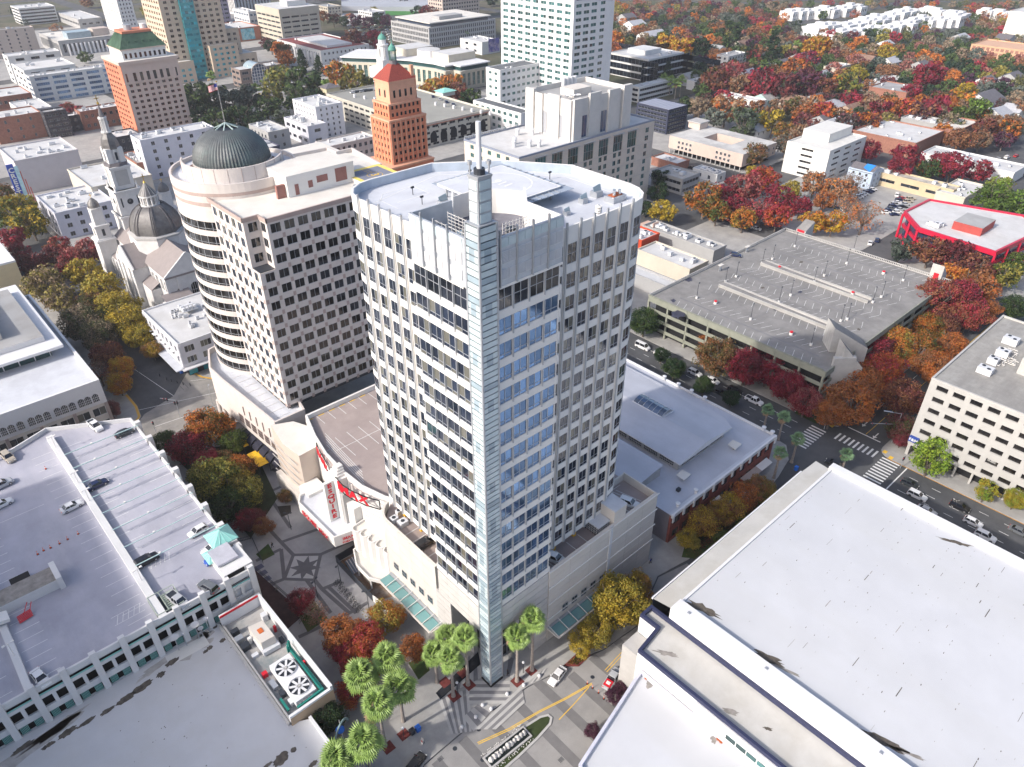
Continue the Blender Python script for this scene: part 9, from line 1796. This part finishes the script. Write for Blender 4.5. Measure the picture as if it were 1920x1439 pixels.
# ---------------------------------------------------------------- people (one skinned body each)
def person_mesh(name, shirt, pants, hair, stride=.25, arm=.3):
 me = bpy.data.meshes.new(name); V = [(0,0,.95),(0,0,1.15),(0,0,1.38),(0,0,1.50),(0,.01,1.62),(.0,.02,1.74),(-.1,0,.92),(-.11,stride*.5,.5),(-.11,stride*.7-.08,.08),(-.11,stride*.7+.08,.04),(.1,0,.92),(.11,-stride*.3,.5),(.11,-stride*.9-.05,.08),(.11,-stride*.9+.1,.04),(-.19,0,1.40),(-.25,arm*.2,1.14),(-.24,arm*.6,.92),(-.235,arm*.7,.82),(.19,0,1.40),(.25,-arm*.2,1.14),(.24,arm*.3,.92),(.235,arm*.4,.82)]
 E_ = [(0,1),(1,2),(2,3),(3,4),(4,5),(0,6),(6,7),(7,8),(8,9),(0,10),(10,11),(11,12),(12,13),(2,14),(14,15),(15,16),(16,17),(2,18),(18,19),(19,20),(20,21)]
 Rr = [.14,.13,.15,.06,.095,.085,.09,.065,.045,.04,.09,.065,.045,.04,.065,.05,.038,.035,.065,.05,.038,.035]
 me.from_pydata(V, E_, []); o = bpy.data.objects.new(name, me); COL.objects.link(o); m = o.modifiers.new('skin', 'SKIN');
 for i, r in enumerate(Rr): me.skin_vertices[0].data[i].radius = (r, r*.8)
 me.skin_vertices[0].data[0].use_root = True; s = o.modifiers.new('sub', 'SUBSURF'); s.levels = 1; s.render_levels = 1
 dg = bpy.context.evaluated_depsgraph_get(); m2 = bpy.data.meshes.new_from_object(o.evaluated_get(dg)); bpy.data.objects.remove(o)
 m2.materials.clear(); ms_ = [M['skin'], mat('cloth_'+shirt[0], shirt[1], .9), mat('cloth_'+pants[0], pants[1], .9), mat('hair_'+hair[0], hair[1], .9)]
 for q in ms_: m2.materials.append(q)
 for p_ in m2.polygons: z = p_.center.z; p_.material_index = 2 if z < .97 and abs(p_.center.x) < .2 else (3 if z > 1.68 or (z > 1.58 and p_.center.y < -.01) else 0 if z > 1.47 or (abs(p_.center.x) > .2 and z < .98) else 1); p_.use_smooth = True
 return m2
def person(px, py, z, rot, label, shirt, pants, hair=('dark', (.02,.015,.01)), extra=None):
 c = P(px, py, z); T_ = thing('person', label, 'person', (c[0], c[1], z), rot); piece(person_mesh('body', shirt, pants, hair), 'body', T_, (0, 0, 0));
 mb = MB()
 for (x, y) in ((-.11, .25*.7), (.11, -.25*.9+.02)): mb.box(x-.05, x+.05, y-.1, y+.16, 0, .07, M['rubber'])
 mb.build('shoe', T_, raw=True);
 if extra: mb = MB(); extra(mb); mb.build('bag' if extra is not helmet else 'helmet', T_, raw=True)
def helmet(mb): mb.cyl(0, .02, 1.74, 1.84, .13, M['white'], .07, 10); mb.box(-.2, .2, -.13, -.1, 1.05, 1.4, mat('hi_vis', (.8,.5,.02), .6))
def bag(mb): mb.box(-.15, .15, -.32, -.14, 1.0, 1.4, M['dark'])
person(1219, 1056, .14, .6, 'person in blue top walking below the podium corner', ('blue', (.03,.05,.35)), ('black', (.01,.01,.012)), extra=bag)
person(1348, 1030, .14, 2.2, 'person in orange work vest and white helmet beside the arena wall', ('orange', (.75,.12,.02)), ('navy', (.02,.03,.08)), extra=helmet)
person(511, 1027, .14, 1.0, 'person in dark clothes standing by the lawn bed on the plaza', ('charcoal', (.03,.03,.03)), ('black', (.01,.01,.012)), extra=bag)
person(520, 1112, .14, 0, 'person crouched small on the plaza near the dark railing', ('grey', (.12,.12,.12)), ('black', (.01,.01,.012)))
person(724, 1103, .14, 2, 'person in white shirt at the glass canopy by the building site', ('white', (.6,.6,.6)), ('blue_jeans', (.05,.08,.2)))
person(952, 1265, .14, 1.2, 'person in black between the palms right of the glass fin', ('black', (.01,.01,.012)), ('black', (.01,.01,.012)))
# ================================================================ street furniture
def traffic_light(px, py, h, label, arm=None, head_t=None):
 c = P(px, py, .14); T_ = thing('traffic_light', label, 'traffic light', (c[0], c[1], .14)); mb = MB(); mb.cyl(c[0], c[1], .14, h, .11, M['metal'], .08, 8)
 if arm: mb.beam((c[0], c[1], h-.2), (c[0]+arm[0], c[1]+arm[1], h+.4), .12, .12, M['metal'])
 mb.build('pole', T_)
 for (dx, dy, dz) in (head_t or [(.3, 0, -1.2), (-.3, 0, -1.2)]):
  mb = MB(); x, y, z = c[0]+dx, c[1]+dy, h+dz; mb.box(x-.17, x+.17, y-.15, y+.15, z-.5, z+.5, M['dark']); [mb.cyl(x-.18, y, z-.4+.3*k, z-.2+.3*k, .09, M['red'] if k == 2 else M['dark'], n=8) for k in range(3)]; mb.build('signal_head', T_)
traffic_light(338, 782, 6.2, 'traffic light with two lamp heads in front of the green plaza trees', (-3, 3), [(-1.6, 1.6, 0), (-2.2, 2.2, .1), (.35, 0, -1.2), (-.3, 0, -1.0)]); traffic_light(293, 812, 3.4, 'short traffic signal post at the corner of the white garage', None, [(0, 0, .2)])
traffic_light(1672, 830, 6.6, 'traffic light mast with a long arm over the right crosswalk', (-6, 5), [(-5.6, 4.7, .2), (-2.6, 2.2, .1)]); traffic_light(1545, 805, 4.2, 'corner pedestrian signal in front of the rust-coloured trees'); traffic_light(1688, 878, 4.6, 'signal post at the foot of the grey office block')
lamppost(*P(1672, 828, .14)[:2], .14, 9.5, 'street_lamp', 'tall curved street lamp at the right crosswalk', None, arm=3.2, ang=R_(120), base=False, m=M['metal'])
lamppost(*P(400, 762, .14)[:2], .14, 7.0, 'street_lamp', 'pale lamp post in front of the beige podium', None, arm=.8, ang=1, base=False, m=M['metal'])
for (b, l_, a_) in (((546,993),'black plaza lamp between the marquee and the star',2.4),((639,1090),'black plaza lamp beside the fenced site',.6),((596,1120),'black plaza lamp behind the half-bare tree',3.6),((692,1140),'black plaza lamp near the bicycle racks',2.6),((742,1000),'slim mast behind the scalloped hall',1)):
 c = P(*b, .14); lamppost(c[0], c[1], .14, 5.4, 'street_lamp', l_, None, ang=a_, base=False, heads=2, arm=.7)
for (b, l_) in (((758,1440-55),'white globe lamp by the fan palms'),((858,1300),'globe lamp under the palms left of the glass fin'),((981,1262),'globe lamp under the palms right of the glass fin')):
 c = P(*b, .14); T_ = thing('globe_lamp', l_, 'street lamp', (c[0], c[1], .14)); mb = MB(); mb.cyl(c[0], c[1], .14, 3.2, .07, M['dark'], n=8); mb.build('pole', T_); mb = MB(); mb.lathe(c[0], c[1], [(.01, 3.15), (.2, 3.25), (.28, 3.45), (.2, 3.66), (.01, 3.75)], WB, 12); mb.build('globe', T_)
for i, (px, py) in enumerate(((921,1331),(892,1346),(951,1303),(982,1286),(1011,1269),(866,1365),(905,1324))):
 c = P(px, py, .14); T_ = thing('bollard', '', 'bollard', (c[0], c[1], .14), 0, 'stone ball bollards'); T_['auto'] = 'stone ball bollard on the zigzag paving'; mb = MB(); mb.lathe(c[0], c[1], [(.3, .14), (.36, .35), (.33, .62), (.18, .8), (.01, .86)], WB, 14); mb.build('ball', T_)
for i, (px, py) in enumerate(((313,713),(322,716),(333,719),(344,722),(357,724),(300,706))):
 c = P(px, py, .14); T_ = thing('post_bollard', '', 'bollard', (c[0], c[1], .14), 0, 'dark bollards on the yellow kerb'); T_['auto'] = 'dark post bollard on the yellow kerb'; mb = MB(); mb.cyl(c[0], c[1], .14, 1.1, .1, M['dark'], n=8); mb.build('post', T_)
for i, (px, py) in enumerate(((1101,1283),(1111,1291),(1122,1300),(1132,1311))):
 c = P(px, py, 0); T_ = thing('delineator_post', '', 'traffic post', (c[0], c[1], 0), 0, 'orange posts closing the lane'); T_['auto'] = 'orange post closing the lane behind the pickup'; mb = MB(); mb.cyl(c[0], c[1], .01, .08, .22, M['rubber'], n=10); mb.cyl(c[0], c[1], .08, 1.05, .07, mat('cone_orange', (.75,.10,.03), .5, .05), .05, 8); mb.cyl(c[0], c[1], .6, .85, .085, M['white'], n=8, cap=False); mb.build('post', T_)
for (px, py, m, l_) in ((784,1370,mat('bin_blue', (.02,.15,.6), .5),'bright blue litter bin beside the palms at the bottom'),(773,1376,M['dark'],'black litter bin beside the blue one'),(341,700,mat('bin_blue', (.02,.15,.6), .5),'blue newspaper box outside the corner building'),(1492,882,mat('bin_blue', (.02,.15,.6), .5),'blue newspaper box at the brick hall corner'),(1365,1000-82,M['white'],'white terrace parasol frame outside the brick hall')):
 c = P(px, py, .14); T_ = thing('litter_bin' if 'bin' in l_ else 'street_box', l_, 'street box', (c[0], c[1], .14)); mb = MB(); mb.box(c[0]-.42, c[0]+.42, c[1]-.4, c[1]+.4, .2, 1.25, m); mb.box(c[0]-.46, c[0]+.46, c[1]-.44, c[1]+.44, 1.25, 1.4, m); mb.box(c[0]-.35, c[0]+.35, c[1]-.33, c[1]+.33, .14, .2, M['rubber']); mb.build('body', T_)
c = P(793, 1392, .14); T_ = thing('sandwich_board', 'white sandwich board on the pavement near the blue bin', 'sign', (c[0], c[1], .14)); mb = MB(); mb.beam((c[0]-.3, c[1], .14), (c[0], c[1], 1.2), .7, .04, M['white']); mb.beam((c[0]+.3, c[1], .14), (c[0], c[1], 1.2), .7, .04, M['white']); mb.box(c[0]-.25, c[0]-.2, c[1]-.2, c[1]+.2, .5, .8, M['red']); mb.build('board', T_)
rnd = random.Random(4)
def bicycle(x, y, a, auto):
 T_ = thing('bicycle', '', 'bicycle', (x, y, .15), a, 'bicycles parked on the plaza'); T_['auto'] = auto; mb = MB()
 for wx in (-.5, .5):
  for k in range(12): t0, t1 = 2*math.pi*k/12, 2*math.pi*(k+1)/12; mb.beam((wx+.33*math.cos(t0), 0, .34+.33*math.sin(t0)), (wx+.33*math.cos(t1), 0, .34+.33*math.sin(t1)), .05, .05, M['rubber'])
 mb.build('wheels', T_, raw=True) if 0 else None
 for wx in (-.5, .5):
  w1_ = MB()
  for k in range(12): t0, t1 = 2*math.pi*k/12, 2*math.pi*(k+1)/12; w1_.beam((wx+.33*math.cos(t0), 0, .34+.33*math.sin(t0)), (wx+.33*math.cos(t1), 0, .34+.33*math.sin(t1)), .05, .05, M['rubber'])
  w1_.build('wheel', T_, raw=True)
 fr_ = MB()
 for p, q in (((-.5,0,.34),(-.15,0,.34)),((-.5,0,.34),(-.2,0,.85)),((-.15,0,.34),(-.2,0,.9)),((-.15,0,.34),(.35,0,.85)),((-.2,0,.8),(.35,0,.85)),((.5,0,.34),(.32,0,1.0)),((.32,-.25,1.0),(.32,.25,1.0)),((-.3,0,.93),(-.08,0,.93))): fr_.beam(p, q, .05, .05, M['dark'])
 fr_.build('frame', T_, raw=True)
for i in range(14): c = P(632+3.2*i, 1092+4.3*i, .14); bicycle(c[0]+rnd.uniform(-.3, .3), c[1]+rnd.uniform(-.2, .2), rnd.uniform(-.4, .5), 'black bicycle parked on the plaza')
# fenced building site between plaza and theatre
ST_ = thing('building_site', 'fenced work yard with stacked planks between the plaza and the scalloped hall', 'building site', (49.5, 98, .14)); sp_ = [P(636,1058,.14), P(668,1037,.14), P(705,1150,.14) if 0 else P(655,1092,.14), P(700,1140,.14)]
mb = MB(); q = [(49.3,113.2),(49.3,98.2),(53.0,94.0)]
mb.beam((49.3,113.2,1.2),(49.3,98.2,1.2),.12,2.2,M['dark']); mb.beam((49.3,113.2,1.2),(54.5,113.2,1.2),.12,2.2,M['dark']); mb.beam((49.3,98.2,1.2),(50.5,91.0,1.2),.12,2.0,M['white']); mb.build('fence', ST_)
mb = MB(); mb.add([(49.5,98,.16),(54.6,96,.16),(54.6,112.8,.16),(49.5,113,.16)], [(0,1,2,3)], mat('bare_earth', (.22,.14,.09), .95, .3, .8, stain=(.33,.31,.29), stain_s=.3, stain_a=.8)); mb.build('ground', ST_)
for k in range(9): mb = MB(); mb.beam((50.2+.3*k, 107.5, .35+.05*(k % 3)), (50.8+.35*k, 112, .35+.05*(k % 3)), .2, .08, M['louver'] if k % 2 else mat('steel_blue', (.2,.27,.35), .4, metal=.5)); mb.build('plank', ST_)
mb = MB(); mb.box(51.4, 53.2, 102.4, 105.4, .16, 1.5, mat('pallet_cover', (.5,.45,.36), .8));
for k in range(5): mb.box(51.45, 53.15, 102.6+.55*k, 102.9+.55*k, 1.5, 1.62, M['roof_c'])
mb.build('pallet', ST_)
FE = thing('railing', 'black iron railing along the planted bed beside the white garage', 'railing', (32.2, 104, .14))
for (a, b) in (((34.8,123.6),(37.0,105.2)), ((36.8,124.0),(38.5,133)), ((38.5,133),(34.5,134.5)), ((37.0,105.2),(34.6,103.6))):
 mb = MB();
 for z in (.4, 1.2): mb.beam((*a, z), (*b, z), .06, .06, M['dark'])
 n_ = int(math.hypot(b[0]-a[0], b[1]-a[1])/.35)
 for k in range(n_+1): x, y = a[0]+(b[0]-a[0])*k/n_, a[1]+(b[1]-a[1])*k/n_; mb.beam((x, y, .14), (x, y, 1.25), .04, .04, M['dark'])
 mb.build('panel', FE)
mb = MB(); mb.add([(31.2,104,.16),(36.6,105.2,.16),(34.6,123.4,.16),(31.4,123.6,.16)], [(0,1,2,3)], mat('dark_bed', (.05,.025,.025), .95, .3)); struct(mb.build('planting_bed'))
# fountain on the island
FT = thing('fountain', 'rectangular fountain with white rock sculpture on the traffic island', 'fountain', (*P(950,1400,.26)[:2], .26)); fa = math.atan2(*(P(985,1372)-P(925,1420))[:2][::-1]); fc = P(952, 1402, .26)
def fob(L_, W_, z0_, z1_, m, off=(0, 0), nm='basin'):
 mb = MB(); ca, sa = math.cos(fa), math.sin(fa); mb.obox((fc[0]+off[0]*ca-off[1]*sa, fc[1]+off[0]*sa+off[1]*ca), fa, L_, W_, z0_, z1_, m); mb.build(nm, FT)
fob(9.4, 2.6, .26, .55, M['stone_d']); fob(8.8, 1.9, .5, .58, mat('dark_water', (.01,.015,.015), .05, .1), nm='water')
for k in range(11): mb = MB(); t = -3.8+.76*k; ca, sa = math.cos(fa), math.sin(fa); x, y = fc[0]+t*ca, fc[1]+t*sa; r_ = random.Random(k); mb.lathe(x, y, [(.35+.25*r_.random(), .5), (.3+.3*r_.random(), .8), (.2+.2*r_.random(), 1.1+.3*r_.random()), (.02, 1.4+.3*r_.random())], mat('white_rock', (.6,.58,.55), .8, .15, 2.), 7); mb.build('rock', FT)
jt = MB(); r_ = random.Random(3)
for k in range(90):
 t = r_.uniform(-4.6, 4.6); s = r_.choice((-1.65, 1.65))+r_.uniform(-.25, .25); x, y = fc[0]+t*math.cos(fa)-s*math.sin(fa), fc[1]+t*math.sin(fa)+s*math.cos(fa); jt.box(x-.05, x+.05, y-.05, y+.05, .27, .3+r_.uniform(.05, .25), M['white'])
jt.build('spray', FT, stuff=True)
# twin entrance masts with a ring arch at the lower left
AS = thing('plaza_gateway', 'teal ring arch with two white masts beside the lower palms', 'gateway', (*P(645,1395,.14)[:2], .14)); c = P(645, 1395, .14); mb = MB(); pr_ = arc(0, 0, 2.6, 0, 180, 12)
for a, b in zip(pr_[:-1], pr_[1:]): mb.beam((c[0]+a[0]*.8, c[1]+a[0]*.5, 3.6+a[1]*.9), (c[0]+b[0]*.8, c[1]+b[0]*.5, 3.6+b[1]*.9), .25, .4, mat('grey_teal', (.25,.36,.36), .5))
mb.build('arch', AS)
for (px, py, h) in ((645, 1392, 7), (676, 1385, 6)): q = P(px, py, .14); mb = MB(); mb.cyl(q[0], q[1], .14, h, .12, M['white'], .05, 8); mb.build('mast', AS)
mb = MB(); mb.cyl(c[0]-.2, c[1]-.2, 5.0, 5.12, .8, mat('bin_blue', (.02,.15,.6), .5), n=18); mb.build('disc', AS)
# yellow umbrellas-canopies of the cafe
for i, (L_, x, y) in enumerate(((4.2, 52.7, 164.5), (7.0, 51.9, 155.6))):
 T_ = thing('cafe_canopy', ('short' if i == 0 else 'long')+' yellow cafe canopy under the beige podium', 'canopy', (x, y, .14))
 for k in range(5): mb = MB(); yy = y-L_/2+L_*k/5; mb.beam((x, yy+L_/10, 3.3), (x, yy+L_/10+.001, 3.3), 2.6, .01, M['yellow']) if 0 else mb.box(x-1.5, x+1.5, yy+.04, yy+L_/5-.04, 3.2, 3.28, M['yellow']); mb.build('panel', T_)
 mb = MB()
 for sx in (-1.35, 1.35):
  for sy in (-L_/2+.2, L_/2-.2): mb.box(x+sx-.06, x+sx+.06, y+sy-.06, y+sy+.06, .14, 3.2, M['dark'])
 mb.box(x-1.6, x+1.6, y-L_/2-.1, y+L_/2+.1, 3.05, 3.18, M['dark']); mb.build('frame', T_)
# ================================================================ the air
mb = MB(); mb.box(-400, 3200, -700, 3200, -1.2, 133, M['white']); hz = mb.build('haze'); hz['kind'] = 'stuff'; hz.data.materials.clear()
hm = bpy.data.materials.new('haze_air'); hm.use_nodes = True; hn = hm.node_tree; hn.nodes.remove(hn.nodes['Principled BSDF']); pv = hn.nodes.new('ShaderNodeVolumePrincipled'); pv.inputs['Density'].default_value = .00013; pv.inputs['Color'].default_value = (.95, .95, 1, 1); pv.inputs['Anisotropy'].default_value = .3
hn.links.new(pv.outputs[0], hn.nodes['Material Output'].inputs['Volume']); hz.data.materials.append(hm); SC.cycles.volume_bounces = 0
# ================================================================ labels that single each thing out
LM = [('the glass fin', 56, 67), ('the podium wall', 54, 90), ('the star paving', 43, 117), ('the plant yard', 29, 90), ('the plaza marquee', 50, 122), ('the beige podium', 54, 160), ('the signal-lit junction', 47, 192), ('the arched-window building', 30, 215), ('the corner building', 56, 220), ('the cathedral dome', 62, 275), ('the clock tower', 70, 300), ('the neon blade sign', 62, 400), ('the brick hall front', 130, 60), ('the brick hall corner', 158, 64), ('the street behind the brick hall', 166, 100), ('the garage stair tower', 186, 74), ('the crosswalk arrows', 183, 58), ('the garage flank street', 225, 60), ('the red-topped stair hut', 268, 70), ('the grey office block', 184, 30), ('the grey office roof', 220, 50), ('the red framed office', 320, 75), ('the parking lot', 340, 140), ('the lot avenue', 300, 150), ('the lot exit', 308, 120), ('the white slot-window office', 375, 165), ('the pink motel', 380, 210), ('the blue tarpaulin', 400, 150), ('the market roof', 440, 100), ('the broad warehouse', 450, 170), ('the brick box', 560, 190), ('the long white motel', 480, 330), ('the timber-framed block', 720, 230), ('the dark park', 290, 560), ('the white hotel', 225, 420), ('the orange tower', 205, 310), ('the curved civic building', 400, 560), ('the courthouse', 360, 640), ('the crowded car lot', 600, 800), ('the solar roof block', 420, 300), ('the dark glass office', 500, 400), ('the white grid tower', 400, 380), ('the pink tower', 150, 480), ('the concrete garage ramp', 210, 100), ('the far ramp', 236, 100), ('the garage back parapet', 225, 130), ('the white ribbed block', 1000, 330), ('the townhouse rows', 950, 450), ('the violet house', 520, 220), ('the cream house', 540, 280), ('the cypress trees', 720, 420), ('the scaffolded building', 110, 520), ('the tower podium', 80, 60), ('the street median', 115, 62), ('the low river side suburb', 850, 620), ('the upper suburb street', 800, 360), ('the far corner suburb', 1250, 500), ('the suburb behind the grid tower', 640, 520), ('the right edge suburb', 620, 130), ('the violet house gardens', 600, 330), ('the white grain block road', 900, 250)]
ORD = ['nearest', 'second nearest', 'third nearest', 'fourth nearest', 'fifth nearest', 'sixth nearest', 'seventh nearest', 'eighth nearest', 'ninth nearest', 'tenth nearest', 'eleventh nearest', 'twelfth nearest']+[f'{k}th nearest' for k in range(13, 60)]
grp = {}
for o in THINGS:
 if 'auto' in o:
  x, y = o.location[0], o.location[1]; l = min(LM, key=lambda t: (t[1]-x)**2+(t[2]-y)**2); grp.setdefault((o['auto'], l[0]), []).append((math.hypot(l[1]-x, l[2]-y), o.name, o))
cnt = {}
for (b, l), it in grp.items():
 for k, (_, _, o) in enumerate(sorted(it, key=lambda t: t[:2])): o['label'] = f'{b} {"by" if len(it) == 1 else ORD[k]+" to" if "nearest" in ORD[k] else ""} {l}'.replace('  ', ' ')
for o in THINGS:
 if 'auto' in o: del o['auto']
for o in bpy.data.objects:
 if '_o' in o: del o['_o']
